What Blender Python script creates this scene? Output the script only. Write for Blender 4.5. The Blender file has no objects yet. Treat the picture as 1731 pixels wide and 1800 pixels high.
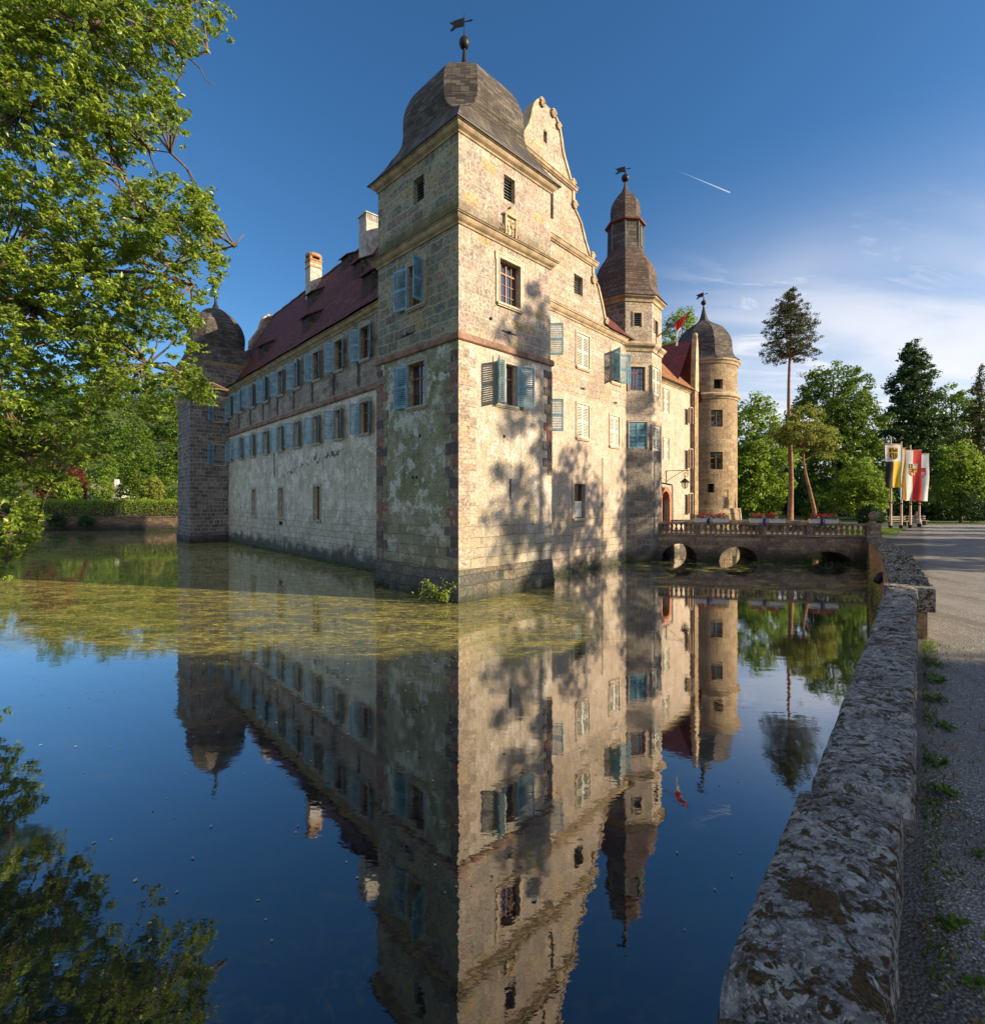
import bpy, bmesh, math, random
import numpy as np
from mathutils import Vector, Matrix
random.seed(7)
RNG = np.random.default_rng(11)
SC = bpy.context.scene
COL = SC.collection
R = math.radians
pi = math.pi
CAMH = 4.0
F0 = 900.0

# ------------------------------------------------------------------ helpers
def norm2(x, y):
    l = math.hypot(x, y); return (x / l, y / l)

def at(px, py, Y):
    return ((px - 865.5) / F0 * Y, Y, CAMH + (880 - py) / F0 * Y)

class MB:
    def __init__(s):
        s.v = []; s.f = []; s.uv = []
    def face(s, pts, uvs=None):
        b = len(s.v); s.v.extend([tuple(p) for p in pts]); s.f.append(list(range(b, b + len(pts)))); s.uv.append(uvs)
    def hexa(s, p):       # p: 8 pts, bottom 0-3, top 4-7
        for idx in ((0, 1, 2, 3), (7, 6, 5, 4), (0, 4, 5, 1), (1, 5, 6, 2), (2, 6, 7, 3), (3, 7, 4, 0)):
            s.face([p[i] for i in idx])
    def box(s, F, s0, s1, q0, q1, z0, z1):
        P = F.pt
        s.hexa([P(s0, q0, z0), P(s1, q0, z0), P(s1, q1, z0), P(s0, q1, z0), P(s0, q0, z1), P(s1, q0, z1), P(s1, q1, z1), P(s0, q1, z1)])
    def rings(s, rings, cap0=False, cap1=False, uvmode=None):
        n = len(rings[0])
        for i in range(len(rings) - 1):
            a, b = rings[i], rings[i + 1]
            for j in range(n):
                k = (j + 1) % n
                s.face([a[j], a[k], b[k], b[j]])
        if cap0: s.face(list(reversed(rings[0])))
        if cap1: s.face(rings[-1])
    def lathe(s, c, prof, n=24, cap=False, a0=0.0):
        rr = []
        for r, z in prof:
            rr.append([(c[0] + r * math.cos(a0 + 2 * pi * j / n), c[1] + r * math.sin(a0 + 2 * pi * j / n), c[2] + z) for j in range(n)])
        b = len(s.v)
        for r_ in rr: s.v.extend(r_)
        for i in range(len(rr) - 1):
            rad = max(prof[i][0], prof[i + 1][0])
            for j in range(n):
                k = (j + 1) % n
                s.f.append([b + i * n + j, b + i * n + k, b + (i + 1) * n + k, b + (i + 1) * n + j])
                u0 = rad * 2 * pi * j / n; u1 = rad * 2 * pi * (j + 1) / n
                z0, z1 = c[2] + prof[i][1], c[2] + prof[i + 1][1]
                s.uv.append([(u0, z0), (u1, z0), (u1, z1), (u0, z1)])
        if cap:
            s.face(rr[-1]); s.face(list(reversed(rr[0])))
    def tube(s, pts, rads, n=7, cap=True):
        pts = [Vector(p) for p in pts]
        if not hasattr(rads, '__len__'): rads = [rads] * len(pts)
        rings = []
        up = Vector((0.13, 0.2, 1)).normalized()
        for i, p in enumerate(pts):
            t = (pts[min(i + 1, len(pts) - 1)] - pts[max(i - 1, 0)]).normalized()
            a = t.cross(up)
            if a.length < .05: a = t.cross(Vector((1, 0, 0)))
            a.normalize(); b = t.cross(a)
            rings.append([tuple(p + (a * math.cos(2 * pi * j / n) + b * math.sin(2 * pi * j / n)) * rads[i]) for j in range(n)])
        base = len(s.v)
        for r_ in rings: s.v.extend(r_)
        for i in range(len(rings) - 1):
            for j in range(n):
                k = (j + 1) % n
                s.f.append([base + i * n + j, base + i * n + k, base + (i + 1) * n + k, base + (i + 1) * n + j]); s.uv.append(None)
        if cap:
            s.f.append([base + j for j in range(n)]); s.uv.append(None)
            s.f.append([base + (len(rings) - 1) * n + j for j in range(n)]); s.uv.append(None)
    def sphere(s, c, r, n=14, m=8, sx=1, sy=1, sz=1):
        prof = []
        rr = []
        for i in range(m + 1):
            t = -pi / 2 + pi * i / m
            rad = max(math.cos(t), .02) * r
            rr.append([(c[0] + rad * sx * math.cos(2 * pi * j / n), c[1] + rad * sy * math.sin(2 * pi * j / n), c[2] + math.sin(t) * r * sz) for j in range(n)])
        b = len(s.v)
        for r_ in rr: s.v.extend(r_)
        for i in range(m):
            for j in range(n):
                k = (j + 1) % n
                s.f.append([b + i * n + j, b + i * n + k, b + (i + 1) * n + k, b + (i + 1) * n + j]); s.uv.append(None)

def auto_uv(pts):
    a, b, c = Vector(pts[0]), Vector(pts[1]), Vector(pts[2])
    n = (b - a).cross(c - a)
    if len(pts) > 3 and n.length < 1e-9: n = (c - a).cross(Vector(pts[3]) - a)
    if n.length < 1e-12: return [(0, 0)] * len(pts)
    n.normalize()
    if abs(n.z) > .93:
        return [(p[0], p[1]) for p in pts]
    t = Vector((-n.y, n.x, 0)).normalized()
    b = n.cross(t)
    return [(Vector(p).dot(t), Vector(p).dot(b)) for p in pts]

WL_INV = {}
def obj(name, mb, mat, parent=None, smooth=False, bevel=0):
    me = bpy.data.meshes.new(name)
    me.from_pydata(mb.v, [], mb.f)
    uvl = me.uv_layers.new(name='UVMap')
    data = []
    for f, uv in zip(mb.f, mb.uv):
        if uv is None: uv = auto_uv([mb.v[i] for i in f])
        for u in uv: data.extend(u)
    uvl.data.foreach_set('uv', data)
    if smooth: me.polygons.foreach_set('use_smooth', [True] * len(me.polygons))
    me.materials.append(mat)
    me.update()
    o = bpy.data.objects.new(name, me); COL.objects.link(o)
    if parent is not None:
        o.parent = parent
        if parent.name in WL_INV: o.matrix_parent_inverse = WL_INV[parent.name]
    if bevel:
        m = o.modifiers.new('bevel', 'BEVEL'); m.width = bevel; m.segments = 2; m.limit_method = 'ANGLE'
    return o

def thing(name, label, cat, loc=(0, 0, 0), rz=0, group=None, world=True):
    """Empty at the thing's base; with world=True its parts are given in world coordinates."""
    o = bpy.data.objects.new(name, None); COL.objects.link(o)
    o.location = loc; o.rotation_euler = (0, 0, rz); o.empty_display_size = .3
    o['label'] = label; o['category'] = cat
    if group: o['group'] = group
    if world: WL_INV[o.name] = Matrix.Translation(loc).inverted()
    return o
def tag(o, label=None, cat=None, group=None, kind=None):
    if label: o['label'] = label
    if cat: o['category'] = cat
    if group: o['group'] = group
    if kind: o['kind'] = kind
    return o
def struct(o): o['kind'] = 'structure'; return o
def copy_tree(o, parent=None):
    c = o.copy(); COL.objects.link(c); c.parent = parent
    for ch in list(o.children): copy_tree(ch, c)
    return c

# ------------------------------------------------------------------ materials
class NT:
    def __init__(s, m):
        s.m = m; s.t = m.node_tree; s.n = s.t.nodes; s.l = s.t.links
    def add(s, typ, **kw):
        n = s.n.new(typ)
        for k, v in kw.items():
            if k.startswith('i_'): n.inputs[k[2:].replace('_', ' ')].default_value = v
            else: setattr(n, k, v)
        return n
    def link(s, a, b): s.l.new(a, b)
    def val(s, x, sock):
        if hasattr(x, 'is_output') or hasattr(x, 'links'): s.link(x, sock)
        else: sock.default_value = x
    def math(s, op, a, b=0.0, c=None, clamp=False):
        n = s.n.new('ShaderNodeMath'); n.operation = op; n.use_clamp = clamp
        s.val(a, n.inputs[0]); s.val(b, n.inputs[1])
        if c is not None: s.val(c, n.inputs[2])
        return n.outputs[0]
    def vmath(s, op, a, b=None, scale=None):
        n = s.n.new('ShaderNodeVectorMath'); n.operation = op
        s.val(a, n.inputs[0])
        if b is not None: s.val(b, n.inputs[1])
        if scale is not None: s.val(scale, n.inputs['Scale'])
        return n.outputs['Value'] if op in ('DOT_PRODUCT', 'LENGTH') else n.outputs[0]
    def mix(s, fac, a, b, mode='MIX'):
        n = s.n.new('ShaderNodeMix'); n.data_type = 'RGBA'; n.blend_type = mode
        s.val(fac, n.inputs[0]); s.val(c4(a), n.inputs[6]); s.val(c4(b), n.inputs[7])
        return n.outputs[2]
    def noise(s, vec, scale, detail=4, rough=.55, dist=0.0):
        n = s.n.new('ShaderNodeTexNoise'); n.inputs['Scale'].default_value = scale; n.inputs['Detail'].default_value = detail
        n.inputs['Roughness'].default_value = rough; n.inputs['Distortion'].default_value = dist
        if vec is not None: s.link(vec, n.inputs['Vector'])
        return n
    def ramp(s, fac, stops, interp='LINEAR'):
        n = s.n.new('ShaderNodeValToRGB'); cr = n.color_ramp; cr.interpolation = interp
        while len(cr.elements) < len(stops): cr.elements.new(.5)
        for e, (p, c) in zip(cr.elements, stops):
            e.position = p; e.color = c4(c)
        s.link(fac, n.inputs[0]); return n.outputs[0]
    def smooth(s, v, a, b):
        n = s.n.new('ShaderNodeMapRange'); n.interpolation_type = 'SMOOTHSTEP'
        s.val(v, n.inputs[0]); n.inputs[1].default_value = a; n.inputs[2].default_value = b
        return n.outputs[0]
    def bump(s, h, strength=.3, dist=.02, normal=None):
        n = s.n.new('ShaderNodeBump'); n.inputs['Strength'].default_value = strength; n.inputs['Distance'].default_value = dist
        s.link(h, n.inputs['Height'])
        if normal is not None: s.link(normal, n.inputs['Normal'])
        return n.outputs[0]
def c4(c):
    if hasattr(c, 'links'): return c
    if isinstance(c, (int, float)): return (c, c, c, 1)
    return tuple(c) if len(c) == 4 else (c[0], c[1], c[2], 1)

def newmat(name):
    m = bpy.data.materials.new(name); m.use_nodes = True
    nt = NT(m); b = nt.n['Principled BSDF']
    nt.b = b; nt.geo = nt.add('ShaderNodeNewGeometry'); nt.tc = nt.add('ShaderNodeTexCoord')
    nt.pos = nt.geo.outputs['Position']; nt.uv = nt.tc.outputs['UV']
    return m, nt

def simple(name, col, rough=.7, var=.25, scale=6, bump=.15, metal=0, spec=.4, bscale=30):
    m, t = newmat(name)
    n1 = t.noise(t.pos, scale, 5, .6).outputs['Fac']
    dark = tuple(x * (1 - var) for x in col); lite = tuple(min(1, x * (1 + var)) for x in col)
    t.link(t.ramp(n1, [(.3, dark), (.7, lite)]), t.b.inputs['Base Color'])
    t.b.inputs['Roughness'].default_value = rough; t.b.inputs['Metallic'].default_value = metal
    t.b.inputs['Specular IOR Level'].default_value = spec
    if bump:
        n2 = t.noise(t.pos, bscale, 5, .6).outputs['Fac']
        t.link(t.bump(n2, bump, .02), t.b.inputs['Normal'])
    return m

def zsep(t):
    s = t.add('ShaderNodeSeparateXYZ'); t.link(t.pos, s.inputs[0]); return s.outputs

def bricks(t, vec, w, h, mortar, smooth=.25, offset=.5):
    n = t.add('ShaderNodeTexBrick'); n.offset = offset; n.squash = 1
    n.inputs['Color1'].default_value = (0, 0, 0, 1); n.inputs['Color2'].default_value = (1, 1, 1, 1); n.inputs['Mortar'].default_value = (.5, .5, .5, 1)
    n.inputs['Scale'].default_value = 1; n.inputs['Mortar Size'].default_value = mortar; n.inputs['Mortar Smooth'].default_value = smooth
    n.inputs['Brick Width'].default_value = w; n.inputs['Row Height'].default_value = h; n.inputs['Bias'].default_value = 0
    t.link(vec, n.inputs['Vector'])
    return n.outputs['Color'], n.outputs['Fac']

def blockwork(t, w, h, mortar, warp=.09):
    """irregular ashlar: warped brick grid; returns random value per block, mortar mask"""
    sep = t.add('ShaderNodeSeparateXYZ'); t.link(t.uv, sep.inputs[0])
    # per-row shift and stretch of the joints
    row = t.math('FLOOR', t.math('DIVIDE', sep.outputs[1], h * 2))
    wn = t.add('ShaderNodeTexWhiteNoise', noise_dimensions='1D'); t.link(row, wn.inputs['W'])
    n1 = t.noise(t.uv, .9, 2, .5)
    d1 = t.vmath('SCALE', t.vmath('SUBTRACT', n1.outputs['Color'], (.5, .5, .5)), scale=warp * 2.2)
    n2 = t.noise(t.uv, 5, 3, .6)
    d2 = t.vmath('SCALE', t.vmath('SUBTRACT', n2.outputs['Color'], (.5, .5, .5)), scale=warp * .55)
    cmb = t.add('ShaderNodeCombineXYZ'); t.link(t.math('MULTIPLY', wn.outputs['Value'], 7.3), cmb.inputs[0])
    v = t.vmath('ADD', t.vmath('ADD', t.uv, cmb.outputs[0]), t.vmath('ADD', d1, d2))
    return bricks(t, v, w, h, mortar)

def stone(name, pal, mortar_col, w=.78, h=.39, mortar=.02, warp=.09, stain=(.05, .05, .045), stain_amt=.55, damp=True, bumps=.6, light=None, wet=.82):
    m, t = newmat(name)
    col, fac = blockwork(t, w, h, mortar, warp)
    n = len(pal)
    base = t.ramp(col, [((i + .02) / n, c) for i, c in enumerate(pal)], 'CONSTANT')
    fn = t.noise(t.pos, 9, 6, .65).outputs['Fac']
    wnb = t.add('ShaderNodeTexWhiteNoise', noise_dimensions='1D'); t.link(col, wnb.inputs['W'])
    base = t.mix(t.math('MULTIPLY', wnb.outputs['Value'], .42), base, t.mix(.5, base, (.02, .018, .02)))
    base = t.mix(t.smooth(fn, .32, .66), t.mix(.62, base, 0.0, 'MULTIPLY'), base)
    fl = t.noise(t.pos, 2.6, 7, .72, .5).outputs['Fac']
    base = t.mix(t.math('MULTIPLY', t.smooth(fl, .50, .64), .38), base, t.mix(.7, base, (.03, .028, .025)))
    base = t.mix(t.math('MULTIPLY', t.smooth(fl, .46, .34), .35), base, mortar_col)
    f2 = t.noise(t.pos, 38, 4, .7).outputs['Fac']
    base = t.mix(t.math('MULTIPLY', t.smooth(f2, .52, .72), .3), base, (.5, .46, .38))
    mort = t.mix(t.smooth(fn, .35, .65), mortar_col, tuple(x * .6 for x in mortar_col))
    base = t.mix(fac, base, mort)
    big = t.noise(t.pos, .55, 5, .62, .4).outputs['Fac']
    base = t.mix(t.math('MULTIPLY', t.smooth(big, .52, .74), stain_amt), base, stain)
    if light:
        big2 = t.noise(t.pos, .8, 6, .65, .6).outputs['Fac']
        base = t.mix(t.math('MULTIPLY', t.smooth(big2, .5, .62), light[1]), base, light[0])
    if name in ('shaded_ashlar', 'sunlit_ashlar'):
        z = zsep(t)[2]; zq = t.math('ADD', z, t.math('MULTIPLY', t.math('SUBTRACT', t.noise(t.pos, 1.6, 6, .7).outputs['Fac'], .5), 1.3))
        base = t.mix(t.math('MULTIPLY', t.math('MULTIPLY', t.smooth(z, 15.1, 15.2), t.smooth(zq, 16.3, 15.5)), .75 if name == 'shaded_ashlar' else .5), base, (.10, .09, .035))
    if damp:
        z = zsep(t)[2]
        zz = t.math('ADD', z, t.math('MULTIPLY', t.math('SUBTRACT', t.noise(t.pos, .9, 4, .6).outputs['Fac'], .5), 1.6))
        base = t.mix(t.math('MULTIPLY', t.math('SUBTRACT', 1.0, t.smooth(zz, .35, 1.25)), wet), base, (.032, .035, .034))
        zl = t.math('SUBTRACT', 1.0, t.smooth(zz, -.1, .45))
        base = t.mix(t.math('MULTIPLY', zl, .8), base, (.02, .028, .012))
    t.link(base, t.b.inputs['Base Color'])
    t.b.inputs['Roughness'].default_value = .9; t.b.inputs['Specular IOR Level'].default_value = .2
    hgt = t.math('SUBTRACT', t.math('ADD', t.math('MULTIPLY', fn, .55), t.math('MULTIPLY', f2, .25)), t.math('MULTIPLY', fac, .8))
    t.link(t.bump(hgt, min(1, bumps * 1.5), .06), t.b.inputs['Normal'])
    return m

def plaster(name, cols, blockshow=.35, green=.6, damp_top=1.5):
    m, t = newmat(name)
    a = t.noise(t.pos, .95, 7, .70, .7).outputs['Fac']
    b = t.noise(t.pos, .6, 4, .6, 1.0).outputs['Fac']
    c = t.noise(t.pos, 14, 6, .7).outputs['Fac']
    base = t.ramp(a, [(.34, cols[0]), (.46, cols[1]), (.56, cols[2]), (.62, cols[3])])
    base = t.mix(t.math('MULTIPLY', t.smooth(b, .42, .62), green), base, (.19, .22, .10))
    base = t.mix(t.smooth(t.noise(t.pos, 1.15, 7, .72, .3).outputs['Fac'], .55, .575), base, cols[3])
    base = t.mix(t.smooth(c, .34, .66), t.mix(.5, base, (.0, .0, .0)), base)
    fl = t.noise(t.pos, 3.3, 8, .75, .5).outputs['Fac']
    base = t.mix(t.math('MULTIPLY', t.smooth(fl, .52, .62), .35), base, t.mix(.65, base, (.05, .045, .03)))
    col, fac = blockwork(t, .85, .42, .012, .08)
    z = zsep(t)[2]
    zz = t.math('ADD', z, t.math('MULTIPLY', t.math('SUBTRACT', a, .5), 5))
    low = t.math('SUBTRACT', 1.0, t.smooth(zz, 2.0, 4.2))
    show = t.math('MULTIPLY', fac, t.math('ADD', t.math('MULTIPLY', low, .75), .08))
    base = t.mix(t.math('MULTIPLY', t.math('MULTIPLY', low, blockshow), 1.0), base, t.ramp(col, [(0, (.2, .18, .12)), (.33, (.32, .28, .2)), (.66, (.16, .16, .14)), (.9, (.26, .25, .2))], 'CONSTANT'))
    base = t.mix(show, base, (.05, .045, .035))
    # running stains
    mp = t.add('ShaderNodeMapping'); mp.inputs['Scale'].default_value = (2.2, .16, 1); t.link(t.uv, mp.inputs[0])
    st = t.noise(mp.outputs[0], 1.6, 5, .65).outputs['Fac']
    base = t.mix(t.math('MULTIPLY', t.smooth(st, .55, .72), .45), base, (.06, .06, .045))
    zd = t.math('ADD', z, t.math('MULTIPLY', t.math('SUBTRACT', t.noise(t.pos, 1.1, 5, .65).outputs['Fac'], .5), 2.4))
    base = t.mix(t.math('MULTIPLY', t.math('SUBTRACT', 1.0, t.smooth(zd, damp_top - .9, damp_top)), .85), base, (.035, .037, .036))
    t.link(base, t.b.inputs['Base Color']); t.b.inputs['Roughness'].default_value = .92; t.b.inputs['Specular IOR Level'].default_value = .15
    if name == 'wing_plaster':
        su = t.add('ShaderNodeSeparateXYZ'); t.link(t.uv, su.inputs[0]); u_, v_ = su.outputs[0], su.outputs[1]
        wob = t.math('MULTIPLY', t.math('SUBTRACT', t.noise(t.uv, .9, 6, .7).outputs['Fac'], .5), 2.2)
        ln = t.math('ABSOLUTE', t.math('SUBTRACT', t.math('SUBTRACT', v_, wob), t.math('SUBTRACT', 7.6, t.math('MULTIPLY', u_, .11))))
        wd_ = t.math('MULTIPLY', t.smooth(t.noise(t.uv, 1.4, 3, .6).outputs['Fac'], .42, .66), .17)
        ck = t.math('MULTIPLY', t.math('LESS_THAN', ln, wd_), t.math('MULTIPLY', t.smooth(u_, 3.0, 4.5), t.smooth(u_, 14.5, 13.0)))
        vs_ = t.math('MULTIPLY', t.smooth(t.math('ABSOLUTE', t.math('SUBTRACT', t.math('ADD', u_, t.math('MULTIPLY', wob, .12)), 16.0)), .22, .10), t.math('MULTIPLY', t.smooth(v_, 5.6, 6.1), t.smooth(v_, 8.0, 7.6)))
        base = t.mix(t.math('MULTIPLY', t.math('MAXIMUM', ck, vs_), .85), base, (.05, .048, .045)); t.link(base, t.b.inputs['Base Color'])
    hg = t.math('SUBTRACT', t.math('ADD', t.math('MULTIPLY', a, .8), t.math('MULTIPLY', c, .35)), t.math('MULTIPLY', show, 1.0))
    t.link(t.bump(hg, .5, .05), t.b.inputs['Normal'])
    return m

def shingles(name, pal, w, h, rough=.6, warp=.02, moss=None, spec=.5):
    m, t = newmat(name)
    n2 = t.noise(t.uv, 3, 3, .6)
    v = t.vmath('ADD', t.uv, t.vmath('SCALE', t.vmath('SUBTRACT', n2.outputs['Color'], (.5, .5, .5)), scale=warp))
    col, fac = bricks(t, v, w, h, .012, .1)
    n = len(pal)
    base = t.ramp(col, [((i + .02) / n, c) for i, c in enumerate(pal)], 'CONSTANT')
    f = t.noise(t.pos, 1.2, 5, .6).outputs['Fac']
    base = t.mix(t.math('MULTIPLY', t.smooth(f, .35, .7), .5), base, tuple(x * .45 for x in pal[0]))
    if moss: base = t.mix(t.math('MULTIPLY', t.smooth(t.noise(t.pos, .8, 5, .7).outputs['Fac'], .56, .7), .6), base, moss)
    base = t.mix(t.math('MULTIPLY', fac, .75), base, (.012, .01, .01))
    t.link(base, t.b.inputs['Base Color']); t.b.inputs['Roughness'].default_value = rough; t.b.inputs['Specular IOR Level'].default_value = spec
    sp = t.add('ShaderNodeSeparateXYZ'); t.link(v, sp.inputs[0])
    saw = t.math('SUBTRACT', 1.0, t.math('FRACT', t.math('DIVIDE', sp.outputs[1], h)))
    hg = t.math('ADD', t.math('SUBTRACT', saw, t.math('MULTIPLY', fac, .7)), t.math('MULTIPLY', col, .35))
    t.link(t.bump(hg, .75, .03), t.b.inputs['Normal'])
    return m

def leafmat(name, c1, c2, c3, trans=.45, rough=.45, gloss=.35):
    m, t = newmat(name)
    rnd = t.geo.outputs['Random Per Island']
    lo = t.noise(t.pos, .45, 3, .5).outputs['Fac']
    f = t.math('ADD', t.math('MULTIPLY', rnd, .65), t.math('MULTIPLY', lo, .5))
    base = t.ramp(f, [(.15, c1), (.55, c2), (.95, c3)])
    t.link(base, t.b.inputs['Base Color']); t.b.inputs['Roughness'].default_value = rough
    t.b.inputs['Specular IOR Level'].default_value = gloss
    tr = t.add('ShaderNodeBsdfTranslucent'); t.link(t.mix(.35, base, tuple(min(1, x * 1.6) for x in c3)), tr.inputs['Color'])
    mx = t.add('ShaderNodeMixShader'); mx.inputs[0].default_value = trans
    t.link(t.b.outputs[0], mx.inputs[1]); t.link(tr.outputs[0], mx.inputs[2])
    t.link(mx.outputs[0], t.n['Material Output'].inputs['Surface'])
    return m

WARM = [(.42, .38, .26), (.36, .36, .27), (.46, .41, .29), (.28, .30, .24), (.38, .31, .24), (.38, .38, .30), (.44, .37, .20), (.28, .23, .20), (.46, .43, .33), (.25, .27, .23), (.40, .37, .25)]
M = {}
M['stone_shaded'] = stone('shaded_ashlar', WARM, (.50, .46, .34), .82, .43, .03, .13, stain=(.10, .10, .07), stain_amt=.35)  # tower ashlar for the shaded faces, shade put into the palette
M['stone_sunny'] = stone('sunlit_ashlar', [(0.571, 0.473, 0.383), (0.510, 0.433, 0.360), (0.612, 0.512, 0.418), (0.469, 0.414, 0.371), (0.551, 0.424, 0.371), (0.592, 0.492, 0.418), (0.571, 0.443, 0.255), (0.510, 0.394, 0.348), (0.622, 0.532, 0.464), (0.449, 0.404, 0.360)], (0.612, 0.532, 0.464), .84, .44, .022, .13, stain=(0.245, 0.207, 0.151), stain_amt=.62)  # same ashlar for the sunlit face, sunlight put into the palette
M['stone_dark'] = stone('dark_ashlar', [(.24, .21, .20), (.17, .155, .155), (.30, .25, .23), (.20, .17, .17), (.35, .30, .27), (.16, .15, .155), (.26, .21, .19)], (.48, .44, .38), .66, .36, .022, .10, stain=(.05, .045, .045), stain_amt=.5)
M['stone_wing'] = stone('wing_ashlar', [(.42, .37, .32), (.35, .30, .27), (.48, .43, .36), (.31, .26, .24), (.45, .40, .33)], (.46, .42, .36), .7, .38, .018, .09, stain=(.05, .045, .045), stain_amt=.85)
def add_streaks(m):
    t = NT(m); b = t.n['Principled BSDF']; src = b.inputs['Base Color'].links[0].from_socket
    tc_ = t.add('ShaderNodeTexCoord'); sp = t.add('ShaderNodeSeparateXYZ'); t.link(tc_.outputs['UV'], sp.inputs[0]); u, v = sp.outputs[0], sp.outputs[1]
    ns = t.noise(tc_.outputs['UV'], 2.5, 5, .65).outputs['Fac']; uu = t.math('ADD', u, t.math('MULTIPLY', t.math('SUBTRACT', ns, .5), .5))
    fr = t.math('FRACT', t.math('DIVIDE', t.math('SUBTRACT', uu, .17), 3.36))
    bar = t.math('MULTIPLY', t.smooth(t.math('ABSOLUTE', t.math('SUBTRACT', fr, .5)), .085, .045), t.math('MULTIPLY', t.smooth(v, 10.5, 10.8), t.smooth(v, 12.4, 12.0)))
    t.link(t.mix(t.math('MULTIPLY', bar, .85), src, (.045, .04, .04)), b.inputs['Base Color'])
add_streaks(M['stone_wing'])
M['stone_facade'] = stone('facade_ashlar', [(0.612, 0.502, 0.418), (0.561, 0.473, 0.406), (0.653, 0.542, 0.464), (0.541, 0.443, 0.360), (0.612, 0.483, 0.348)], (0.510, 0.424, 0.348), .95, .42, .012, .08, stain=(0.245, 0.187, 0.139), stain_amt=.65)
M['stone_round'] = stone('round_tower_ashlar', [(0.425, 0.300, 0.188), (0.475, 0.350, 0.213), (0.362, 0.250, 0.163), (0.512, 0.388, 0.250), (0.413, 0.275, 0.163)], (0.550, 0.450, 0.312), .8, .4, .018, .07, stain=(0.200, 0.138, 0.088), stain_amt=.4)
M['stone_bridge'] = stone('bridge_masonry', [(0.384, 0.264, 0.204), (0.300, 0.216, 0.168), (0.444, 0.324, 0.240), (0.252, 0.192, 0.168), (0.492, 0.360, 0.264)], (0.312, 0.240, 0.180), .55, .26, .022, .12, stain=(0.054, 0.042, 0.036), stain_amt=.7)
M['stone_bank'] = stone('bank_masonry', [(.36, .24, .14), (.28, .18, .11), (.40, .28, .17), (.24, .17, .12), (.33, .24, .15)], (.17, .12, .08), .5, .24, .025, .14, stain=(.10, .07, .04), stain_amt=.6)
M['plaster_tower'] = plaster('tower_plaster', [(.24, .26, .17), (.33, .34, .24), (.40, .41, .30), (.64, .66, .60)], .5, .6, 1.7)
M['plaster_right'] = plaster('sunny_plaster', [(0.469, 0.404, 0.325), (0.551, 0.473, 0.394), (0.612, 0.532, 0.464), (0.714, 0.640, 0.592)], .6, .12, .3)  # paler copy of the tower plaster, sunlight on that face put into the colour
M['plaster_wing'] = plaster('wing_plaster', [(0.530, 0.498, 0.403), (0.657, 0.625, 0.509), (0.742, 0.700, 0.583), (0.848, 0.827, 0.742)], .35, .22, 1.4)
M['plaster_facade'] = plaster('facade_plaster', [(0.510, 0.404, 0.325), (0.551, 0.453, 0.371), (0.592, 0.492, 0.418), (0.632, 0.532, 0.464)], .3, .04, 1.1)
M['cornice'] = simple('cornice_sandstone', (.40, .31, .21), .85, .42, 2.0, .5, spec=.2)
M['cornice_top'] = simple('weathered_ledge', (.07, .06, .05), .9, .4, 3, .3, spec=.2)
M['string'] = simple('red_string_course', (.23, .14, .105), .85, .5, 2.2, .5, spec=.2)
M['casing'] = simple('grey_window_casing', (.36, .33, .27), .85, .2, 4, .2, spec=.2)
M['casing_warm'] = simple('buff_window_casing', (0.510, 0.414, 0.325), .85, .2, 4, .2, spec=.2)
M['blue_paint'] = simple('blue_shutter_paint', (.15, .31, .41), .5, .42, 3, .08, spec=.35)
M['pale_paint'] = simple('pale_shutter_paint', (.62, .62, .55), .55, .12, 5, .05, spec=.3)
M['brown_paint'] = simple('brown_window_paint', (.20, .085, .035), .5, .3, 6, .08, spec=.4)
M['louvre'] = simple('grey_louvre_wood', (.16, .17, .17), .7, .3, 8, .1)
M['slate'] = shingles('roof_slate', [(.088, .076, .07), (.115, .10, .09), (.062, .056, .055), (.155, .135, .118)], .38, .24, .8, .05, spec=.18)
M['slate_brown'] = shingles('brown_roof_slate', [(.125, .09, .078), (.09, .065, .06), (.16, .12, .10), (.105, .078, .068)], .28, .19, .8, .03, spec=.15)
M['tile'] = shingles('red_roof_tiles', [(.155, .045, .038), (.11, .034, .032), (.20, .062, .045), (.085, .03, .03)], .24, .21, .75, .02, moss=(.05, .03, .03), spec=.25)
M['tile_orange'] = shingles('orange_roof_tiles', [(.33, .15, .07), (.26, .11, .055), (.38, .19, .10)], .2, .2, .8, .02, spec=.2)
M['white_render'] = simple('chimney_render', (.40, .37, .34), .9, .4, 2.5, .3, spec=.1)
M['brick'] = simple('chimney_brick', (.36, .21, .13), .9, .35, 5, .4, spec=.1)
M['darkwood'] = simple('dark_weathered_wood', (.055, .032, .028), .85, .5, 6, .3)
M['lead'] = simple('dark_lead', (.05, .055, .065), .55, .3, 3, .1)
M['iron'] = simple('black_iron', (.015, .014, .014), .5, .3, 8, .1, metal=.3)
M['redwood'] = simple('red_eaves_paint', (.22, .065, .04), .7, .2, 5, .1)
M['hole'] = simple('deep_hole', (.008, .007, .006), .9, 0, 5, 0)
M['wood_pole'] = simple('pale_wooden_pole', (.42, .30, .20), .7, .2, 5, .1)
M['bench_wood'] = simple('bench_slats', (.38, .34, .29), .7, .2, 6, .1)
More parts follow.
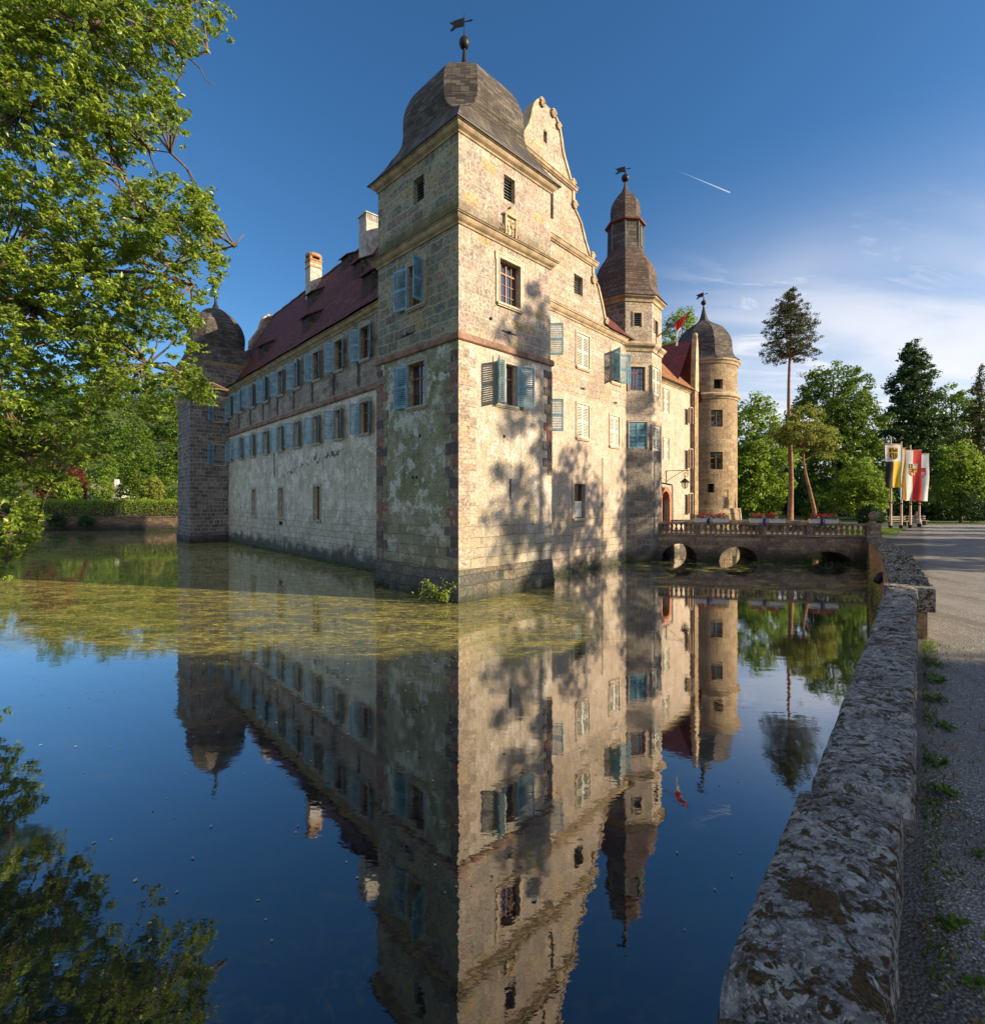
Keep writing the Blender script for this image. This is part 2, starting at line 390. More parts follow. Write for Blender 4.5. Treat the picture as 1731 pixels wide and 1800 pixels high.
def quoin_mat():
    m, t = newmat('quoin_blocks')
    rnd = t.geo.outputs['Random Per Island']
    base = t.ramp(rnd, [(0, (.10, .085, .085)), (.2, (.28, .13, .10)), (.42, (.17, .13, .12)), (.58, (.32, .17, .13)), (.72, (.12, .10, .10)), (.87, (.25, .2, .15))], 'CONSTANT')
    f = t.noise(t.pos, 7, 6, .7).outputs['Fac']
    base = t.mix(t.smooth(f, .35, .7), t.mix(.5, base, (.03, .03, .03)), base)
    f2 = t.noise(t.pos, 3.2, 6, .7).outputs['Fac']
    base = t.mix(t.math('MULTIPLY', t.smooth(f2, .55, .66), .6), base, (.45, .43, .36))
    t.link(base, t.b.inputs['Base Color']); t.b.inputs['Roughness'].default_value = .9
    t.link(t.bump(f, .6, .04), t.b.inputs['Normal'])
    return m
M['quoin'] = quoin_mat()
def glass_mat():
    m, t = newmat('old_window_glass')
    n = t.noise(t.pos, 2.5, 2, .5).outputs['Fac']
    t.b.inputs['Base Color'].default_value = (.012, .014, .016, 1); t.b.inputs['Roughness'].default_value = .04
    t.b.inputs['Specular IOR Level'].default_value = 1.0; t.b.inputs['IOR'].default_value = 1.9
    t.link(t.bump(n, .12, .05), t.b.inputs['Normal'])
    return m
M['glass'] = glass_mat()

# ------------------------------------------------------------------ wall frames
class Flat:
    def __init__(s, o, d, side=1):
        s.o = o; s.d = norm2(*d); s.n = (s.d[1] * side, -s.d[0] * side); s.holes = []
    def pt(s, a, q, z): return (s.o[0] + s.d[0] * a + s.n[0] * q, s.o[1] + s.d[1] * a + s.n[1] * q, z)
    def s_at(s, px):
        k = (px - 865.5) / F0
        return (k * s.o[1] - s.o[0]) / (s.d[0] - k * s.d[1])
    def z_at(s, a, py): return CAMH + (880 - py) * (s.o[1] + s.d[1] * a) / F0
    def rect(s, x0, x1, y0, y1):
        a, b = sorted((s.s_at(x0), s.s_at(x1))); c = (a + b) / 2
        z0, z1 = sorted((s.z_at(c, y0), s.z_at(c, y1)))
        return a, b, z0, z1
class Cyl:
    def __init__(s, c, r):
        s.c = c; s.r = r; s.holes = []
        l = math.hypot(*c); s.dd = (-c[0] / l, -c[1] / l); s.p = (-s.dd[1], s.dd[0])
        if s.p[0] < 0: s.p = (s.dd[1], -s.dd[0])
    def pt(s, a, q, z):
        t = a / s.r; rr = s.r + q
        return (s.c[0] + rr * (s.dd[0] * math.cos(t) + s.p[0] * math.sin(t)), s.c[1] + rr * (s.dd[1] * math.cos(t) + s.p[1] * math.sin(t)), z)
    def s_at(s, px):
        best = None
        for i in range(-88, 89):
            a = R(i) * s.r; p = s.pt(a, 0, 0); e = abs(865.5 + F0 * p[0] / p[1] - px)
            if best is None or e < best[0]: best = (e, a)
        return best[1]
    def z_at(s, a, py): return CAMH + (880 - py) * s.pt(a, 0, 0)[1] / F0
    rect = Flat.rect

def wallface(mb, F, s0, s1, z0, z1, step=None, zstep=None, depth=.22):
    holes = [h for h in F.holes if h[0] < s1 and h[1] > s0 and h[2] < z1 and h[3] > z0]
    xs = {s0, s1}; zs = {z0, z1}
    for h in holes:
        xs |= {max(h[0], s0), min(h[1], s1)}; zs |= {max(h[2], z0), min(h[3], z1)}
    if step:
        n = int((s1 - s0) / step) + 1
        xs |= {s0 + (s1 - s0) * i / n for i in range(n + 1)}
    xs = sorted(xs); zs = sorted(zs)
    for i in range(len(xs) - 1):
        if xs[i + 1] - xs[i] < 1e-5: continue
        for j in range(len(zs) - 1):
            if zs[j + 1] - zs[j] < 1e-5: continue
            cx = (xs[i] + xs[i + 1]) / 2; cz = (zs[j] + zs[j + 1]) / 2
            if any(h[0] < cx < h[1] and h[2] < cz < h[3] for h in holes): continue
            a, b, c, d = xs[i], xs[i + 1], zs[j], zs[j + 1]
            mb.face([F.pt(a, 0, c), F.pt(b, 0, c), F.pt(b, 0, d), F.pt(a, 0, d)], [(a, c), (b, c), (b, d), (a, d)])
    for h in holes:
        reveal(mb, F, h, h[4] if len(h) > 4 else depth)
def reveal(mb, F, h, dp):
    a, b, c, d = h[:4]
    for (p, q_) in (((a, c), (a, d)), ((b, c), (b, d)), ((a, d), (b, d)), ((a, c), (b, c))):
        mb.face([F.pt(p[0], 0, p[1]), F.pt(q_[0], 0, q_[1]), F.pt(q_[0], -dp, q_[1]), F.pt(p[0], -dp, p[1])])

def shutter_mesh(w, h, fl=1, cache={}):
    key = (round(w, 2), round(h, 2), fl)
    if key in cache: return cache[key]
    mb = MB()
    def b(x0, x1, y0, y1, z0, z1):
        mb.hexa([(x0, y0, z0), (x1, y0, z0), (x1, y1, z0), (x0, y1, z0), (x0, y0, z1), (x1, y0, z1), (x1, y1, z1), (x0, y1, z1)])
    st = .07; th = .02
    b(0, st, -th, th, 0, h); b(w - st, w, -th, th, 0, h)
    zs = [0, h * .47, h - .1]
    for z in zs: b(st, w - st, -th, th, z, z + .1)
    for z0, z1 in ((.1, zs[1]), (zs[1] + .1, zs[2])):
        n = max(3, int((z1 - z0) / .085))
        for i in range(n):
            z = z0 + (z1 - z0) * (i + .5) / n
            dy = .022; dz = .026 * fl
            mb.hexa([(st, -dy, z - dz), (w - st, -dy, z - dz), (w - st, -dy + .012, z - dz), (st, -dy + .012, z - dz),
                     (st, dy - .012, z + dz), (w - st, dy - .012, z + dz), (w - st, dy, z + dz), (st, dy, z + dz)])
    cache[key] = mb; return mb
SHM = {}
def shutter(F, s, z0, w, h, sgn, ang, mat, parent, q=.03):
    """leaf hinged at s, opening towards sgn*d, turned ang degrees out of the wall"""
    side = 1 if isinstance(F, Cyl) else (1 if F.n[0] * F.d[1] - F.n[1] * F.d[0] > 0 else -1)
    fl = sgn * side
    key = (round(w, 2), round(h, 2), mat.name, fl)
    if key not in SHM:
        o = obj('shutter', shutter_mesh(w, h, fl), mat, parent); SHM[key] = o.data
    else:
        o = bpy.data.objects.new('shutter', SHM[key]); COL.objects.link(o); o.parent = parent
    p = F.pt(s, q, z0)
    if isinstance(F, Cyl):
        t = s / F.r; d = (-F.dd[0] * math.sin(t) + F.p[0] * math.cos(t), -F.dd[1] * math.sin(t) + F.p[1] * math.cos(t)); n = (F.dd[0] * math.cos(t) + F.p[0] * math.sin(t),) * 2
    else: d = F.d; n = F.n
    a = R(ang)
    v = (d[0] * sgn * math.cos(a) + n[0] * math.sin(a), d[1] * sgn * math.cos(a) + n[1] * math.sin(a))
    o.location = p; o.rotation_euler = (0, 0, math.atan2(v[1], v[0]))
    return o

def window(F, rc, parent, mat_c, panes=(2, 3), cas=.14, ear=False, sill=True, kind='glass', shut=(), depth=.2, frame_mat='brown_paint', proud=.05):
    a, b, c, d = rc
    F.holes.append((a, b, c, d, depth))
    mb = MB()
    if cas:
        mb.box(F, a - cas, a, .003, proud, c - cas * .2, d + cas); mb.box(F, b, b + cas, .003, proud, c - cas * .2, d + cas)
        mb.box(F, a + .001, b - .001, .003, proud - .004, d, d + cas)
        # inner roll moulding
        mb.box(F, a - .05, a - .012, proud - .01, proud + .022, c, d + .05); mb.box(F, b + .012, b + .05, proud - .01, proud + .022, c, d + .05)
        mb.box(F, a - .012, b + .012, proud - .01, proud + .020, d + .012, d + .05)
        if ear:
            mb.box(F, a - cas - .05, a - cas + .10, .004, proud + .012, d - .12, d + cas + .03)
            mb.box(F, b + cas - .10, b + cas + .05, .004, proud + .012, d - .12, d + cas + .03)
            mb.box(F, a - cas + .1, b + cas - .1, .004, proud + .018, d + cas - .03, d + cas + .05)
            mb.box(F, a + .1, b - .1, .004, proud + .03, d + cas + .045, d + cas + .11)
        w = obj('window', mb, mat_c, parent)
    else:
        mb.box(F, a, b, -depth + .002, -depth + .03, c, c + .04)
        w = obj('window', mb, mat_c, parent)
    if sill:
        m = MB(); e = cas * .8
        m.box(F, a - e, b + e, .004, proud + .07, c - .09, c - .002); m.box(F, a - e + .04, b + e - .04, .004, proud + .03, c - .15, c - .09)
        obj('sill', m, mat_c, w)
    if kind in ('glass', 'half'):
        m = MB(); m.box(F, a, b, -depth - .02, -depth + .03, c, d) if kind == 'none' else m.face([F.pt(a, -depth + .035, c), F.pt(b, -depth + .035, c), F.pt(b, -depth + .035, d), F.pt(a, -depth + .035, d)])
        obj('pane', m, M['glass'], w)
        m = MB(); q0, q1 = -depth + .01, -depth + .07; t = .055
        m.box(F, a, a + t, q0, q1, c, d); m.box(F, b - t, b, q0, q1, c, d); m.box(F, a + t, b - t, q0, q1, c, c + t); m.box(F, a + t, b - t, q0, q1, d - t, d)
        nx, nz = panes
        for i in range(1, nx):
            x = a + (b - a) * i / nx; ww = .032 if (nx == 2 or i == nx // 2) else .014
            m.box(F, x - ww, x + ww, q0 + .002, q1 + .008, c + t, d - t)
        for i in range(1, nz):
            z = c + (d - c) * i / nz; ww = .035 if i == nz - 1 and nz > 2 else .013
            m.box(F, a + t, b - t, q0 + .004, q1 + (.012 if ww > .02 else -.01), z - ww, z + ww)
        obj('frame', m, M[frame_mat], w)
        if kind == 'half':
            m = MB(); m.box(F, a + .06, b - .06, -depth + .075, -depth + .10, c + .05, c + (d - c) * .5); obj('board', m, M['pale_paint'], w)
    elif kind == 'louvre':
        m = MB(); n = max(4, int((d - c) / .13))
        for i in range(n):
            z = c + (d - c) * (i + .5) / n
            P = F.pt; q = -depth + .05
            m.hexa([P(a, q + .05, z - .05), P(b, q + .05, z - .05), P(b, q + .035, z - .06), P(a, q + .035, z - .06), P(a, q - .04, z + .05), P(b, q - .04, z + .05), P(b, q - .055, z + .04), P(a, q - .055, z + .04)])
        obj('louvre', m, M['louvre'], w)
        m = MB(); m.face([F.pt(a, -depth - .03, c), F.pt(b, -depth - .03, c), F.pt(b, -depth - .03, d), F.pt(a, -depth - .03, d)]); obj('opening', m, M['hole'], w)
    elif kind == 'dark':
        m = MB(); m.face([F.pt(a, -depth + .005, c), F.pt(b, -depth + .005, c), F.pt(b, -depth + .005, d), F.pt(a, -depth + .005, d)]); obj('opening', m, M['hole'], w)
    for sh in shut:
        kind_s = sh[0]; mat = M[sh[-1]]
        if kind_s == 'closed':
            wd = (b - a) / 2 - .005
            m = MB(); m.face([F.pt(a, -depth + .02, c), F.pt(b, -depth + .02, c), F.pt(b, -depth + .02, d), F.pt(a, -depth + .02, d)]); obj('opening', m, M['hole'], w)
            shutter(F, a, c, wd, d - c, 1, 0, mat, w, -.02); shutter(F, b, c, wd, d - c, -1, 0, mat, w, -.02)
        elif kind_s == 'lo':   # at the low-s side, opening towards -d
            shutter(F, a - .03, c, sh[2] if len(sh) > 3 else (b - a) / 2 + .06, d - c, -1, sh[1], mat, w, .09)
        elif kind_s == 'hi':
            shutter(F, b + .03, c, sh[2] if len(sh) > 3 else (b - a) / 2 + .06, d - c, 1, sh[1], mat, w, .09)
    return w

def square_ring(c, e1, e2, h, z):
    return [(c[0] + e1[0] * a * h + e2[0] * b * h, c[1] + e1[1] * a * h + e2[1] * b * h, z) for a, b in ((1, 1), (-1, 1), (-1, -1), (1, -1))]
def rect_ring(c, e1, e2, h1, h2, z):
    return [(c[0] + e1[0] * a * h1 + e2[0] * b * h2, c[1] + e1[1] * a * h1 + e2[1] * b * h2, z) for a, b in ((1, 1), (-1, 1), (-1, -1), (1, -1))]
def oct_ring(c, e1, e2, a, cc, z):
    b = min(cc * math.sqrt(2) - a, a * .998); b = max(b, .02)
    pts = [(a, b), (b, a), (-b, a), (-a, b), (-a, -b), (-b, -a), (b, -a), (a, -b)]
    return [(c[0] + e1[0] * x + e2[0] * y, c[1] + e1[1] * x + e2[1] * y, z) for x, y in pts]
def interp(prof, n=6):
    """catmull-rom through the profile rows"""
    out = []
    P = [np.array(p, float) for p in prof]
    for i in range(len(P) - 1):
        p0 = P[max(i - 1, 0)]; p1 = P[i]; p2 = P[i + 1]; p3 = P[min(i + 2, len(P) - 1)]
        for k in range(n):
            t = k / n
            out.append(tuple(.5 * ((2 * p1) + (-p0 + p2) * t + (2 * p0 - 5 * p1 + 4 * p2 - p3) * t * t + (-p0 + 3 * p1 - 3 * p2 + p3) * t ** 3)))
    out.append(tuple(P[-1])); return out

# ================================================================== CASTLE
castle = thing('castle', 'sandstone castle with slate domes, red roof and blue shutters standing in the moat', 'castle', (-1.32, 20, 0))
C0 = (-1.322, 20.0)
TR = Flat(C0, (1, 1)); TL = Flat(C0, (-1, 1), -1)
FR = Flat((2.88, 26.9), (.669, .743)); WL = Flat((-6.59, 28.57), (-.6665, .7456), -1)
T2c = (-28.2, 47.8)
T2R = Flat(T2c, (.7456, .6665)); T2L = Flat(T2c, (-.6665, .7456), -1)
W = 5.72
K = castle
def sweep(F, s0, s1, prof, mat, name='cornice', parent=K):
    mb = MB()
    for i in range(len(prof) - 1):
        (q0, z0), (q1, z1) = prof[i], prof[i + 1]
        n = max(1, int((s1 - s0) / 1.1))
        for k in range(n):
            a = s0 + (s1 - s0) * k / n; b = s0 + (s1 - s0) * (k + 1) / n
            mb.face([F.pt(a, q0, z0), F.pt(b, q0, z0), F.pt(b, q1, z1), F.pt(a, q1, z1)])
    for s in (s0, s1): mb.face([F.pt(s, q, z) for q, z in prof])
    return obj(name, mb, mat, parent)
def ring_cornice(c, e1, e2, h1, h2, prof, mat, name='cornice', parent=K):
    mb = MB(); mb.rings([rect_ring(c, e1, e2, h1 + q, h2 + q, z) for q, z in prof]); return obj(name, mb, mat, parent)
CORN = lambda zb, zt, out: [(-.02, zb), (.05, zb), (.07, zb + .12 * (zt - zb)), (.05, zb + .2 * (zt - zb)), (.12, zb + .32 * (zt - zb)), (out * .55, zb + .42 * (zt - zb)), (out * .72, zb + .62 * (zt - zb)), (out * .78, zb + .72 * (zt - zb)), (out * .8, zb + .80 * (zt - zb)), (out, zb + .84 * (zt - zb)), (out, zt)]

def vane(c, z, parent, s=1.0, ang=2.6):
    """weather vane: rod, banner with swallow tail, arrow"""
    m = MB(); m.tube([(c[0], c[1], z), (c[0], c[1], z + 1.75 * s)], .022 * s, 6)
    dx, dy = math.cos(ang), math.sin(ang)
    F = Flat((c[0], c[1]), (dx, dy))
    def poly(pts, t=.012):
        a = [F.pt(x * s, t, z + y * s) for x, y in pts]; b = [F.pt(x * s, -t, z + y * s) for x, y in pts]
        m.face(a); m.face(list(reversed(b)))
        for i in range(len(pts)): k = (i + 1) % len(pts); m.face([a[i], a[k], b[k], b[i]])
    poly([(.03, 1.0), (.5, 1.0), (.62, .92), (.82, .86), (.9, .98), (.84, .97), (.72, 1.08), (.68, 1.22), (.84, 1.3), (.92, 1.42), (.78, 1.38), (.6, 1.45), (.03, 1.5)])
    poly([(-.03, 1.22), (-.35, 1.22), (-.35, 1.16), (-.52, 1.25), (-.35, 1.34), (-.35, 1.28), (-.03, 1.28)])
    return obj('weather_vane', m, M['iron'], parent)

# ---- near corner tower ------------------------------------------------------
E1 = TR.n; E2 = TL.n
TC = (C0[0] - (E1[0] + E2[0]) * W / 2, C0[1] - (E1[1] + E2[1]) * W / 2)
def tw(F, px0, px1, y0, y1, mat='casing', **kw): return window(F, F.rect(px0, px1, y0, y1), K, M[mat], **kw)
tw(TR, 885.5, 905, 311, 354, 'casing_warm', kind='louvre', cas=0, sill=False, depth=.3)
tw(TR, 877, 913, 462, 538, 'casing_warm', ear=True, cas=.2, panes=(4, 4), depth=.28)
tw(TR, 872, 906, 640, 712, 'casing', ear=True, cas=.17, panes=(2, 3), depth=.25, shut=(('lo', 52, .78, 'blue_paint'), ('lo', 100, .42, 'pale_paint'), ('hi', 28, .78, 'blue_paint')))
tw(TR, 894, 898.5, 842, 878, 'casing', kind='dark', cas=0, sill=False, depth=.25)
tw(TL, 726, 745, 311, 354, 'casing_warm', kind='louvre', cas=0, sill=False, depth=.3)
tw(TL, 719, 745, 464, 538, 'casing', ear=True, cas=.17, panes=(4, 4), depth=.28, shut=(('hi', 10, .82, 'blue_paint'), ('lo', 78, .6, 'blue_paint')))
tw(TL, 719, 747, 638, 714, 'casing', ear=True, cas=.17, panes=(2, 3), depth=.28, shut=(('hi', 8, .85, 'blue_paint'),))
ZS, ZC, ZT = 10.45, 15.0, 18.6
def tower_wall(Fs, z0, z1, mat, s1=W, name='tower_wall'):
    for F, m in zip(Fs, mat):
        mb = MB(); wallface(mb, F, 0, s1, z0, z1, depth=.28); obj(name, mb, M[m], K)
tower_wall((TR, TL), ZC, ZT, ('stone_sunny', 'stone_shaded'))
tower_wall((TR, TL), ZS, ZC, ('stone_sunny', 'stone_shaded'))
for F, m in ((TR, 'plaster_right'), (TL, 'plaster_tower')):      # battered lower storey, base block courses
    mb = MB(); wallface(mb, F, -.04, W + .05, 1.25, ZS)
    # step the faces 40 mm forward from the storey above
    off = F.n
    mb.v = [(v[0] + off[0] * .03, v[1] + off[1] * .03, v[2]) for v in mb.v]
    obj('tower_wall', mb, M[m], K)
mb = MB()
mb.rings([square_ring(TC, E1, E2, W / 2 + q, z) for q, z in ((.16, -.6), (.13, .25), (.06, 1.25), (.028, 1.26))])
obj('tower_footing', mb, stone('footing_blocks', [(.20, .19, .17), (.16, .155, .15), (.24, .21, .17), (.19, .2, .16), (.30, .26, .19)], (.12, .11, .095), .8, .42, .02, .1, stain_amt=.5, wet=.45), K)
mb = MB()   # hidden back faces of the tower
for i in (1, 2):
    a = square_ring(TC, E1, E2, W / 2, 0); r = [a[i], a[(i + 1) % 4]]
    mb.face([(r[0][0], r[0][1], 0), (r[1][0], r[1][1], 0), (r[1][0], r[1][1], ZT), (r[0][0], r[0][1], ZT)])
obj('tower_wall', mb, M['stone_shaded'], K)
ring_cornice(TC, E1, E2, W / 2, W / 2, [(-.02, 10.30), (.08, 10.30), (.13, 10.34), (.13, 10.52), (.09, 10.58), (0, 10.64)], M['string'], 'string_course')
ring_cornice(TC, E1, E2, W / 2, W / 2, CORN(14.84, 15.20, .30)[:-1] + [(.30, 15.17)], M['cornice'])
ring_cornice(TC, E1, E2, W / 2, W / 2, [(.30, 15.172), (.32, 15.175), (.32, 15.21), (.0, 15.42)], M['cornice_top'], 'ledge')
ring_cornice(TC, E1, E2, W / 2, W / 2, CORN(18.42, 18.76, .32), M['cornice'])
# quoins
def quoins(F, s, dirn, z0, z1, q=.045, lo=.5, hi=.85, proud=.012):
    mb = MB(); z = z0; i = 0
    while z < z1 - .2:
        h = random.uniform(.36, .48); w = (hi if i % 2 else lo) * random.uniform(.85, 1.12)
        a, b = (s, s + w) if dirn > 0 else (s - w, s)
        zz = min(z + h - .016, z1)
        mb.box(F, a, b, q - .03, q + proud, z, zz); z += h; i += 1
    return obj('quoin', mb, M['quoin'], K)
quoins(TL, -.045, 1, 1.35, 10.05); quoins(TL, W + .06, -1, 1.35, 10.05)
quoins(TR, W + .06, -1, 5.2, 10.05, lo=.34, hi=.62)
mb = MB()
z = 1.35; i = 0
while z < 9.9:
    h = random.uniform(.38, .46); w = (.9 if i % 2 else .55)
    mb.box(TR, -.045, w, .02, .05, z, min(z + h - .012, 10.05)); z += h; i += 1
obj('quoin', mb, M['stone_facade'], K)
# wall anchors, putlog holes
for F, px, py, wd in ((TR, 895, 585, .9), (TL, 717, 588, .9)):
    mb = MB(); s = F.s_at(px); z = F.z_at(s, py)
    mb.box(F, s - wd / 2, s + wd / 2, .0, .04, z - .025, z + .025); mb.box(F, s - .06, s + .06, .04, .09, z - .06, z + .06)
    obj('wall_anchor', mb, M['iron'], K)
for F, px, py in ((TR, 885, 767), (TL, 739, 766), (TL, 727, 839), (TL, 733, 839), (TR, 862, 560)):
    mb = MB(); s = F.s_at(px); z = F.z_at(s, py); mb.box(F, s - .055, s + .055, .0, .052, z - .055, z + .055)
    obj('putlog_hole', mb, M['hole'], K)
# carved coat of arms above the ledge
s = TR.s_at(895); zb = 15.5
mb = MB()
mb.box(TR, s - .46, s + .46, .0, .06, zb, zb + 1.5)
for a in (-.46, .36): mb.box(TR, s + a, s + a + .1, .06, .17, zb, zb + 1.42)
mb.box(TR, s - .56, s + .56, .0, .2, zb + 1.42, zb + 1.53); mb.box(TR, s - .5, s + .5, .06, .2, zb, zb + .1)
P = TR.pt
for qa, qb in ((0, .16),):
    tri = [(s - .5, zb + 1.53), (s + .5, zb + 1.53), (s, zb + 2.02)]
    f = [P(x, qb, z) for x, z in tri]; g = [P(x, qa, z) for x, z in tri]
    mb.face(f)
    for i in range(3): k = (i + 1) % 3; mb.face([f[i], f[k], g[k], g[i]])
mb.sphere(P(s, .1, zb + 2.08), .08)
# shield with charges in relief
for dx in (-.17, .17):
    pts = [(dx - .14, zb + 1.3), (dx + .14, zb + 1.3), (dx + .14, zb + .85), (dx, zb + .66), (dx - .14, zb + .85)]
    f = [P(s + x, .13, z) for x, z in pts]; g = [P(s + x, .06, z) for x, z in pts]
    mb.face(f)
    for i in range(5): k = (i + 1) % 5; mb.face([f[i], f[k], g[k], g[i]])
    for k in range(4): mb.box(TR, s + dx - .1 + .02 * k, s + dx + .02 + .02 * k, .06, .14, zb + .15 + k * .12, zb + .21 + k * .12)
    mb.sphere(P(s + dx, .13, zb + 1.08), .07)
for sd in (-1, 1):     # side scrolls
    pts = []
    for k in range(16):
        t = k / 15 * 2.4 * pi; r = .26 * (1 - t / (2.9 * pi))
        pts.append(P(s + sd * (.64 + r * math.cos(t + 1.2) * .6), .06, zb + .42 + r * math.sin(t + 1.2) * 1.3))
    mb.tube(pts, .035, 6)
mb.v = [(P(s, 0, 0)[0] + (v[0] - P(s, 0, 0)[0]) * .78, P(s, 0, 0)[1] + (v[1] - P(s, 0, 0)[1]) * .78, zb - .24 + (v[2] - zb) * .64) for v in mb.v]
obj('coat_of_arms', mb, M['cornice'], K)
# bell dome
prof = [(18.76, 3.22, 4.553), (19.1, 2.96, 4.18), (19.6, 2.62, 3.62), (20.05, 2.40, 3.22), (20.3, 2.33, 2.92), (20.6, 2.38, 2.78), (21.0, 2.44, 2.76), (21.6, 2.42, 2.72), (22.1, 2.32, 2.58), (22.7, 2.10, 2.30), (23.35, 1.68, 1.80), (23.9, 1.18, 1.22), (24.2, .82, .80), (24.36, .5, .45), (24.42, .2, .2)]
prof = [(z if z < 21 else 21 + (z - 21) * .87, a, c) for z, a, c in prof]
pr = interp(prof, 4)
mb = MB()
rr = []
for z, a, c in pr:
    if z < 20.02: c = a * 1.4142
    rr.append(oct_ring(TC, E1, E2, a, c, z))
mb.rings(rr, cap1=True)
tower_roof = obj('dome_roof', mb, M['slate'], K)
mb = MB(); mb.rings([square_ring(TC, E1, E2, 3.235, 18.73), square_ring(TC, E1, E2, 3.235, 18.78), square_ring(TC, E1, E2, 3.2, 18.8)]); obj('gutter_edge', mb, M['lead'], tower_roof)
mb = MB(); mb.lathe((TC[0], TC[1], 23.85), [(.34, 0), (.3, .12), (.2, .3), (.13, .75), (.07, 1.3), (.05, 1.45), (.1, 1.5), (.05, 1.56)], 14)
mb.sphere((TC[0], TC[1], 25.5), .25, sz=1.15); mb.lathe((TC[0], TC[1], 23.85), [(.03, 1.8), (.03, 2.2)], 8)
obj('finial', mb, M['iron'], tower_roof, smooth=True)
vane(TC, 25.5, tower_roof, .8, 2.9)

# ---- main wing (left) ----------------------------------------------------------
EZ = 14.75
wins = []
for k in range(9):
    s = 1.05 + 3.36 * k
    for z0, z1 in ((12.12, 13.98), (7.86, 9.66)):
        a1 = 34 + random.uniform(-13, 12); a2 = 30 + random.uniform(-8, 14)
        if (k, z0) in ((6, 12.12), (7, 7.86)): a1 = 60
        window(WL, (s - .53, s + .53, z0, z1), K, M['casing'], ear=True, cas=.17, panes=(2, 3), depth=.25,
               shut=(('hi', a1, .68, 'blue_paint'), ('lo', a2, .6, 'blue_paint')))
for s, hw in ((7.75, .5), (14.5, .48), (21.0, .45)):
    window(WL, (s - hw, s + hw, 2.7, 4.95), K, M['casing'], cas=.2, panes=(2, 2), depth=.3)
WE = 28.9
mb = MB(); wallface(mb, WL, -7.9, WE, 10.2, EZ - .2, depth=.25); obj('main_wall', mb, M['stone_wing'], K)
mb = MB(); wallface(mb, WL, -7.9, WE, -.6, 10.2, depth=.25)
obj('main_wall', mb, M['plaster_wing'], K)
sweep(WL, -7, WE, [(0, 10.2), (.08, 10.2), (.13, 10.26), (.13, 10.46), (.09, 10.52), (0, 10.58)], M['string'], 'string_course')
sweep(WL, -7, WE, CORN(14.45, 14.82, .36), M['cornice'])
mb = MB()
sp_ = [-4.0]
for s in (8.5, 15.3, 22.0):
    pass
# drain stains under the upper windows are stone streaks; dark slot below the middle small window
mb.box(WL, 14.2, 14.8, 0.0, .05, 2.15, 2.4)
obj('putlog_hole', mb, M['hole'], K)
# roof
RG = (2.88, 26.9)                      # ridge foot at the gable
RD = WL.d
SL = (24.5 - EZ) / 5.95
def roofpt(s, q, dz=0): x, y, _ = WL.pt(s, -q, 0); return (x, y, EZ + q * SL + dz)
s_g1 = 33.5; RL = 41.0
def RP(a, t, z, q=-.3): x, y, _ = FR.pt(a, q, 0); return (x + RD[0] * t, y + RD[1] * t, z)
mb = MB(); ZR = 24.75; sl2 = (ZR - EZ) / 6.0
N = 34
for i in range(N):
    a = RL * i / N; b = RL * (i + 1) / N
    rows = [(-6.48, EZ + .08), (-5.5, EZ + .46 * sl2)] + [(-5.5 + 5.5 * k / 4, EZ + .46 * sl2 + (ZR - EZ - .46 * sl2) * k / 4) for k in range(1, 5)]
    for r_ in (1, -1):
        for (qa, za), (qb, zb) in zip(rows[:-1], rows[1:]):
            w_ = lambda q, t: .035 * math.sin(t * 1.3 + q * 2) * math.sin(t * .37 + 1)
            mb.face([RP(qa * r_, a, za + w_(qa, a)), RP(qa * r_, b, za + w_(qa, b)), RP(qb * r_, b, zb + w_(qb, b)), RP(qb * r_, a, zb + w_(qb, a))])
main_roof = obj('main_roof', mb, M['tile'], K)
mb = MB(); mb.tube([RP(0, RL * i / 50, ZR + .03 + .03 * math.sin(i * 2.1)) for i in range(51)], .13, 8)
obj('ridge_tiles', mb, M['tile'], main_roof)
mb = MB(); a, b, c, d = RP(6.0, 0, 0), RP(6.0, RL, 0), RP(-5.9, RL, 0), None
mb.face([(a[0], a[1], -.5), (b[0], b[1], -.5), (b[0], b[1], EZ), (a[0], a[1], EZ)]); mb.face([(c[0], c[1], -.5), (b[0], b[1], -.5), (b[0], b[1], EZ), (c[0], c[1], EZ)])
obj('main_wall', mb, M['stone_wing'], K)
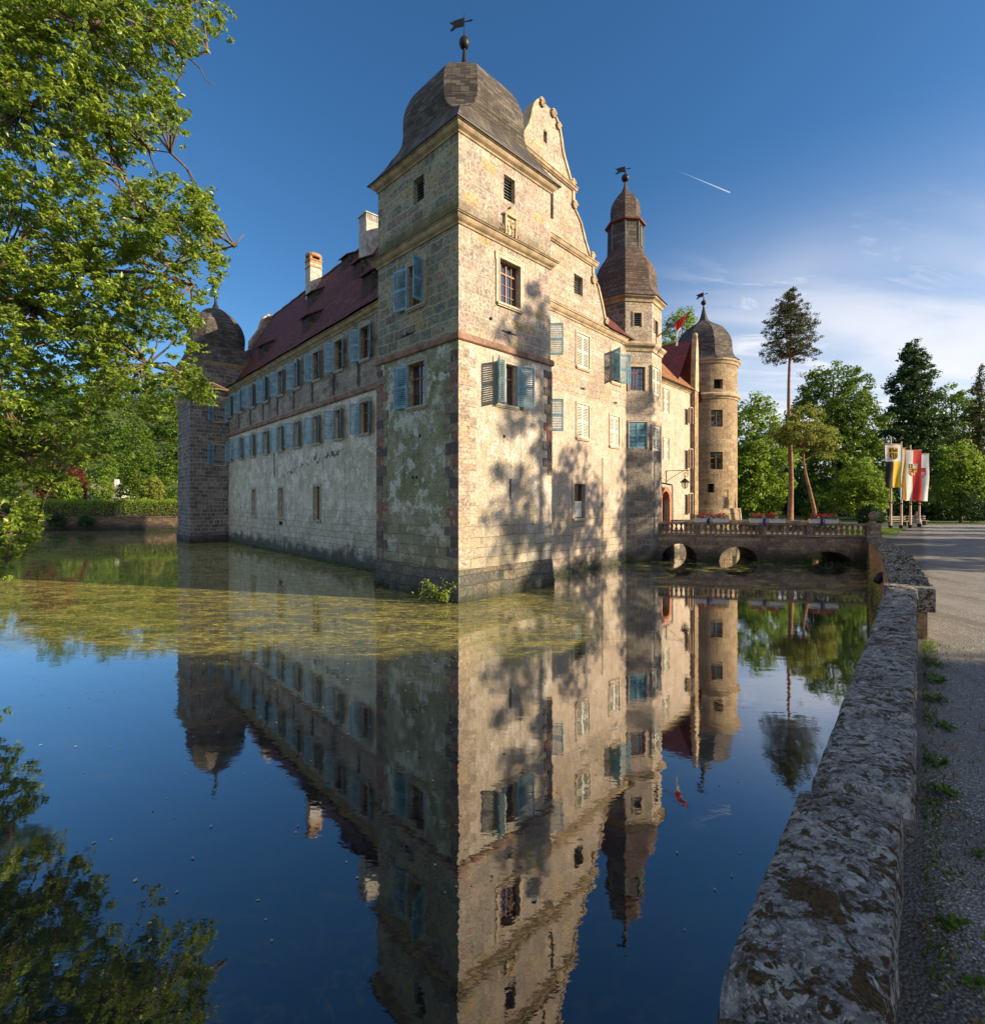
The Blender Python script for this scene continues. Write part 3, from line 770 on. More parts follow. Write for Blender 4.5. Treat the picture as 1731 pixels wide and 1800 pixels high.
# far gable rising at the end of the ridge
def gable_prof(H):
    """half width as a function of height above the main cornice (14.3), scrolled outline"""
    P = [(14.3, 6.15), (14.8, 6.15), (15.3, 5.97), (16.0, 5.66), (16.9, 5.2), (17.2, 4.75), (17.45, 4.62), (17.75, 4.62), (18.1, 4.62), (18.3, 4.32), (19.1, 3.74), (19.95, 3.3), (20.4, 2.72), (20.6, 2.5), (21.0, 2.5), (21.45, 2.5),
         (21.6, 2.38), (22.0, 2.18), (22.5, 1.84), (22.9, 1.58), (23.3, 1.42), (23.8, 1.30), (24.2, 1.14), (24.5, .92), (24.7, .68), (24.8, .45)]
    for (a, x), (b, y) in zip(P[:-1], P[1:]):
        if a <= H <= b: return x + (y - x) * (H - a) / (b - a)
    return .1
def gable_slab(F, sc, z0, z1, hwf, mat, thick=.45, step=.12, q=0, name='gable_wall', sfree=None):
    mb = MB(); n = int((z1 - z0) / step)
    for i in range(n):
        a = z0 + (z1 - z0) * i / n; b = z0 + (z1 - z0) * (i + 1) / n
        la, lb = hwf(a + 1e-4), hwf(b - 1e-4)
        if sfree is not None: L = sfree
        segs = [((sc - la, sc - lb), (sc + la, sc + lb))]
        cz = (a + b) / 2
        cuts = sorted([(h[0], h[1]) for h in F.holes if h[2] < cz < h[3] and h[0] > sc - lb and h[1] < sc + lb])
        left = (sc - la, sc - lb)
        for c0, c1 in cuts:
            mb.face([F.pt(left[0], q, a), F.pt(c0, q, a), F.pt(c0, q, b), F.pt(left[1], q, b)], [(left[0], a), (c0, a), (c0, b), (left[1], b)])
            left = (c1, c1)
        mb.face([F.pt(left[0], q, a), F.pt(sc + la, q, a), F.pt(sc + lb, q, b), F.pt(left[1], q, b)], [(left[0], a), (sc + la, a), (sc + lb, b), (left[1], b)])
        mb.face([F.pt(sc - la, q - thick, a), F.pt(sc + la, q - thick, a), F.pt(sc + lb, q - thick, b), F.pt(sc - lb, q - thick, b)])
        for sg in (-1, 1): mb.face([F.pt(sc + sg * la, q, a), F.pt(sc + sg * lb, q, b), F.pt(sc + sg * lb, q - thick, b), F.pt(sc + sg * la, q - thick, a)])
    mb.face([F.pt(sc - hwf(z1 - .001), q, z1), F.pt(sc + hwf(z1 - .001), q, z1), F.pt(sc + hwf(z1 - .001), q - thick, z1), F.pt(sc - hwf(z1 - .001), q - thick, z1)])
    for h in F.holes:
        if z0 < (h[2] + h[3]) / 2 < z1 and sc - 6 < h[0] < sc + 6: reveal(mb, F, h, h[4] if len(h) > 4 else .2)
    return obj(name, mb, M[mat] if isinstance(mat, str) else mat, K)
def volute(mb, F, s, z, r, sd, q=.0, th=.2):
    pts = []
    for k in range(26):
        t = k / 25 * 3.3 * pi; rr = r * (1 - .82 * k / 25)
        pts.append(F.pt(s + sd * rr * math.cos(t), q + .03, z + rr * math.sin(t)))
    mb.tube(pts, [th * (1 - .5 * k / 25) * .5 for k in range(26)], 6)
def coping(F, sc, hwf, z0, z1, q=0, thick=.45, name='gable_coping'):
    """rounded coping band following the scrolled gable edge, with volutes"""
    mb = MB(); n = int((z1 - z0) / .1)
    for sg in (-1, 1):
        for i in range(n):
            a = z0 + (z1 - z0) * i / n; b = z0 + (z1 - z0) * (i + 1) / n
            la, lb = hwf(a + 1e-4), hwf(b - 1e-4)
            for (o0, qa, qb) in ((.07, q - thick - .06, q + .07),):
                p = [F.pt(sc + sg * (la - .12), qa, a), F.pt(sc + sg * (la + o0), qa, a), F.pt(sc + sg * (la + o0), qb, a), F.pt(sc + sg * (la - .12), qb, a),
                     F.pt(sc + sg * (lb - .12), qa, b), F.pt(sc + sg * (lb + o0), qa, b), F.pt(sc + sg * (lb + o0), qb, b), F.pt(sc + sg * (lb - .12), qb, b)]
                mb.hexa(p)
    for s, z, r in ((sc + 4.62, 17.05, .24), (sc - 4.62, 17.05, .24), (sc + 2.55, 20.62, .22), (sc - 2.55, 20.62, .22), (sc + 6.1, 14.98, .2), (sc + 4.45, 18.42, .2), (sc + 2.4, 21.78, .2), (sc - .5, 24.6, .2), (sc + .5, 24.6, .2), (sc + .98, 24.2, .17)):
        volute(mb, F, s, z, r, 1 if s > sc else -1, q + .05)
        mb.sphere(F.pt(s, q + .03, z), r * .5)
    return obj(name, mb, M['cornice'], K)
# facade windows --------------------------------------------------------------------
fw = lambda x0, x1, y0, y1, **kw: window(FR, FR.rect(x0, x1, y0, y1), K, M['casing_warm'], **kw)
fw(1009.5, 1024, 485, 519, kind='louvre', cas=0, sill=False, depth=.3)
window(FR, (.05, .55, 19.05, 21.0), K, M['casing_warm'], kind='dark', cas=0, sill=False, depth=.3)
window(FR, (-.3, -.02, 22.8, 23.4), K, M['casing_warm'], kind='dark', cas=0, sill=False, depth=.3)
fw(1013.5, 1034.5, 589, 647, kind='no', cas=.14, shut=(('closed', 'pale_paint'),), depth=.2)
fw(1013.5, 1034, 712, 770, kind='no', cas=.13, shut=(('closed', 'pale_paint'),), depth=.2)
fw(1071.5, 1087, 732, 784, kind='no', cas=.13, shut=(('closed', 'pale_paint'),), depth=.2)
fw(1073.5, 1086.5, 620, 672, cas=.13, panes=(2, 3), shut=(('lo', 66, .85, 'blue_paint'), ('hi', 42, .72, 'blue_paint')), depth=.2)
fw(1008.5, 1027, 851, 911, kind='half', cas=.2, panes=(2, 2), depth=.25)
for y0, y1 in ((566, 622), (700, 757)):
    a, b, c, d = FR.rect(951, 960, y0, y1)
    a = FR.s_at(963.5) - .9; b = a + .75
    window(FR, (a, b, c, d), K, M['casing_warm'], cas=.12, panes=(2, 3), shut=(('hi', 50, .78, 'blue_paint'),), depth=.2)
SE = 8.7
mb = MB(); wallface(mb, FR, -5.5, SE, 9.9, 14.3, depth=.2); obj('facade_wall', mb, M['stone_facade'], K)
mb = MB(); wallface(mb, FR, -5.5, SE, -.6, 9.9, depth=.2); obj('facade_wall', mb, M['plaster_facade'], K)
gable_slab(FR, 0, 14.3, 24.8, gable_prof, 'stone_facade', q=-.02)
coping(FR, 0, gable_prof, 14.6, 24.75, q=-.02)
sweep(FR, -5.4, SE - .1, CORN(14.1, 14.5, .28), M['cornice']); sweep(FR, -4.7, 4.95, CORN(17.82, 18.12, .23), M['cornice']); sweep(FR, -2.75, 2.72, CORN(21.36, 21.6, .2), M['cornice'])
sweep(FR, -4.7, 5.02, [(0, 18.12), (.23, 18.125), (0, 18.3)], M['cornice_top'], 'ledge'); sweep(FR, -5.4, SE - .1, [(0, 14.5), (.28, 14.505), (0, 14.72)], M['cornice_top'], 'ledge')
for px, py, wd in ((1024, 683, .5), (1081, 708, .5)):
    mb = MB(); s = FR.s_at(px); z = FR.z_at(s, py); mb.box(FR, s - wd / 2, s + wd / 2, 0, .04, z - .02, z + .02); mb.box(FR, s - .05, s + .05, .04, .09, z - .05, z + .05)
    obj('wall_anchor', mb, M['iron'], K)
mb = MB(); s = FR.s_at(1057.5); mb.tube([FR.pt(s, .06, z) for z in (1.3, 3, 5, 6.6)], .022, 6); obj('conductor_cable', mb, M['iron'], K)
# roof behind the short eaves between gable and stair turret
mb = MB(); mb.face([FR.pt(6.0, .4, 14.5), FR.pt(9.4, .4, 14.5), FR.pt(9.4, -4.0, 19.4), FR.pt(5.4, -4.0, 19.4)]); mb.face([FR.pt(9.4, .4, 14.5), FR.pt(9.4, -4, 19.4), FR.pt(9.4, -4, 13), FR.pt(9.4, .4, 13)])
obj('side_roof', mb, M['tile'], K)
# far gable (the other end of the ridge)
gx, gy, _ = RP(0, RL, 0)
FG = Flat((gx, gy), (.669, .743))
gable_slab(FG, 0, 14.3, 24.8, gable_prof, 'stone_wing', q=-.02); coping(FG, 0, gable_prof, 14.6, 24.75, q=-.02)

# chimneys on the roof slope
def chimney(s, q, w, l, ztop, brick=False):
    x, y, _ = WL.pt(s, -q, 0); zb = EZ + (q - l) * SL - .2
    mb = MB(); F = WL
    mb.box(F, s - w / 2, s + w / 2, -q - l / 2, -q + l / 2, zb, ztop - (.9 if brick else .55))
    c = obj('chimney', mb, M['white_render'], main_roof)
    m = MB()
    if not brick:
        n = 7
        for i in range(n + 1):
            a = s - w / 2 + (w - .09) * i / n
            for qq in (-q - l / 2, -q + l / 2 - .1): m.box(F, a, a + .09, qq, qq + .1, ztop - .55, ztop - .08)
        for i in range(1, n):
            a = -q - l / 2 + (l - .09) * i / n
            for ss in (s - w / 2, s + w / 2 - .1): m.box(F, ss, ss + .1, a, a + .09, ztop - .55, ztop - .08)
        m.box(F, s - w / 2 - .07, s + w / 2 + .07, -q - l / 2 - .07, -q + l / 2 + .07, ztop - .08, ztop)
        obj('chimney_cap', m, M['white_render'], c)
    else:
        m.box(F, s - w / 2 - .05, s + w / 2 + .05, -q - l / 2 - .05, -q + l / 2 + .05, ztop - 1.25, ztop - 1.1)
        m.box(F, s - w / 2, s + w / 2, -q - l / 2, -q + l / 2, ztop - .9, ztop - .55)
        for i in range(4):
            a = s - w / 2 + (w - .2) * i / 3
            for qq in (-q - l / 2, -q + l / 2 - .2): m.box(F, a, a + .2, qq, qq + .2, ztop - .55, ztop - .25)
        m.lathe((x, y, ztop - .27), [(w * .4, 0), (w * .64, .02), (w * .68, .1), (w * .66, .3), (w * .55, .38), (.05, .45)], 18)
        m.box(F, s - w / 2 - .06, s + w / 2 + .06, -q - l / 2 - .06, -q + l / 2 + .06, ztop - .6, ztop - .5)
        obj('chimney_cap', m, M['brick'], c)
def roof_at(px, py):
    """where the sight line through this part of the photograph meets the real roof plane"""
    k = (px - 865.5) / F0; u = (880 - py) / F0
    # X = ox+dx s - nx q ; Y = oy+dy s - ny q ; Z = EZ+SL q = 4+u Y ; X = k Y
    ox, oy = WL.o; dx, dy = WL.d; nx, ny = WL.n
    A = np.array([[dx - k * dy, -nx + k * ny], [-u * dy, SL + u * ny]]); B = np.array([k * oy - ox, 4 + u * oy - EZ])
    s, q = np.linalg.solve(A, B); return s, q
chimney(8.8, 4.45, 1.15, 1.15, 25.1)
chimney(21.1, 5.3, 1.1, 1.1, 26.85, True)
# dormers: shed roofs with boarded front
for px, py, w, h in ((606, 478, 1.3, 1.2), (627, 492, 1.25, 1.25), (645, 521, 1.35, 1.35), (545, 541, 1.3, 1.2), (536, 586, 1.3, 1.2), (459, 632, 1.35, 1.2)):
    s, q = roof_at(px, py)
    zf = EZ + q * SL
    top = zf + h; run = (h) / (SL - .62)       # the shed roof rises 32 degrees until it meets the slope
    mb = MB(); P = lambda a, qq, z: WL.pt(a, -qq, z)
    a, b = s - w / 2, s + w / 2
    for e in (a, b): mb.face([P(e, q, zf - .1), P(e, q, top), P(e, q + run, top + run * .62)])
    mb.face([P(a, q, zf - .1), P(b, q, zf - .1), P(b, q, top), P(a, q, top)])
    d = obj('dormer', mb, M['slate'], K)
    mb = MB()
    n = 7
    for i in range(n):
        x0 = a + .06 + (w - .12) * i / n; mb.box(WL, x0 + .008, x0 + (w - .12) / n - .008, -q + .0, -q + .035 + .01 * (i % 2), zf - .05, top - .12)
    obj('board_front', mb, M['darkwood'], d)
    mb = MB(); e0, e1 = a - .12, b + .12
    mb.hexa([P(e0, q - .25, top - .1), P(e1, q - .25, top - .1), P(e1, q + run, top + run * .62), P(e0, q + run, top + run * .62), P(e0, q - .25, top - .02), P(e1, q - .25, top - .02), P(e1, q + run, top + run * .62 + .1), P(e0, q + run, top + run * .62 + .1)])
    obj('dormer_roof', mb, M['tile'], d)
    mb = MB(); mb.box(WL, a - .05, b + .05, -q + .0, -q + .1, zf - .14, zf - .06); obj('dormer_sill', mb, M['tile'], d)

# ---- far left tower -------------------------------------------------------------------
W2 = 5.6
e1, e2 = T2R.n, T2L.n
T2m = (T2c[0] - (e1[0] + e2[0]) * W2 / 2, T2c[1] - (e1[1] + e2[1]) * W2 / 2)
def t2(F, *r, **kw): return window(F, F.rect(*r), K, M['casing'], **kw)
t2(T2R, 376, 395, 709, 741, cas=.13, panes=(2, 3), shut=(('lo', 30, .6, 'blue_paint'), ('hi', 25, .6, 'blue_paint')))
t2(T2R, 376, 395, 783, 817, cas=.13, panes=(2, 3), shut=(('lo', 20, .6, 'blue_paint'), ('hi', 25, .6, 'blue_paint')))
t2(T2R, 377, 386, 914, 922, cas=.1, sill=False, kind='dark', depth=.4)
t2(T2L, 314.5, 321.5, 786, 821, cas=.12, kind='dark', depth=.1); t2(T2L, 314.5, 321, 741, 762, cas=.12, kind='dark', depth=.1)
for F in (T2R, T2L):
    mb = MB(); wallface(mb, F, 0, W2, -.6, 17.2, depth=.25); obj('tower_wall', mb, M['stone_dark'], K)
mb = MB(); rr = square_ring(T2m, e1, e2, W2 / 2, 0)
mb.rings([[(p[0], p[1], z) for p in square_ring(T2m, e1, e2, W2 / 2 - .01, 0)] for z in (-.6, 17.1)])
obj('tower_wall', mb, M['stone_dark'], K)
ring_cornice(T2m, e1, e2, W2 / 2, W2 / 2, CORN(13.45, 13.9, .26)[:-1] + [(.26, 13.9), (0, 14.1)], M['cornice'])
ring_cornice(T2m, e1, e2, W2 / 2, W2 / 2, CORN(17.0, 17.4, .3), M['cornice'])
mb = MB(); mb.rings([square_ring(T2m, e1, e2, W2 / 2 + .12, -.6), square_ring(T2m, e1, e2, W2 / 2 + .08, .7), square_ring(T2m, e1, e2, W2 / 2, .9)]); obj('tower_footing', mb, M['stone_dark'], K)
def bell(c, e1, e2, z0, zt, half, mat, oct_=True):
    sc = (zt - z0) / 5.2; hs = half / 3.22
    mb = MB(); rr = []
    for z, a, cc in pr:
        if z < 20.02: cc = a * 1.4142
        rr.append(oct_ring(c, e1, e2, a * hs, cc * hs, z0 + (z - 18.76) * sc))
    mb.rings(rr, cap1=True); return obj('dome_roof', mb, mat, K)
d2 = bell(T2m, e1, e2, 17.38, 23.4, 3.15, M['slate'])
mb = MB(); c = (T2m[0], T2m[1], 23.2); mb.lathe(c, [(.45, 0), (.3, .3), (.15, .7), (.08, 1.3)], 12); mb.sphere((c[0], c[1], 24.7), .24)
obj('finial', mb, M['iron'], d2, smooth=True); vane(T2m, 24.6, d2, .9)

# ---- stair turret ------------------------------------------------------------------------
TO = (9.26, 35.7); cd = norm2(-TO[0], -TO[1]); cp = (-cd[1], cd[0])
if cp[0] < 0: cp = (cd[1], -cd[0])
def tpt(r, deg, z): a = R(deg); return (TO[0] + r * (cd[0] * math.cos(a) + cp[0] * math.sin(a)), TO[1] + r * (cd[1] * math.cos(a) + cp[1] * math.sin(a)), z)
def toct(r, z): return [tpt(r, 45 * i, z) for i in range(8)]
TRD = 2.4
faces = {}
for i in range(-2, 4):
    a = tpt(TRD, 45 * i, 0); b = tpt(TRD, 45 * (i + 1), 0)
    F = Flat((a[0], a[1]), (b[0] - a[0], b[1] - a[1])); F.L = math.hypot(b[0] - a[0], b[1] - a[1])
    if F.n[0] * (a[0] - TO[0]) + F.n[1] * (a[1] - TO[1]) < 0: F.n = (-F.n[0], -F.n[1])
    faces[i] = F
FM, FX = faces[0], faces[1]
tu = lambda F, *r, **kw: window(F, F.rect(*r), K, M['casing_warm'], **kw)
tu(FM, 1113.5, 1127, 550, 573, kind='louvre', cas=.1, sill=False); tu(FM, 1106.5, 1133, 645, 686, cas=.14, panes=(4, 4), sill=False)
tu(FM, 1105, 1137, 742, 788, kind='no', cas=.06, sill=False, shut=(('closed', 'blue_paint'),)); tu(FX, 1149.2, 1154.8, 564, 586, kind='dark', cas=.08, sill=False)
tu(FX, 1146, 1158.5, 647, 694, kind='no', cas=.09, sill=False, shut=(('closed', 'pale_paint'),)); tu(FX, 1146, 1159, 749, 792, kind='no', cas=.06, sill=False, shut=(('closed', 'pale_paint'),))
for i, F in faces.items():
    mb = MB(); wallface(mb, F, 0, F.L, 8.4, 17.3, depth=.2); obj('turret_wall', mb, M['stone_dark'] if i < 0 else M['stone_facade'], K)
    mb = MB(); wallface(mb, F, 0, F.L, -.6, 8.4, depth=.2); obj('turret_wall', mb, stone('turret_base_blocks', [(.27, .23, .22), (.20, .18, .18), (.33, .29, .26), (.24, .20, .20), (.36, .31, .26)], (.40, .36, .30), .62, .36, .018, .09, stain_amt=.4) if 'turret_base_blocks' not in bpy.data.materials else bpy.data.materials['turret_base_blocks'], K)
def oct_prof(prof, mat, name, parent=K):
    mb = MB(); mb.rings([toct(r, z) for r, z in prof]); return obj(name, mb, mat, parent)
oct_prof([(TRD - .01, 13.75), (TRD + .08, 13.78), (TRD + .12, 13.95), (TRD + .3, 14.1), (TRD + .34, 14.22), (TRD, 14.45)], M['cornice'], 'cornice')
oct_prof([(TRD - .01, 17.0), (TRD + .08, 17.02), (TRD + .14, 17.2), (TRD + .3, 17.3), (TRD + .32, 17.42), (TRD + .2, 17.45)], M['cornice'], 'cornice')
tp = interp([(2.8, 17.4), (2.4, 17.9), (2.17, 18.5), (2.12, 19.1), (2.04, 19.7), (1.78, 20.35), (1.44, 20.85), (1.25, 21.15)], 4)
troof = oct_prof(tp, M['slate_brown'], 'turret_roof')
oct_prof([(1.24, 21.1), (1.2, 23.15)], M['slate'], 'lantern_wall', troof)
oct_prof([(1.2, 23.0), (1.38, 23.02), (1.42, 23.09), (1.2, 23.12)], M['redwood'], 'lantern_eaves', troof)
oct_prof(interp([(1.41, 23.1), (1.15, 23.35), (1.02, 23.7), (1.02, 24.2), (.9, 24.75), (.62, 25.15), (.36, 25.42), (.2, 25.7), (.1, 26.0), (.05, 26.3)], 3), M['slate_brown'], 'lantern_roof', troof)
for i in (0, 1, 2, -1):
    a = tpt(1.225, 45 * i, 0); b = tpt(1.225, 45 * (i + 1), 0); F = Flat((a[0], a[1]), (b[0] - a[0], b[1] - a[1])); L = math.hypot(b[0] - a[0], b[1] - a[1])
    if F.n[0] * (a[0] - TO[0]) + F.n[1] * (a[1] - TO[1]) < 0: F.n = (-F.n[0], -F.n[1])
    if i in (1,):
        mb = MB(); mb.box(F, L * .22, L * .78, .0, .02, 21.35, 22.6)
        pts = [F.pt(L * .5 + L * .28 * math.cos(R(x)), .02, 22.6 + .28 * math.sin(R(x))) for x in range(0, 181, 20)]; mb.face(pts)
        w = obj('lantern_window', mb, M['hole'], troof)
    mb = MB(); 
    for e in (0, L): mb.box(F, e - .03, e + .03, -.02, .03, 21.15, 22.95)
    if i in (1,):
        for z in np.arange(21.4, 22.7, .12): mb.box(F, L * .22, L * .78, .02, .05, z, z + .05)
    obj('lantern_trim', mb, M['louvre'], troof)
mb = MB(); c = (TO[0], TO[1]); mb.sphere((c[0], c[1], 26.5), .27); mb.tube([(c[0], c[1], 25.9), (c[0], c[1], 27.0)], .05, 8)
obj('finial', mb, M['iron'], troof, smooth=True); vane(c, 26.2, troof, .75, 2.9)

# ---- entrance range behind the turret -----------------------------------------------------
ent = lambda *r, **kw: window(FR, FR.rect(*r), K, M['casing_warm'], **kw)
ent(1165, 1174.5, 684, 725, kind='no', cas=.08, sill=False, shut=(('closed', 'pale_paint'),)); ent(1165, 1174.5, 770, 808, kind='no', cas=.08, sill=False, shut=(('closed', 'pale_paint'),))
# arched doorway (stepped hole behind a round arch casing)
sa, sb = FR.s_at(1162.5), FR.s_at(1175.5); sm = (sa + sb) / 2; hw = (sb - sa) / 2
zs = 4.05
FR.holes.append((sa, sb, 1.6, zs + hw, .55))
SF = 19.75
mb = MB(); wallface(mb, FR, 11.2, SF, -.6, 12.9, depth=.5); obj('entrance_wall', mb, M['plaster_facade'], K)
mb = MB()      # spandrels of the arch
for k in range(8):
    a0, a1 = R(180 - k * 22.5), R(180 - (k + 1) * 22.5)
    p0 = (sm + hw * math.cos(a0), zs + hw * math.sin(a0)); p1 = (sm + hw * math.cos(a1), zs + hw * math.sin(a1))
    mb.face([FR.pt(p0[0], -.002, p0[1]), FR.pt(p1[0], -.002, p1[1]), FR.pt(p1[0], -.002, zs + hw), FR.pt(p0[0], -.002, zs + hw)])
obj('entrance_wall', mb, M['plaster_facade'], K)
mb = MB()
for k in range(12):
    a0, a1 = R(180 - k * 15), R(180 - (k + 1) * 15); r0, r1 = hw, hw + .35
    Q = lambda r, a, q: FR.pt(sm + r * math.cos(a), q, zs + r * math.sin(a))
    mb.hexa([Q(r0, a0, -.5), Q(r0, a1, -.5), Q(r1, a1, -.5), Q(r1, a0, -.5), Q(r0, a0, .06), Q(r0, a1, .06), Q(r1, a1, .06), Q(r1, a0, .06)])
for x0, x1 in ((sa - .35, sa), (sb, sb + .35)): mb.box(FR, x0, x1, -.5 if x0 < sm else -.5, .06, 1.6, zs)
arch_mat = simple('red_arch_stone', (.36, .15, .09), .85, .3, 4, .2, spec=.2)
pt_ = obj('portal', mb, arch_mat, K)
mb = MB(); mb.box(FR, sa, sb, -.5, -.44, 1.6, zs + hw * .98); obj('door_leaf', mb, M['darkwood'], pt_)
sweep(FR, 11.0, SF, CORN(12.65, 13.0, .32), M['cornice'])
mb = MB(); s = FR.s_at(1180.5); mb.tube([FR.pt(s, .07, 1.7), FR.pt(s, .07, 5.05), FR.pt(s - .1, .07, 5.2), FR.pt(s - 2.6, .07, 5.35)], .04, 6); obj('drain_pipe', mb, M['iron'], K)
mb = MB(); mb.face([FR.pt(10.5, .42, 12.9), FR.pt(SF + .1, .42, 12.9), FR.pt(SF + .1, -3.6, 17.1), FR.pt(10.5, -3.6, 17.1)]); mb.face([FR.pt(10.5, -3.6, 17.1), FR.pt(SF, -3.6, 17.1), FR.pt(SF, -7.5, 13), FR.pt(10.5, -7.5, 13)])
obj('entrance_roof', mb, M['tile_orange'], K)
# cross wing with second gable, seen almost edge on
GS = 20.25; GW = 3.6
def g2(z):
    P = [(12.9, 3.1), (13.4, 3.0), (14.1, 2.3), (15.0, 1.9), (15.4, 1.3), (16.3, .95), (16.9, .8), (17.3, .45)]
    for (a, x), (b, y) in zip(P[:-1], P[1:]):
        if a <= z <= b: return x + (y - x) * (z - a) / (b - a)
    return .3
FG2 = Flat(FR.pt(GS - .5, .32, 0)[:2], FR.d)
for y0, y1 in ((717, 744), (790, 823), (868, 903)):
    a, b, c, d = FG2.rect(1212.2, 1215.2, y0, y1); window(FG2, (a, a + .5, c, d), K, M['casing_warm'], panes=(2, 3), cas=.07, sill=False, depth=.15)
mb = MB(); wallface(mb, FG2, -.02, .78, -.6, 13.0, depth=.15); mb.box(FG2, -.02, .78, -3.5, -.05, -.6, 12.9); obj('gable_wing_wall', mb, M['stone_round'], K)
mb = MB()
gp = [(14.0, -.1), (14.2, .1)]
rows = [(12.9, 0, .8), (14.0, .05, .78), (15.0, .12, .75), (16.2, .2, .7), (17.0, .3, .62), (17.35, .42, .5)]
for (za, l0, l1), (zb, m0, m1) in zip(rows[:-1], rows[1:]):
    mb.hexa([FG2.pt(l0, -.35, za), FG2.pt(l1, -.35, za), FG2.pt(l1, .04, za), FG2.pt(l0, .04, za), FG2.pt(m0, -.35, zb), FG2.pt(m1, -.35, zb), FG2.pt(m1, .04, zb), FG2.pt(m0, .04, zb)])
mb.sphere(FG2.pt(.46, -.15, 17.5), .22)
obj('gable_coping', mb, M['cornice'], K)
mb = MB()
ra = FR.pt(GS, -.1, 17.25); rb = FR.pt(GS, -9, 17.25); la = FR.pt(GS - 3.4, -.1, 12.6); lb = FR.pt(GS - 3.4, -9, 12.6)
mb.face([la, ra, rb, lb]); mb.face([ra, FR.pt(GS + 3.2, -.4, 12.6), FR.pt(GS + 3.2, -9, 12.6), rb])
obj('cross_roof', mb, shingles('bright_red_tiles', [(.24, .05, .045), (.19, .04, .04), (.28, .065, .05)], .19, .17, .7, .02), K)

# ---- round tower -------------------------------------------------------------------------
RC = Cyl((20.2, 49.0), 2.92)
rt = lambda *r, **kw: window(RC, RC.rect(*r), K, M['stone_round'], **kw)
rt(1254.5, 1270, 666, 683, kind='dark', cas=0, sill=False, depth=.4); rt(1249.5, 1270, 720, 750, panes=(2, 3), cas=0, sill=False, depth=.25); rt(1248.5, 1270, 794, 825, panes=(2, 3), cas=0, sill=False, depth=.25); rt(1243.5, 1256, 850, 866, kind='dark', cas=0, sill=False, depth=.4)
mb = MB(); wallface(mb, RC, -pi * 2.92, pi * 2.92, -.5, 16.7, step=.35, depth=.3); obj('round_tower_wall', mb, M['stone_round'], K)
def cyl_prof(prof, mat, name, parent=K, n=48):
    mb = MB(); mb.lathe((RC.c[0], RC.c[1], 0), prof, n); return obj(name, mb, mat, parent, smooth=False)
cyl_prof([(2.92, 13.2), (3.0, 13.22), (3.06, 13.35), (3.2, 13.45), (3.24, 13.6), (3.2, 13.66), (2.92, 13.8)], M['cornice'], 'cornice'); cyl_prof([(2.92, 16.4), (3.0, 16.42), (3.08, 16.6), (3.2, 16.7), (3.24, 16.84), (3.1, 16.86)], M['cornice'], 'cornice')
mb = MB(); a0 = math.atan2(RC.dd[1], RC.dd[0]) + R(20)
rr = []
for r, z in interp([(3.22, 16.84), (2.75, 17.35), (2.6, 18.0), (2.55, 18.7), (2.3, 19.4), (1.7, 20.25), (.9, 20.8), (.45, 21.2), (.22, 21.9), (.08, 22.6), (.05, 23.0)], 4):
    rr.append([(RC.c[0] + r * 1.04 * math.cos(a0 + pi / 4 * i), RC.c[1] + r * 1.04 * math.sin(a0 + pi / 4 * i), z) for i in range(8)])
mb.rings(rr); d3 = obj('dome_roof', mb, M['slate'], K)
mb = MB(); mb.sphere((RC.c[0], RC.c[1], 22.95), .25); mb.tube([(RC.c[0], RC.c[1], 22), (RC.c[0], RC.c[1], 23.5)], .05); obj('finial', mb, M['iron'], d3, smooth=True); vane(RC.c, 22.75, d3, .8, 2.4)
mb = MB(); mb.lathe((RC.c[0], RC.c[1], 0), [(3.5, -.5), (3.25, 2.9), (3.2, 3.3), (2.92, 3.32)], 40); obj('tower_footing', mb, M['stone_round'], K)

# ================================================================== SETTING
def wx(y): return .88 + .84 * (y - 1.467)          # centre line of the near parapet
moat = [(wx(-10), -10), (wx(8.94), 8.94), (10.95, 13.9), (16.8, 22.6), (23.4, 32.0), (29, 39), (31, 52), (26, 64), (8, 78), (-14, 79), (-34, 70.6), (-66, 67.4), (-52, 36), (-24, 15), (-15, 5), (-13, -8)]
def poly_obj(name, pts, z, mat):
    bm = bmesh.new(); vs = [bm.verts.new((x, y, z)) for x, y in pts]; bm.faces.new(vs); bmesh.ops.triangulate(bm, faces=bm.faces)
    me = bpy.data.meshes.new(name); bm.to_mesh(me); bm.free(); me.materials.append(mat)
    o = bpy.data.objects.new(name, me); COL.objects.link(o); return struct(o)
GZ = 1.62
def ground_mat():
    m, t = newmat('grassy_ground')
    a = t.noise(t.pos, .6, 5, .6).outputs['Fac']; b = t.noise(t.pos, 12, 5, .7).outputs['Fac']
    base = t.mix(t.smooth(a, .35, .65), (.05, .085, .02), (.09, .12, .03)); base = t.mix(t.smooth(b, .4, .7), base, (.035, .05, .015))
    t.link(base, t.b.inputs['Base Color']); t.b.inputs['Roughness'].default_value = .95; t.link(t.bump(b, .8, .08), t.b.inputs['Normal'])
    return m
bm = bmesh.new()
S = 600
outer = [bm.verts.new((x, y, GZ)) for x, y in ((-S, -200), (S, -200), (S, S), (-S, S))]
inner = [bm.verts.new((x, y, GZ)) for x, y in moat]
ed = [bm.edges.new((outer[i], outer[(i + 1) % 4])) for i in range(4)] + [bm.edges.new((inner[i], inner[(i + 1) % len(inner)])) for i in range(len(inner))]
bmesh.ops.triangle_fill(bm, edges=ed, use_beauty=True)
low = [bm.verts.new((x, y, -1.2)) for x, y in moat]
for i in range(len(inner)): k = (i + 1) % len(inner); bm.faces.new((inner[i], inner[k], low[k], low[i]))
me = bpy.data.meshes.new('ground'); bm.to_mesh(me); bm.free(); me.materials.append(ground_mat()); g = bpy.data.objects.new('ground', me); COL.objects.link(g); struct(g)

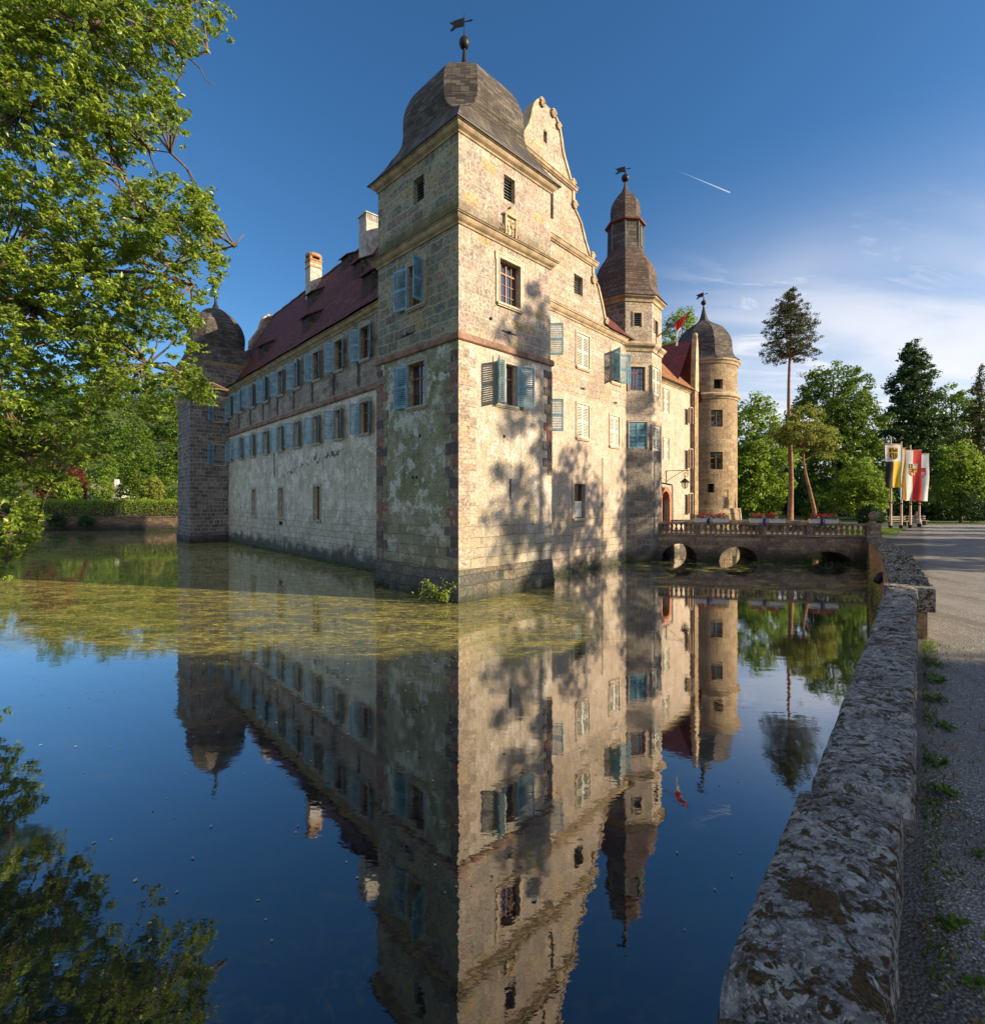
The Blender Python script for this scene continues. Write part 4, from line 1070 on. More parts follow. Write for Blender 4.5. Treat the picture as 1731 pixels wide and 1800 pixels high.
_n = norm2(.84, 1); NWN = (_n[1], -_n[0], wx(0) * _n[1])
def gravel_mat():
    m, t = newmat('gravel_path')
    v = t.add('ShaderNodeTexVoronoi'); v.inputs['Scale'].default_value = 55; t.link(t.pos, v.inputs['Vector'])
    v2 = t.add('ShaderNodeTexVoronoi'); v2.inputs['Scale'].default_value = 28; t.link(t.pos, v2.inputs['Vector'])
    sp = t.add('ShaderNodeSeparateColor'); t.link(v.outputs['Color'], sp.inputs[0])
    base = t.ramp(sp.outputs[0], [(0, (.13, .13, .135)), (.4, (.26, .26, .265)), (.75, (.40, .39, .385)), (.95, (.62, .61, .58))])
    a = t.noise(t.pos, .7, 5, .6, .3).outputs['Fac']; b = t.noise(t.pos, 5, 5, .65).outputs['Fac']
    base = t.mix(t.math('MULTIPLY', t.smooth(a, .45, .62), .5), base, (.16, .145, .135))
    base = t.mix(t.math('MULTIPLY', t.smooth(b, .4, .65), .35), base, (.2, .18, .165))
    hg = t.math('ADD', t.math('SUBTRACT', 1, v.outputs['Distance']), t.math('MULTIPLY', t.math('SUBTRACT', 1, v2.outputs['Distance']), .5))
    base = t.mix(t.smooth(v.outputs['Distance'], .35, .75), base, (.12, .115, .11))
    mpw = t.add('ShaderNodeMapping'); mpw.inputs['Rotation'].default_value = (0, 0, math.atan2(.84, 1)); mpw.inputs['Scale'].default_value = (1.1, .10, 1); t.link(t.pos, mpw.inputs[0])
    trk = t.noise(mpw.outputs[0], 1.0, 4, .55, .2).outputs['Fac']
    base = t.mix(t.math('MULTIPLY', t.smooth(trk, .46, .60), .35), base, (.34, .32, .30)); base = t.mix(t.math('MULTIPLY', t.smooth(trk, .44, .34), .45), base, (.085, .075, .065))
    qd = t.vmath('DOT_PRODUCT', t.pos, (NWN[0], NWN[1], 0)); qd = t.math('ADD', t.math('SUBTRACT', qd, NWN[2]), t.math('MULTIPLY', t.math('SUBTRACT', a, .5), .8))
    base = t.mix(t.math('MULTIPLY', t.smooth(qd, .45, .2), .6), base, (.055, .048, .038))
    t.link(base, t.b.inputs['Base Color']); t.b.inputs['Roughness'].default_value = .85; t.link(t.bump(hg, .9, .02), t.b.inputs['Normal']); return m
M['gravel'] = gravel_mat()
po = .17
_nd = norm2(.84, 1)
path_pts = [(wx(-10) + _nd[1] * .16, -10 - _nd[0] * .16), (wx(8.94) + _nd[1] * .16, 8.94 - _nd[0] * .16), (11.1, 13.8), (17.0, 22.5), (24.2, 31.8), (26.5, 33.6), (32.6, 41.0), (33.5, 49.5), (46, 50.5), (80, 47), (70, 40), (45, 42), (37, 32), (28, 16), (18, 2), (4, -14)]
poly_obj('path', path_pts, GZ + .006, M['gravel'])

def water_mat():
    m, t = newmat('moat_water')
    n = t.n; out = n['Material Output']
    sp = t.add('ShaderNodeSeparateXYZ'); t.link(t.pos, sp.inputs[0]); X, Y = sp.outputs[0], sp.outputs[1]
    mp = t.add('ShaderNodeMapping'); mp.inputs['Scale'].default_value = (1, 1.6, 1); t.link(t.pos, mp.inputs[0])
    r1 = t.noise(mp.outputs[0], 2.2, 3, .5).outputs['Fac']; r2 = t.noise(mp.outputs[0], 9, 3, .6).outputs['Fac']
    bn = t.bump(t.math('ADD', r1, t.math('MULTIPLY', r2, .14)), .035, .04)
    gl = t.add('ShaderNodeBsdfGlossy'); t.link(t.math('ADD', .010, t.math('MULTIPLY', t.smooth(t.noise(t.pos, .35, 5, .65, 1.5).outputs['Fac'], .50, .66), .055)), gl.inputs['Roughness']); t.link(bn, gl.inputs['Normal'])
    lw = t.add('ShaderNodeLayerWeight'); lw.inputs['Blend'].default_value = .5
    fac = t.ramp(lw.outputs['Facing'], [(0.0, .09), (.3, .145), (.5, .30), (.7, .53), (.85, .74), (1, .93)])
    t.link(fac, gl.inputs['Color'])
    t.b.inputs['Base Color'].default_value = (.006, .009, .010, 1); t.b.inputs['Roughness'].default_value = .6; t.b.inputs['Specular IOR Level'].default_value = 0
    add = t.add('ShaderNodeAddShader'); t.link(gl.outputs[0], add.inputs[0]); t.link(t.b.outputs[0], add.inputs[1])
    # algae film drifting in front of the castle
    big = t.noise(t.pos, .22, 4, .6, .6).outputs['Fac']
    yy = t.math('ADD', Y, t.math('MULTIPLY', t.math('SUBTRACT', big, .5), 5.0))
    m1 = t.smooth(yy, 12.6, 14.4)
    xx = t.math('ADD', X, t.math('MULTIPLY', t.math('SUBTRACT', big, .5), 4.0))
    m2 = t.math('SUBTRACT', 1.0, t.smooth(xx, 1.4, 4.8))
    m3 = t.math('SUBTRACT', 1.0, t.smooth(Y, 40, 58))
    reg = t.math('MULTIPLY', t.math('MULTIPLY', m1, m2), t.math('ADD', .35, t.math('MULTIPLY', m3, .65)))
    mp2 = t.add('ShaderNodeMapping'); mp2.inputs['Scale'].default_value = (.55, 1.5, 1); t.link(t.pos, mp2.inputs[0])
    f1 = t.noise(mp2.outputs[0], 1.3, 6, .68, 1.2).outputs['Fac']; f2 = t.noise(mp2.outputs[0], 7, 6, .75, .6).outputs['Fac']
    dens = t.math('ADD', t.math('MULTIPLY', t.smooth(f1, .47, .56), .30), .15)
    f3 = t.noise(mp2.outputs[0], .55, 7, .75, 2.2).outputs['Fac']
    dens = t.math('MULTIPLY', t.math('ADD', dens, t.math('MULTIPLY', t.smooth(f3, .52, .56), .22)), t.math('ADD', .35, t.math('MULTIPLY', t.smooth(f3, .36, .46), .65)))
    dens = t.math('ADD', dens, t.math('MULTIPLY', t.smooth(f2, .53, .66), .45))
    cover = t.math('MULTIPLY', reg, dens, clamp=True)
    # thin drifting strands and pads elsewhere
    mp3 = t.add('ShaderNodeMapping'); mp3.inputs['Scale'].default_value = (.8, 1, 1); mp3.inputs['Rotation'].default_value = (0, 0, .6); t.link(t.pos, mp3.inputs[0])
    s1 = t.noise(mp3.outputs[0], .5, 7, .7, 2.5).outputs['Fac']
    str_ = t.math('MULTIPLY', t.smooth(t.math('ABSOLUTE', t.math('SUBTRACT', s1, .5)), .025, .0), .07)
    far = t.math('MULTIPLY', t.smooth(Y, 17, 22), t.smooth(X, 5, 9))
    pads = t.math('MULTIPLY', t.math('MULTIPLY', far, t.smooth(t.noise(mp3.outputs[0], .9, 4, .6, 1).outputs['Fac'], .54, .62)), .45)
    cover = t.math('MAXIMUM', cover, t.math('MAXIMUM', str_, pads))
    df = t.add('ShaderNodeBsdfDiffuse')
    t.link(t.ramp(f2, [(.3, (.15, .14, .045)), (.5, (.32, .28, .07)), (.66, (.55, .49, .16))]), df.inputs['Color'])
    mx = t.add('ShaderNodeMixShader'); t.link(cover, mx.inputs[0]); t.link(add.outputs[0], mx.inputs[1]); t.link(df.outputs[0], mx.inputs[2])
    t.link(mx.outputs[0], out.inputs['Surface'])
    return m
poly_obj('water', [(-70, -14), (36, -14), (36, 82), (-70, 82)], 0, water_mat())

# ---- stone bridge ---------------------------------------------------------------------------
bd = norm2(23.35 - 11.35, 32.0 - 34.6)
BR = Flat((11.35, 34.6), bd)              # near face; n points at the camera
BL = 12.55
bridge = thing('stone_bridge', 'three-arched red sandstone bridge with balustrade leading from the path to the castle door', 'bridge', (17, 33.5, 0))
arches = []
for x0, x1, yt in ((1164, 1224, 955), (1265, 1331, 960), (1415, 1496, 969)):
    a, b = BR.s_at(x0), BR.s_at(x1); c = (a + b) / 2; arches.append((c, (b - a) / 2 * 1.03, BR.z_at(c, yt) - .02, .08))
def arch_z(s):
    for c, hw, zt, zb in arches:
        if abs(s - c) < hw: return zb + (zt - zb) * math.sqrt(max(0, 1 - ((s - c) / hw) ** 2))
    return None
DK = 1.66
mb = MB(); S0, S1 = -3.2, BL; N = 150
brk = sorted({S0 + (S1 - S0) * i / N for i in range(N + 1)} | {c + sg * hw * .9999 for c, hw, _, _ in arches for sg in (-1, 1)} | {c + sg * hw * .97 for c, hw, _, _ in arches for sg in (-1, 1)})
BWD = 4.6
for a, b in zip(brk[:-1], brk[1:]):
    m_ = (a + b) / 2
    za, zb = arch_z(a if arch_z(a) is not None else m_), arch_z(b if arch_z(b) is not None else m_)
    if arch_z(m_) is None: za = zb = None
    else:
        za = arch_z(a) if arch_z(a) is not None else .08; zb = arch_z(b) if arch_z(b) is not None else .08
    l0, l1 = (za, zb) if za is not None else (-.8, -.8)
    for q in (0, -BWD): mb.face([BR.pt(a, q, l0), BR.pt(b, q, l1), BR.pt(b, q, DK), BR.pt(a, q, DK)], [(a, l0), (b, l1), (b, DK), (a, DK)])
    if za is not None: mb.face([BR.pt(a, 0, l0), BR.pt(b, 0, l1), BR.pt(b, -BWD, l1), BR.pt(a, -BWD, l0)])
for c, hw, zt, zb in arches:
    for sg in (-1, 1): mb.face([BR.pt(c + sg * hw, 0, -.8), BR.pt(c + sg * hw, -BWD, -.8), BR.pt(c + sg * hw, -BWD, .09), BR.pt(c + sg * hw, 0, .09)])
obj('bridge_body', mb, M['stone_bridge'], bridge)
for c, hw, zt, zb in arches:
    mb = MB(); n = 17
    for k in range(n):
        t0, t1 = pi - pi * k / n, pi - pi * (k + 1) / n - .01
        f = lambda t, e, q: BR.pt(c + (hw + e) * math.cos(t), q, zb + (zt - zb + e) * math.sin(t))
        mb.hexa([f(t0, -.01, -.1), f(t1, -.01, -.1), f(t1, .26, -.1), f(t0, .26, -.1), f(t0, -.01, .03), f(t1, -.01, .03), f(t1, .26, .03), f(t0, .26, .03)])
    obj('arch_ring', mb, M['stone_bridge'], bridge)
mb = MB(); mb.box(BR, S0, BL, -BWD + .004, -.004, DK - .004, DK + .02); obj('bridge_deck', mb, M['gravel'], bridge)
for q, nm in ((0.0, 'n'), (-BWD + .28, 'f')):
    mb = MB(); mb.box(BR, S0, BL, q - .30, q + .06, DK + .022, DK + .14); obj('plinth_course', mb, M['stone_bridge'], bridge)
    mb = MB(); n = 14
    for i in range(n): mb.box(BR, S0 + (BL - S0) * i / n + .006, S0 + (BL - S0) * (i + 1) / n - .006, q - .33, q + .09, DK + .76, DK + .90)
    obj('handrail', mb, M['stone_bridge'], bridge, bevel=.02)
    for s in (2.35, 6.35, 9.1, BL - .05):
        mb = MB(); mb.box(BR, s - .19, s + .19, q - .29, q + .05, DK + .14, DK + .76); obj('rail_post', mb, M['stone_bridge'], bridge)
mb = MB(); prof = [(.10, 0), (.10, .05), (.06, .07), (.055, .1), (.10, .2), (.115, .28), (.09, .36), (.05, .44), (.048, .5), (.075, .54), (.085, .57), (.10, .58), (.10, .62)]
mb.lathe((0, 0, 0), prof, 10)
b0 = obj('baluster', mb, M['stone_bridge'], bridge, smooth=True); bal = b0.data; first = True
for q in (-.12, -BWD + .16):
    s = S0 + .2
    while s < BL - .3:
        if all(abs(s - p) > .27 for p in (2.35, 6.35, 9.1, BL - .05)) and (q > -1 or s > 3):
            o = b0 if first else bpy.data.objects.new('baluster', bal)
            if not first: COL.objects.link(o); o.parent = bridge; o.matrix_parent_inverse = WL_INV['stone_bridge']
            first = False
            o.location = BR.pt(s, q, DK + .14)
        s += .31 if q > -1 else .6
mb = MB(); e = BR.pt(BL + .1, -.1, 0); mb.box(BR, BL - .1, BL + .5, -.4, .15, .8, DK + .95); mb.lathe((e[0] + .1, e[1], DK + .95), [(.2, 0), (.12, .06), (.1, .12), (.22, .22), (.29, .38), (.27, .55), (.17, .68), (.03, .73)], 16)
obj('end_pier', mb, M['stone_bridge'], bridge)

# ---- parapet walls along the path ---------------------------------------------------------------
def coping_mat():
    m, t = newmat('lichened_coping_stone')
    a = t.noise(t.pos, 2.2, 7, .7, .4).outputs['Fac']; b = t.noise(t.pos, 24, 8, .75).outputs['Fac']; c = t.noise(t.pos, 70, 5, .7).outputs['Fac']
    base = t.ramp(a, [(.30, (.12, .098, .085)), (.42, (.26, .235, .21)), (.52, (.42, .395, .36)), (.60, (.34, .32, .29)), (.72, (.18, .155, .145))])
    base = t.mix(t.smooth(b, .42, .60), t.mix(.62, base, (.03, .026, .026)), base)
    base = t.mix(t.math('MULTIPLY', t.smooth(c, .54, .62), .6), base, (.62, .61, .59))
    # pale round lichens
    v = t.add('ShaderNodeTexVoronoi'); v.inputs['Scale'].default_value = 4.2; v.inputs['Randomness'].default_value = 1
    vv = t.vmath('ADD', t.pos, t.vmath('SCALE', t.noise(t.pos, 12, 3, .6).outputs['Color'], scale=.035)); t.link(vv, v.inputs['Vector'])
    sc = t.add('ShaderNodeSeparateColor'); t.link(v.outputs['Color'], sc.inputs[0])
    rad = t.math('MULTIPLY', sc.outputs[0], .34)
    inside = t.smooth(t.math('SUBTRACT', rad, v.outputs['Distance']), -.01, .03)
    inside = t.math('MULTIPLY', inside, t.smooth(sc.outputs[1], .35, .45))
    base = t.mix(t.math('MULTIPLY', inside, .75), base, t.mix(t.smooth(b, .4, .6), (.34, .33, .27), (.52, .51, .45)))
    v2 = t.add('ShaderNodeTexVoronoi'); v2.inputs['Scale'].default_value = 17; t.link(vv, v2.inputs['Vector'])
    s2 = t.add('ShaderNodeSeparateColor'); t.link(v2.outputs['Color'], s2.inputs[0])
    in2 = t.math('MULTIPLY', t.smooth(t.math('SUBTRACT', t.math('MULTIPLY', s2.outputs[0], .42), v2.outputs['Distance']), -.02, .04), t.smooth(s2.outputs[1], .45, .5))
    base = t.mix(t.math('MULTIPLY', in2, .6), base, (.58, .58, .55))
    # dark moss cushions
    d = t.noise(t.pos, 5.5, 7, .72, .5).outputs['Fac']
    v3 = t.add('ShaderNodeTexVoronoi'); v3.inputs['Scale'].default_value = 24; t.link(vv, v3.inputs['Vector'])
    s3 = t.add('ShaderNodeSeparateColor'); t.link(v3.outputs['Color'], s3.inputs[0])
    region = t.smooth(t.noise(t.pos, 1.6, 4, .6, .5).outputs['Fac'], .30, .52)
    dots = t.math('MULTIPLY', t.smooth(t.math('SUBTRACT', t.math('MULTIPLY', s3.outputs[0], .52), v3.outputs['Distance']), -.02, .05), t.math('MULTIPLY', t.smooth(s3.outputs[1], .40, .46), region))
    d4 = t.noise(t.pos, 15, 6, .7, .6).outputs['Fac']
    ms = t.math('MAXIMUM', t.math('MAXIMUM', t.smooth(d, .56, .60), dots), t.math('MULTIPLY', t.smooth(d4, .55, .60), region))
    base = t.mix(ms, base, t.mix(t.smooth(c, .35, .65), (.022, .014, .008), (.13, .075, .02)))
    t.link(base, t.b.inputs['Base Color']); t.b.inputs['Roughness'].default_value = .88; t.b.inputs['Specular IOR Level'].default_value = .3
    hg = t.math('ADD', t.math('ADD', t.math('MULTIPLY', b, .5), t.math('MULTIPLY', c, .25)), t.math('ADD', t.math('MULTIPLY', ms, .5), t.math('MULTIPLY', inside, .12)))
    t.link(t.bump(hg, 1.0, .035), t.b.inputs['Normal']); return m
M['coping'] = coping_mat()
def sm_noise(x, y, seed=0):
    return (math.sin(x * 3.1 + seed) * math.cos(y * 4.3 + seed * 2) + .5 * math.sin(x * 7.7 + y * 5.1 + seed) + .3 * math.sin(x * 15 - y * 13 + seed * 3)) / 1.8
def coping_stones(F, s0, s1, lens, z_of, wid, parent, q_in=0, thick=.17, seg=.035, drop=.05):
    """F: n points to the path; each stone its own rounded, uneven block"""
    s = s0; i = 0
    while s < s1 - .05:
        L = min(lens[i % len(lens)], s1 - s)
        if s1 - s - L < .3: L = s1 - s
        mb = MB(); nx = max(6, int(L / seg)); ny = 16; sd = i * 1.7
        jog = random.uniform(-.022, .022); jz = random.uniform(-.022, .022)
        grid = []
        for a in range(nx + 1):
            u = a / nx; row = []
            ex = min(u, 1 - u) * L; rnd = .10 * (1 - min(1, ex / .06)) ** 2
            for b in range(ny + 1):
                v = b / ny                       # 0 = moat edge, 1 = path edge
                # section: vertical face, rounded arris, crowned top sloping to the water, arris, face
                if v < .12: qq, zz = 0, -drop - thick * (1 - v / .12)
                elif v > .9: qq, zz = 1, -thick * ((v - .9) / .1)
                else:
                    w = (v - .12) / .78; qq = w; zz = .018 * math.sin(pi * min(1, w)) - drop * (1 - w)
                q = q_in + jog + qq * wid
                ee = .02 * max(0, 1 - abs(v - .12) / .06) + .02 * max(0, 1 - abs(v - .9) / .05)
                nz = .015 * sm_noise((s + u * L) * 2.2, q * 6, sd) + .005 * sm_noise((s + u * L) * 9, q * 21, sd)
                nq = .012 * sm_noise((s + u * L) * 4, zz * 9 + 3, sd)
                z = z_of(s + u * L) + zz + jz + nz - ee - rnd * (1.2 if .1 < v < .92 else .3)
                row.append(F.pt(s + .014 + u * (L - .028), q + (nq if qq in (0, 1) else 0), z))
            grid.append(row)
        base = len(mb.v)
        for r_ in grid: mb.v.extend(r_)
        for a in range(nx):
            for b in range(ny):
                mb.f.append([base + a * (ny + 1) + b, base + (a + 1) * (ny + 1) + b, base + (a + 1) * (ny + 1) + b + 1, base + a * (ny + 1) + b + 1]); mb.uv.append(None)
        mb.face(grid[0]); mb.face(grid[-1])
        o = obj('coping_stone', mb, M['coping'], parent, smooth=True)
        s += L; i += 1
nd = norm2(.84, 1)
NW = Flat((wx(0), 0), nd)               # n points right, to the path
s_end = (8.94) / nd[1] + .02
near_wall = thing('parapet_wall', 'near low stone parapet topped with big lichened coping stones between gravel path and moat', 'wall', NW.pt(3, 0, 0))
hwid = .215
coping_stones(NW, -3.2, s_end, [2.05, 1.06 + 2.0, 1.5, 1.25, 1.75, 1.35, 1.6, 1.2], lambda s: 2.52, hwid * 2, near_wall, -hwid)
mb = MB(); mb.box(NW, -10, s_end, -hwid + .03, hwid - .045, -.8, 2.37); obj('wall_face', mb, M['stone_bank'], near_wall)
Bp = (10.95, 13.9); Ap = (wx(8.9) + .14, 8.86); Cp = (23.6, 31.8)
far_wall = thing('parapet_wall', 'far part of the parapet with tile-like slanted capping bending towards the bridge', 'wall', (14, 18, 0))
M['bank_orange'] = stone('orange_bank_wall', [(.50, .31, .16), (.42, .25, .13), (.55, .36, .19), (.38, .24, .14), (.47, .33, .2)], (.33, .22, .13), .6, .3, .016, .12, stain=(.20, .12, .07), stain_amt=.5)  # warm bounce light from the castle put into the stone colour
Lm = lambda a, b: math.hypot(b[0] - a[0], b[1] - a[1])
for (a, b, za, zb, skip) in ((Ap, Bp, 2.50, 2.62, 0), (Bp, (16.9, 22.6), 2.62, 2.35, 0), ((16.9, 22.6), Cp, 2.35, 2.0, 0)):
    F = Flat(a, (b[0] - a[0], b[1] - a[1])); L = Lm(a, b)
    mb = MB()
    n = int(L / .5)
    mb.hexa([F.pt(-.0, -.2, -.8), F.pt(L, -.2, -.8), F.pt(L, .2, -.8), F.pt(0, .2, -.8), F.pt(0, -.2, za - .16), F.pt(L, -.2, zb - .16), F.pt(L, .2, zb - .16), F.pt(0, .2, za - .16)])
    obj('wall_face', mb, M['bank_orange'], far_wall)
    # capping of slabs laid across the wall, each edge a little proud
    mb = MB(); n = int(L / .21)
    for i in range(n):
        s0, s1 = L * i / n + .006, L * (i + 1) / n - .006; zz = za + (zb - za) * (i + .5) / n + random.uniform(-.012, .012); w = .29 + random.uniform(-.015, .015)
        P = F.pt
        mb.hexa([P(s0, -w, zz - .14), P(s1, -w, zz - .14), P(s1, w, zz - .14), P(s0, w, zz - .14), P(s0, -w, zz - .05), P(s1, -w, zz - .08), P(s1, w, zz - .03), P(s0, w, zz - .0)])
    obj('capping', mb, M['coping'], far_wall)
mb = MB(); mb.box(NW, s_end - .02, s_end + .3, -.26, .44, 2.1, 2.50); mb.box(NW, s_end, s_end + .28, -.2, .3, .5, 2.1); obj('end_block', mb, M['coping'], far_wall, bevel=.03)
# water spout on the far wall
F = Flat(Bp, (16.9 - Bp[0], 22.6 - Bp[1])); s = F.s_at(1566)
mb = MB(); c = F.pt(s, -.2, 1.5)
pts = [Vector(F.pt(s, -.16 - k * .05, 1.75 - .015 * k * k)) for k in range(5)]; mb.tube(pts, [.11, .13, .14, .12, .10], 12)
obj('spout', mb, M['iron'], far_wall, smooth=True)
bank = thing('bank_wall', 'weathered stone bank wall along the far left moat edge below the hedge', 'wall', (-50, 69, 0))
BKl = Flat((-66, 67.3), (32, 3.2), 1)
mb = MB(); wallface(mb, BKl, 0, 32.2, -.5, 1.72); mb.v = [(v[0], v[1] - .06, v[2]) for v in mb.v]; obj('wall_face', mb, M['stone_bank'], bank)
mb = MB()
for i in range(37): mb.box(BKl, i * .86, i * .86 + .84, -.3, .16, 1.72, 1.84 + random.uniform(-.02, .03))
obj('capping', mb, M['stone_bank'], bank)

# ================================================================== VEGETATION
def leaves(name, cen, nor, size, mat, parent=None, asp=.55, fold=.25, jit=.9):
    """every leaf: two triangles folded along the midrib, at cen facing nor"""
    n = len(cen); cen = np.asarray(cen, float)
    nor = nor / (np.linalg.norm(nor, axis=1, keepdims=True) + 1e-9)
    r = RNG.normal(size=(n, 3)); t = np.cross(nor, r); t /= (np.linalg.norm(t, axis=1, keepdims=True) + 1e-9); b = np.cross(nor, t)
    sz = (size * RNG.uniform(1 - .35, 1.35, n))[:, None]
    v = np.empty((n, 4, 3)); v[:, 0] = cen - t * sz * .5; v[:, 2] = cen + t * sz * .5
    v[:, 1] = cen + b * sz * asp * .5 + nor * sz * fold * .5 - t * sz * .08; v[:, 3] = cen - b * sz * asp * .5 + nor * sz * fold * .5 - t * sz * .08
    me = bpy.data.meshes.new(name); me.vertices.add(4 * n); me.vertices.foreach_set('co', v.reshape(-1))
    me.loops.add(6 * n); me.polygons.add(2 * n)
    base = (np.arange(n) * 4)[:, None]; idx = (base + np.array([[0, 1, 2, 0, 2, 3]])).reshape(-1)
    me.loops.foreach_set('vertex_index', idx.astype(np.int32))
    me.polygons.foreach_set('loop_start', (np.arange(2 * n) * 3).astype(np.int32)); me.polygons.foreach_set('loop_total', np.full(2 * n, 3, np.int32))
    me.update(calc_edges=True); me.validate(); me.materials.append(mat)
    o = bpy.data.objects.new(name, me); COL.objects.link(o)
    if parent is not None: o.parent = parent
    return o
G = {'near': leafmat('near_maple_leaves', (.055, .12, .012), (.17, .27, .025), (.36, .43, .055), .42, .38, .6),
     'green': leafmat('broad_leaves', (.03, .07, .008), (.08, .155, .016), (.17, .26, .03), .35, .5, .3),
     'bright': leafmat('sunny_leaves', (.07, .14, .014), (.15, .25, .025), (.28, .38, .05), .4, .5, .3),
     'dark': leafmat('dark_leaves', (.016, .042, .014), (.035, .08, .022), (.07, .13, .03), .25, .5, .3),
     'pine': leafmat('pine_needles', (.03, .05, .018), (.07, .09, .028), (.15, .13, .04), .15, .6, .2),
     'yellow': leafmat('yellowing_leaves', (.09, .13, .022), (.20, .235, .04), (.32, .33, .07), .35, .5, .3),
     'red': leafmat('copper_leaves', (.07, .02, .015), (.12, .035, .02), (.17, .06, .03), .3, .5, .3),
     'hedge': leafmat('hedge_leaves', (.10, .17, .015), (.19, .28, .025), (.28, .36, .04), .35, .5, .3)}
M['bark'] = simple('brown_bark', (.13, .09, .065), .9, .4, 6, .7, bscale=18)
M['bark_pine'] = simple('reddish_pine_bark', (.24, .13, .075), .9, .4, 4, .7, bscale=14)
M['bark_dark'] = simple('dark_bark', (.05, .04, .03), .9, .4, 6, .7, bscale=18)

def clump_pts(blobs, nclump, per, cr, flat=.7, shell=.5):
    """leaf positions: clumps scattered through ellipsoidal blobs; returns points, outward normals, clump centres"""
    vol = np.array([b[3] * b[4] * b[5] for b in blobs]) ** .55; pick = RNG.choice(len(blobs), nclump, p=vol / vol.sum())
    B = np.array(blobs)[pick]
    d = RNG.normal(size=(nclump, 3)); d /= np.linalg.norm(d, axis=1, keepdims=True)
    r = (shell + (1 - shell) * RNG.random(nclump))[:, None] ** .6
    cc = B[:, :3] + d * r * B[:, 3:6]
    c2 = np.repeat(cc, per, axis=0); n = len(c2)
    crs = np.repeat(cr * RNG.uniform(.6, 1.4, nclump), per)[:, None]
    e = RNG.normal(size=(n, 3)); e /= np.linalg.norm(e, axis=1, keepdims=True); rad = RNG.random((n, 1)) ** .45
    off = e * rad * crs; off[:, 2] *= flat
    nor = e * .6 + np.array([0, 0, .7]) + RNG.normal(size=(n, 3)) * .55
    return c2 + off, nor, cc
def limbs(mb, base, tips, r0, trunk, rng_seed=0, n=4):
    for tpt_ in tips:
        # leave the trunk below the tip
        k = min(range(len(trunk)), key=lambda i: abs(trunk[i][2] - (tpt_[2] - .35 * math.hypot(tpt_[0] - trunk[i][0], tpt_[1] - trunk[i][1]))))
        s = Vector(trunk[k]); e = Vector(tpt_); mid = s.lerp(e, .5) + Vector((random.uniform(-.3, .3), random.uniform(-.3, .3), -.1 * (e - s).length * random.random()))
        mb.tube([s, s.lerp(mid, .6), mid, mid.lerp(e, .6) + Vector((0, 0, .1)), e], [r0, r0 * .75, r0 * .5, r0 * .3, r0 * .08], 5, cap=False)
def tree(name, label, cat, loc, trunk, trunk_r, blobs, nclump, per, cr, size, leaf, bark='bark', group=None, nl=14, flat=.7, asp=.6, shell=.45):
    if name not in ('path_tree',): nclump = int(nclump * 1.55); size *= 1.18
    t = thing(name, label, cat, loc, group=group, world=False)
    pts, nor, cc = clump_pts(blobs, nclump, per, cr, flat, shell)
    leaves('crown', pts, nor, size, G[leaf], t, asp)
    mb = MB(); mb.tube(trunk, [trunk_r * (1 - .8 * i / (len(trunk) - 1)) * (1.25 if i == 0 else 1) for i in range(len(trunk))], 10)
    tips = [tuple(c) for c in cc[RNG.choice(len(cc), min(nl, len(cc)), replace=False)]]
    limbs(mb, None, tips, trunk_r * .33, trunk)
    obj('trunk', mb, M[bark], t, smooth=True)
    return t
def gpos(px, Y, z=GZ): return ((px - 865.5) / F0 * Y, Y, z)
def hz(py, Y): return CAMH + (880 - py) / F0 * Y - GZ          # height above ground of an image row at distance Y
def str_trunk(h, lean=(0, 0), n=7, wob=.12):
    return [(lean[0] * i / n + random.uniform(-wob, wob) * (i > 0), lean[1] * i / n, h * i / n - (.3 if i == 0 else 0)) for i in range(n + 1)]

# --- right-hand background trees
Y = 62
h = hz(690, Y); tree('broadleaf_tree', 'fresh green broad tree directly right of the round tower', 'tree', gpos(1325, Y), str_trunk(h * .8), .28,
     [(0, 0, h * .62, 3.6, 3.5, h * .36), (-1.5, -1, h * .35, 3.2, 3, h * .28), (2, .5, h * .45, 3.4, 3, h * .3), (0, 0, h * .2, 3.5, 3, h * .18)], 330, 42, .75, .30, 'bright', nl=26)
Y = 52
h = hz(500, Y)
blobs = []
for i in range(26):
    f = i / 25; z = h * (.72 + .265 * f); rr = 2.2 * (1 - f ** 3) + .35; a = i * 2.4
    blobs.append((rr * .55 * math.cos(a), rr * .5 * math.sin(a), z - .3, rr * .62, rr * .62, .75))
blobs += [(-1.3, 0, h * .68, 1.0, .8, .45), (1.1, 0, h * .70, .8, .8, .35), (1.1, .2, h * .62, .5, .4, .2)]
tree('pine_tree', 'tall slim pine with long bare reddish trunk and ragged crown against the sky', 'pine tree', gpos(1388, Y), [(0, 0, -.3)] + [(.12 * math.sin(i * .9), 0, h * i / 10) for i in range(1, 10)] + [(0, 0, h * .98)], .27, blobs, 330, 34, .36, .17, 'pine', 'bark_pine', nl=40, flat=.6, asp=.35, shell=.2)
Y = 49
h = hz(700, Y)
tk = [(2.05, 0, -.3), (1.9, 0, 1.5), (1.5, 0, 3.2), (1.1, 0, 4.8), (.85, 0, 6.2), (.9, 0, 7.6), (.6, 0, 9.2), (.4, 0, h * .9)]
tree('slender_tree', 'yellowish tree on a thin crooked pale trunk in front of the dark wood', 'tree', gpos(1396, Y), tk, .2,
     [(.7, 0, 8.6, 2.7, 1.8, 1.5), (-.8, 0, 9.2, 1.6, 1.4, 1.4), (2.6, 0, 8.4, 1.5, 1.3, 1.3), (1.2, 0, 10.6, 1.4, 1.2, 1.2), (3.1, 0, 7.2, 1.0, .8, .9)], 130, 34, .45, .2, 'yellow', 'bark_pine', nl=30)
Y = 66
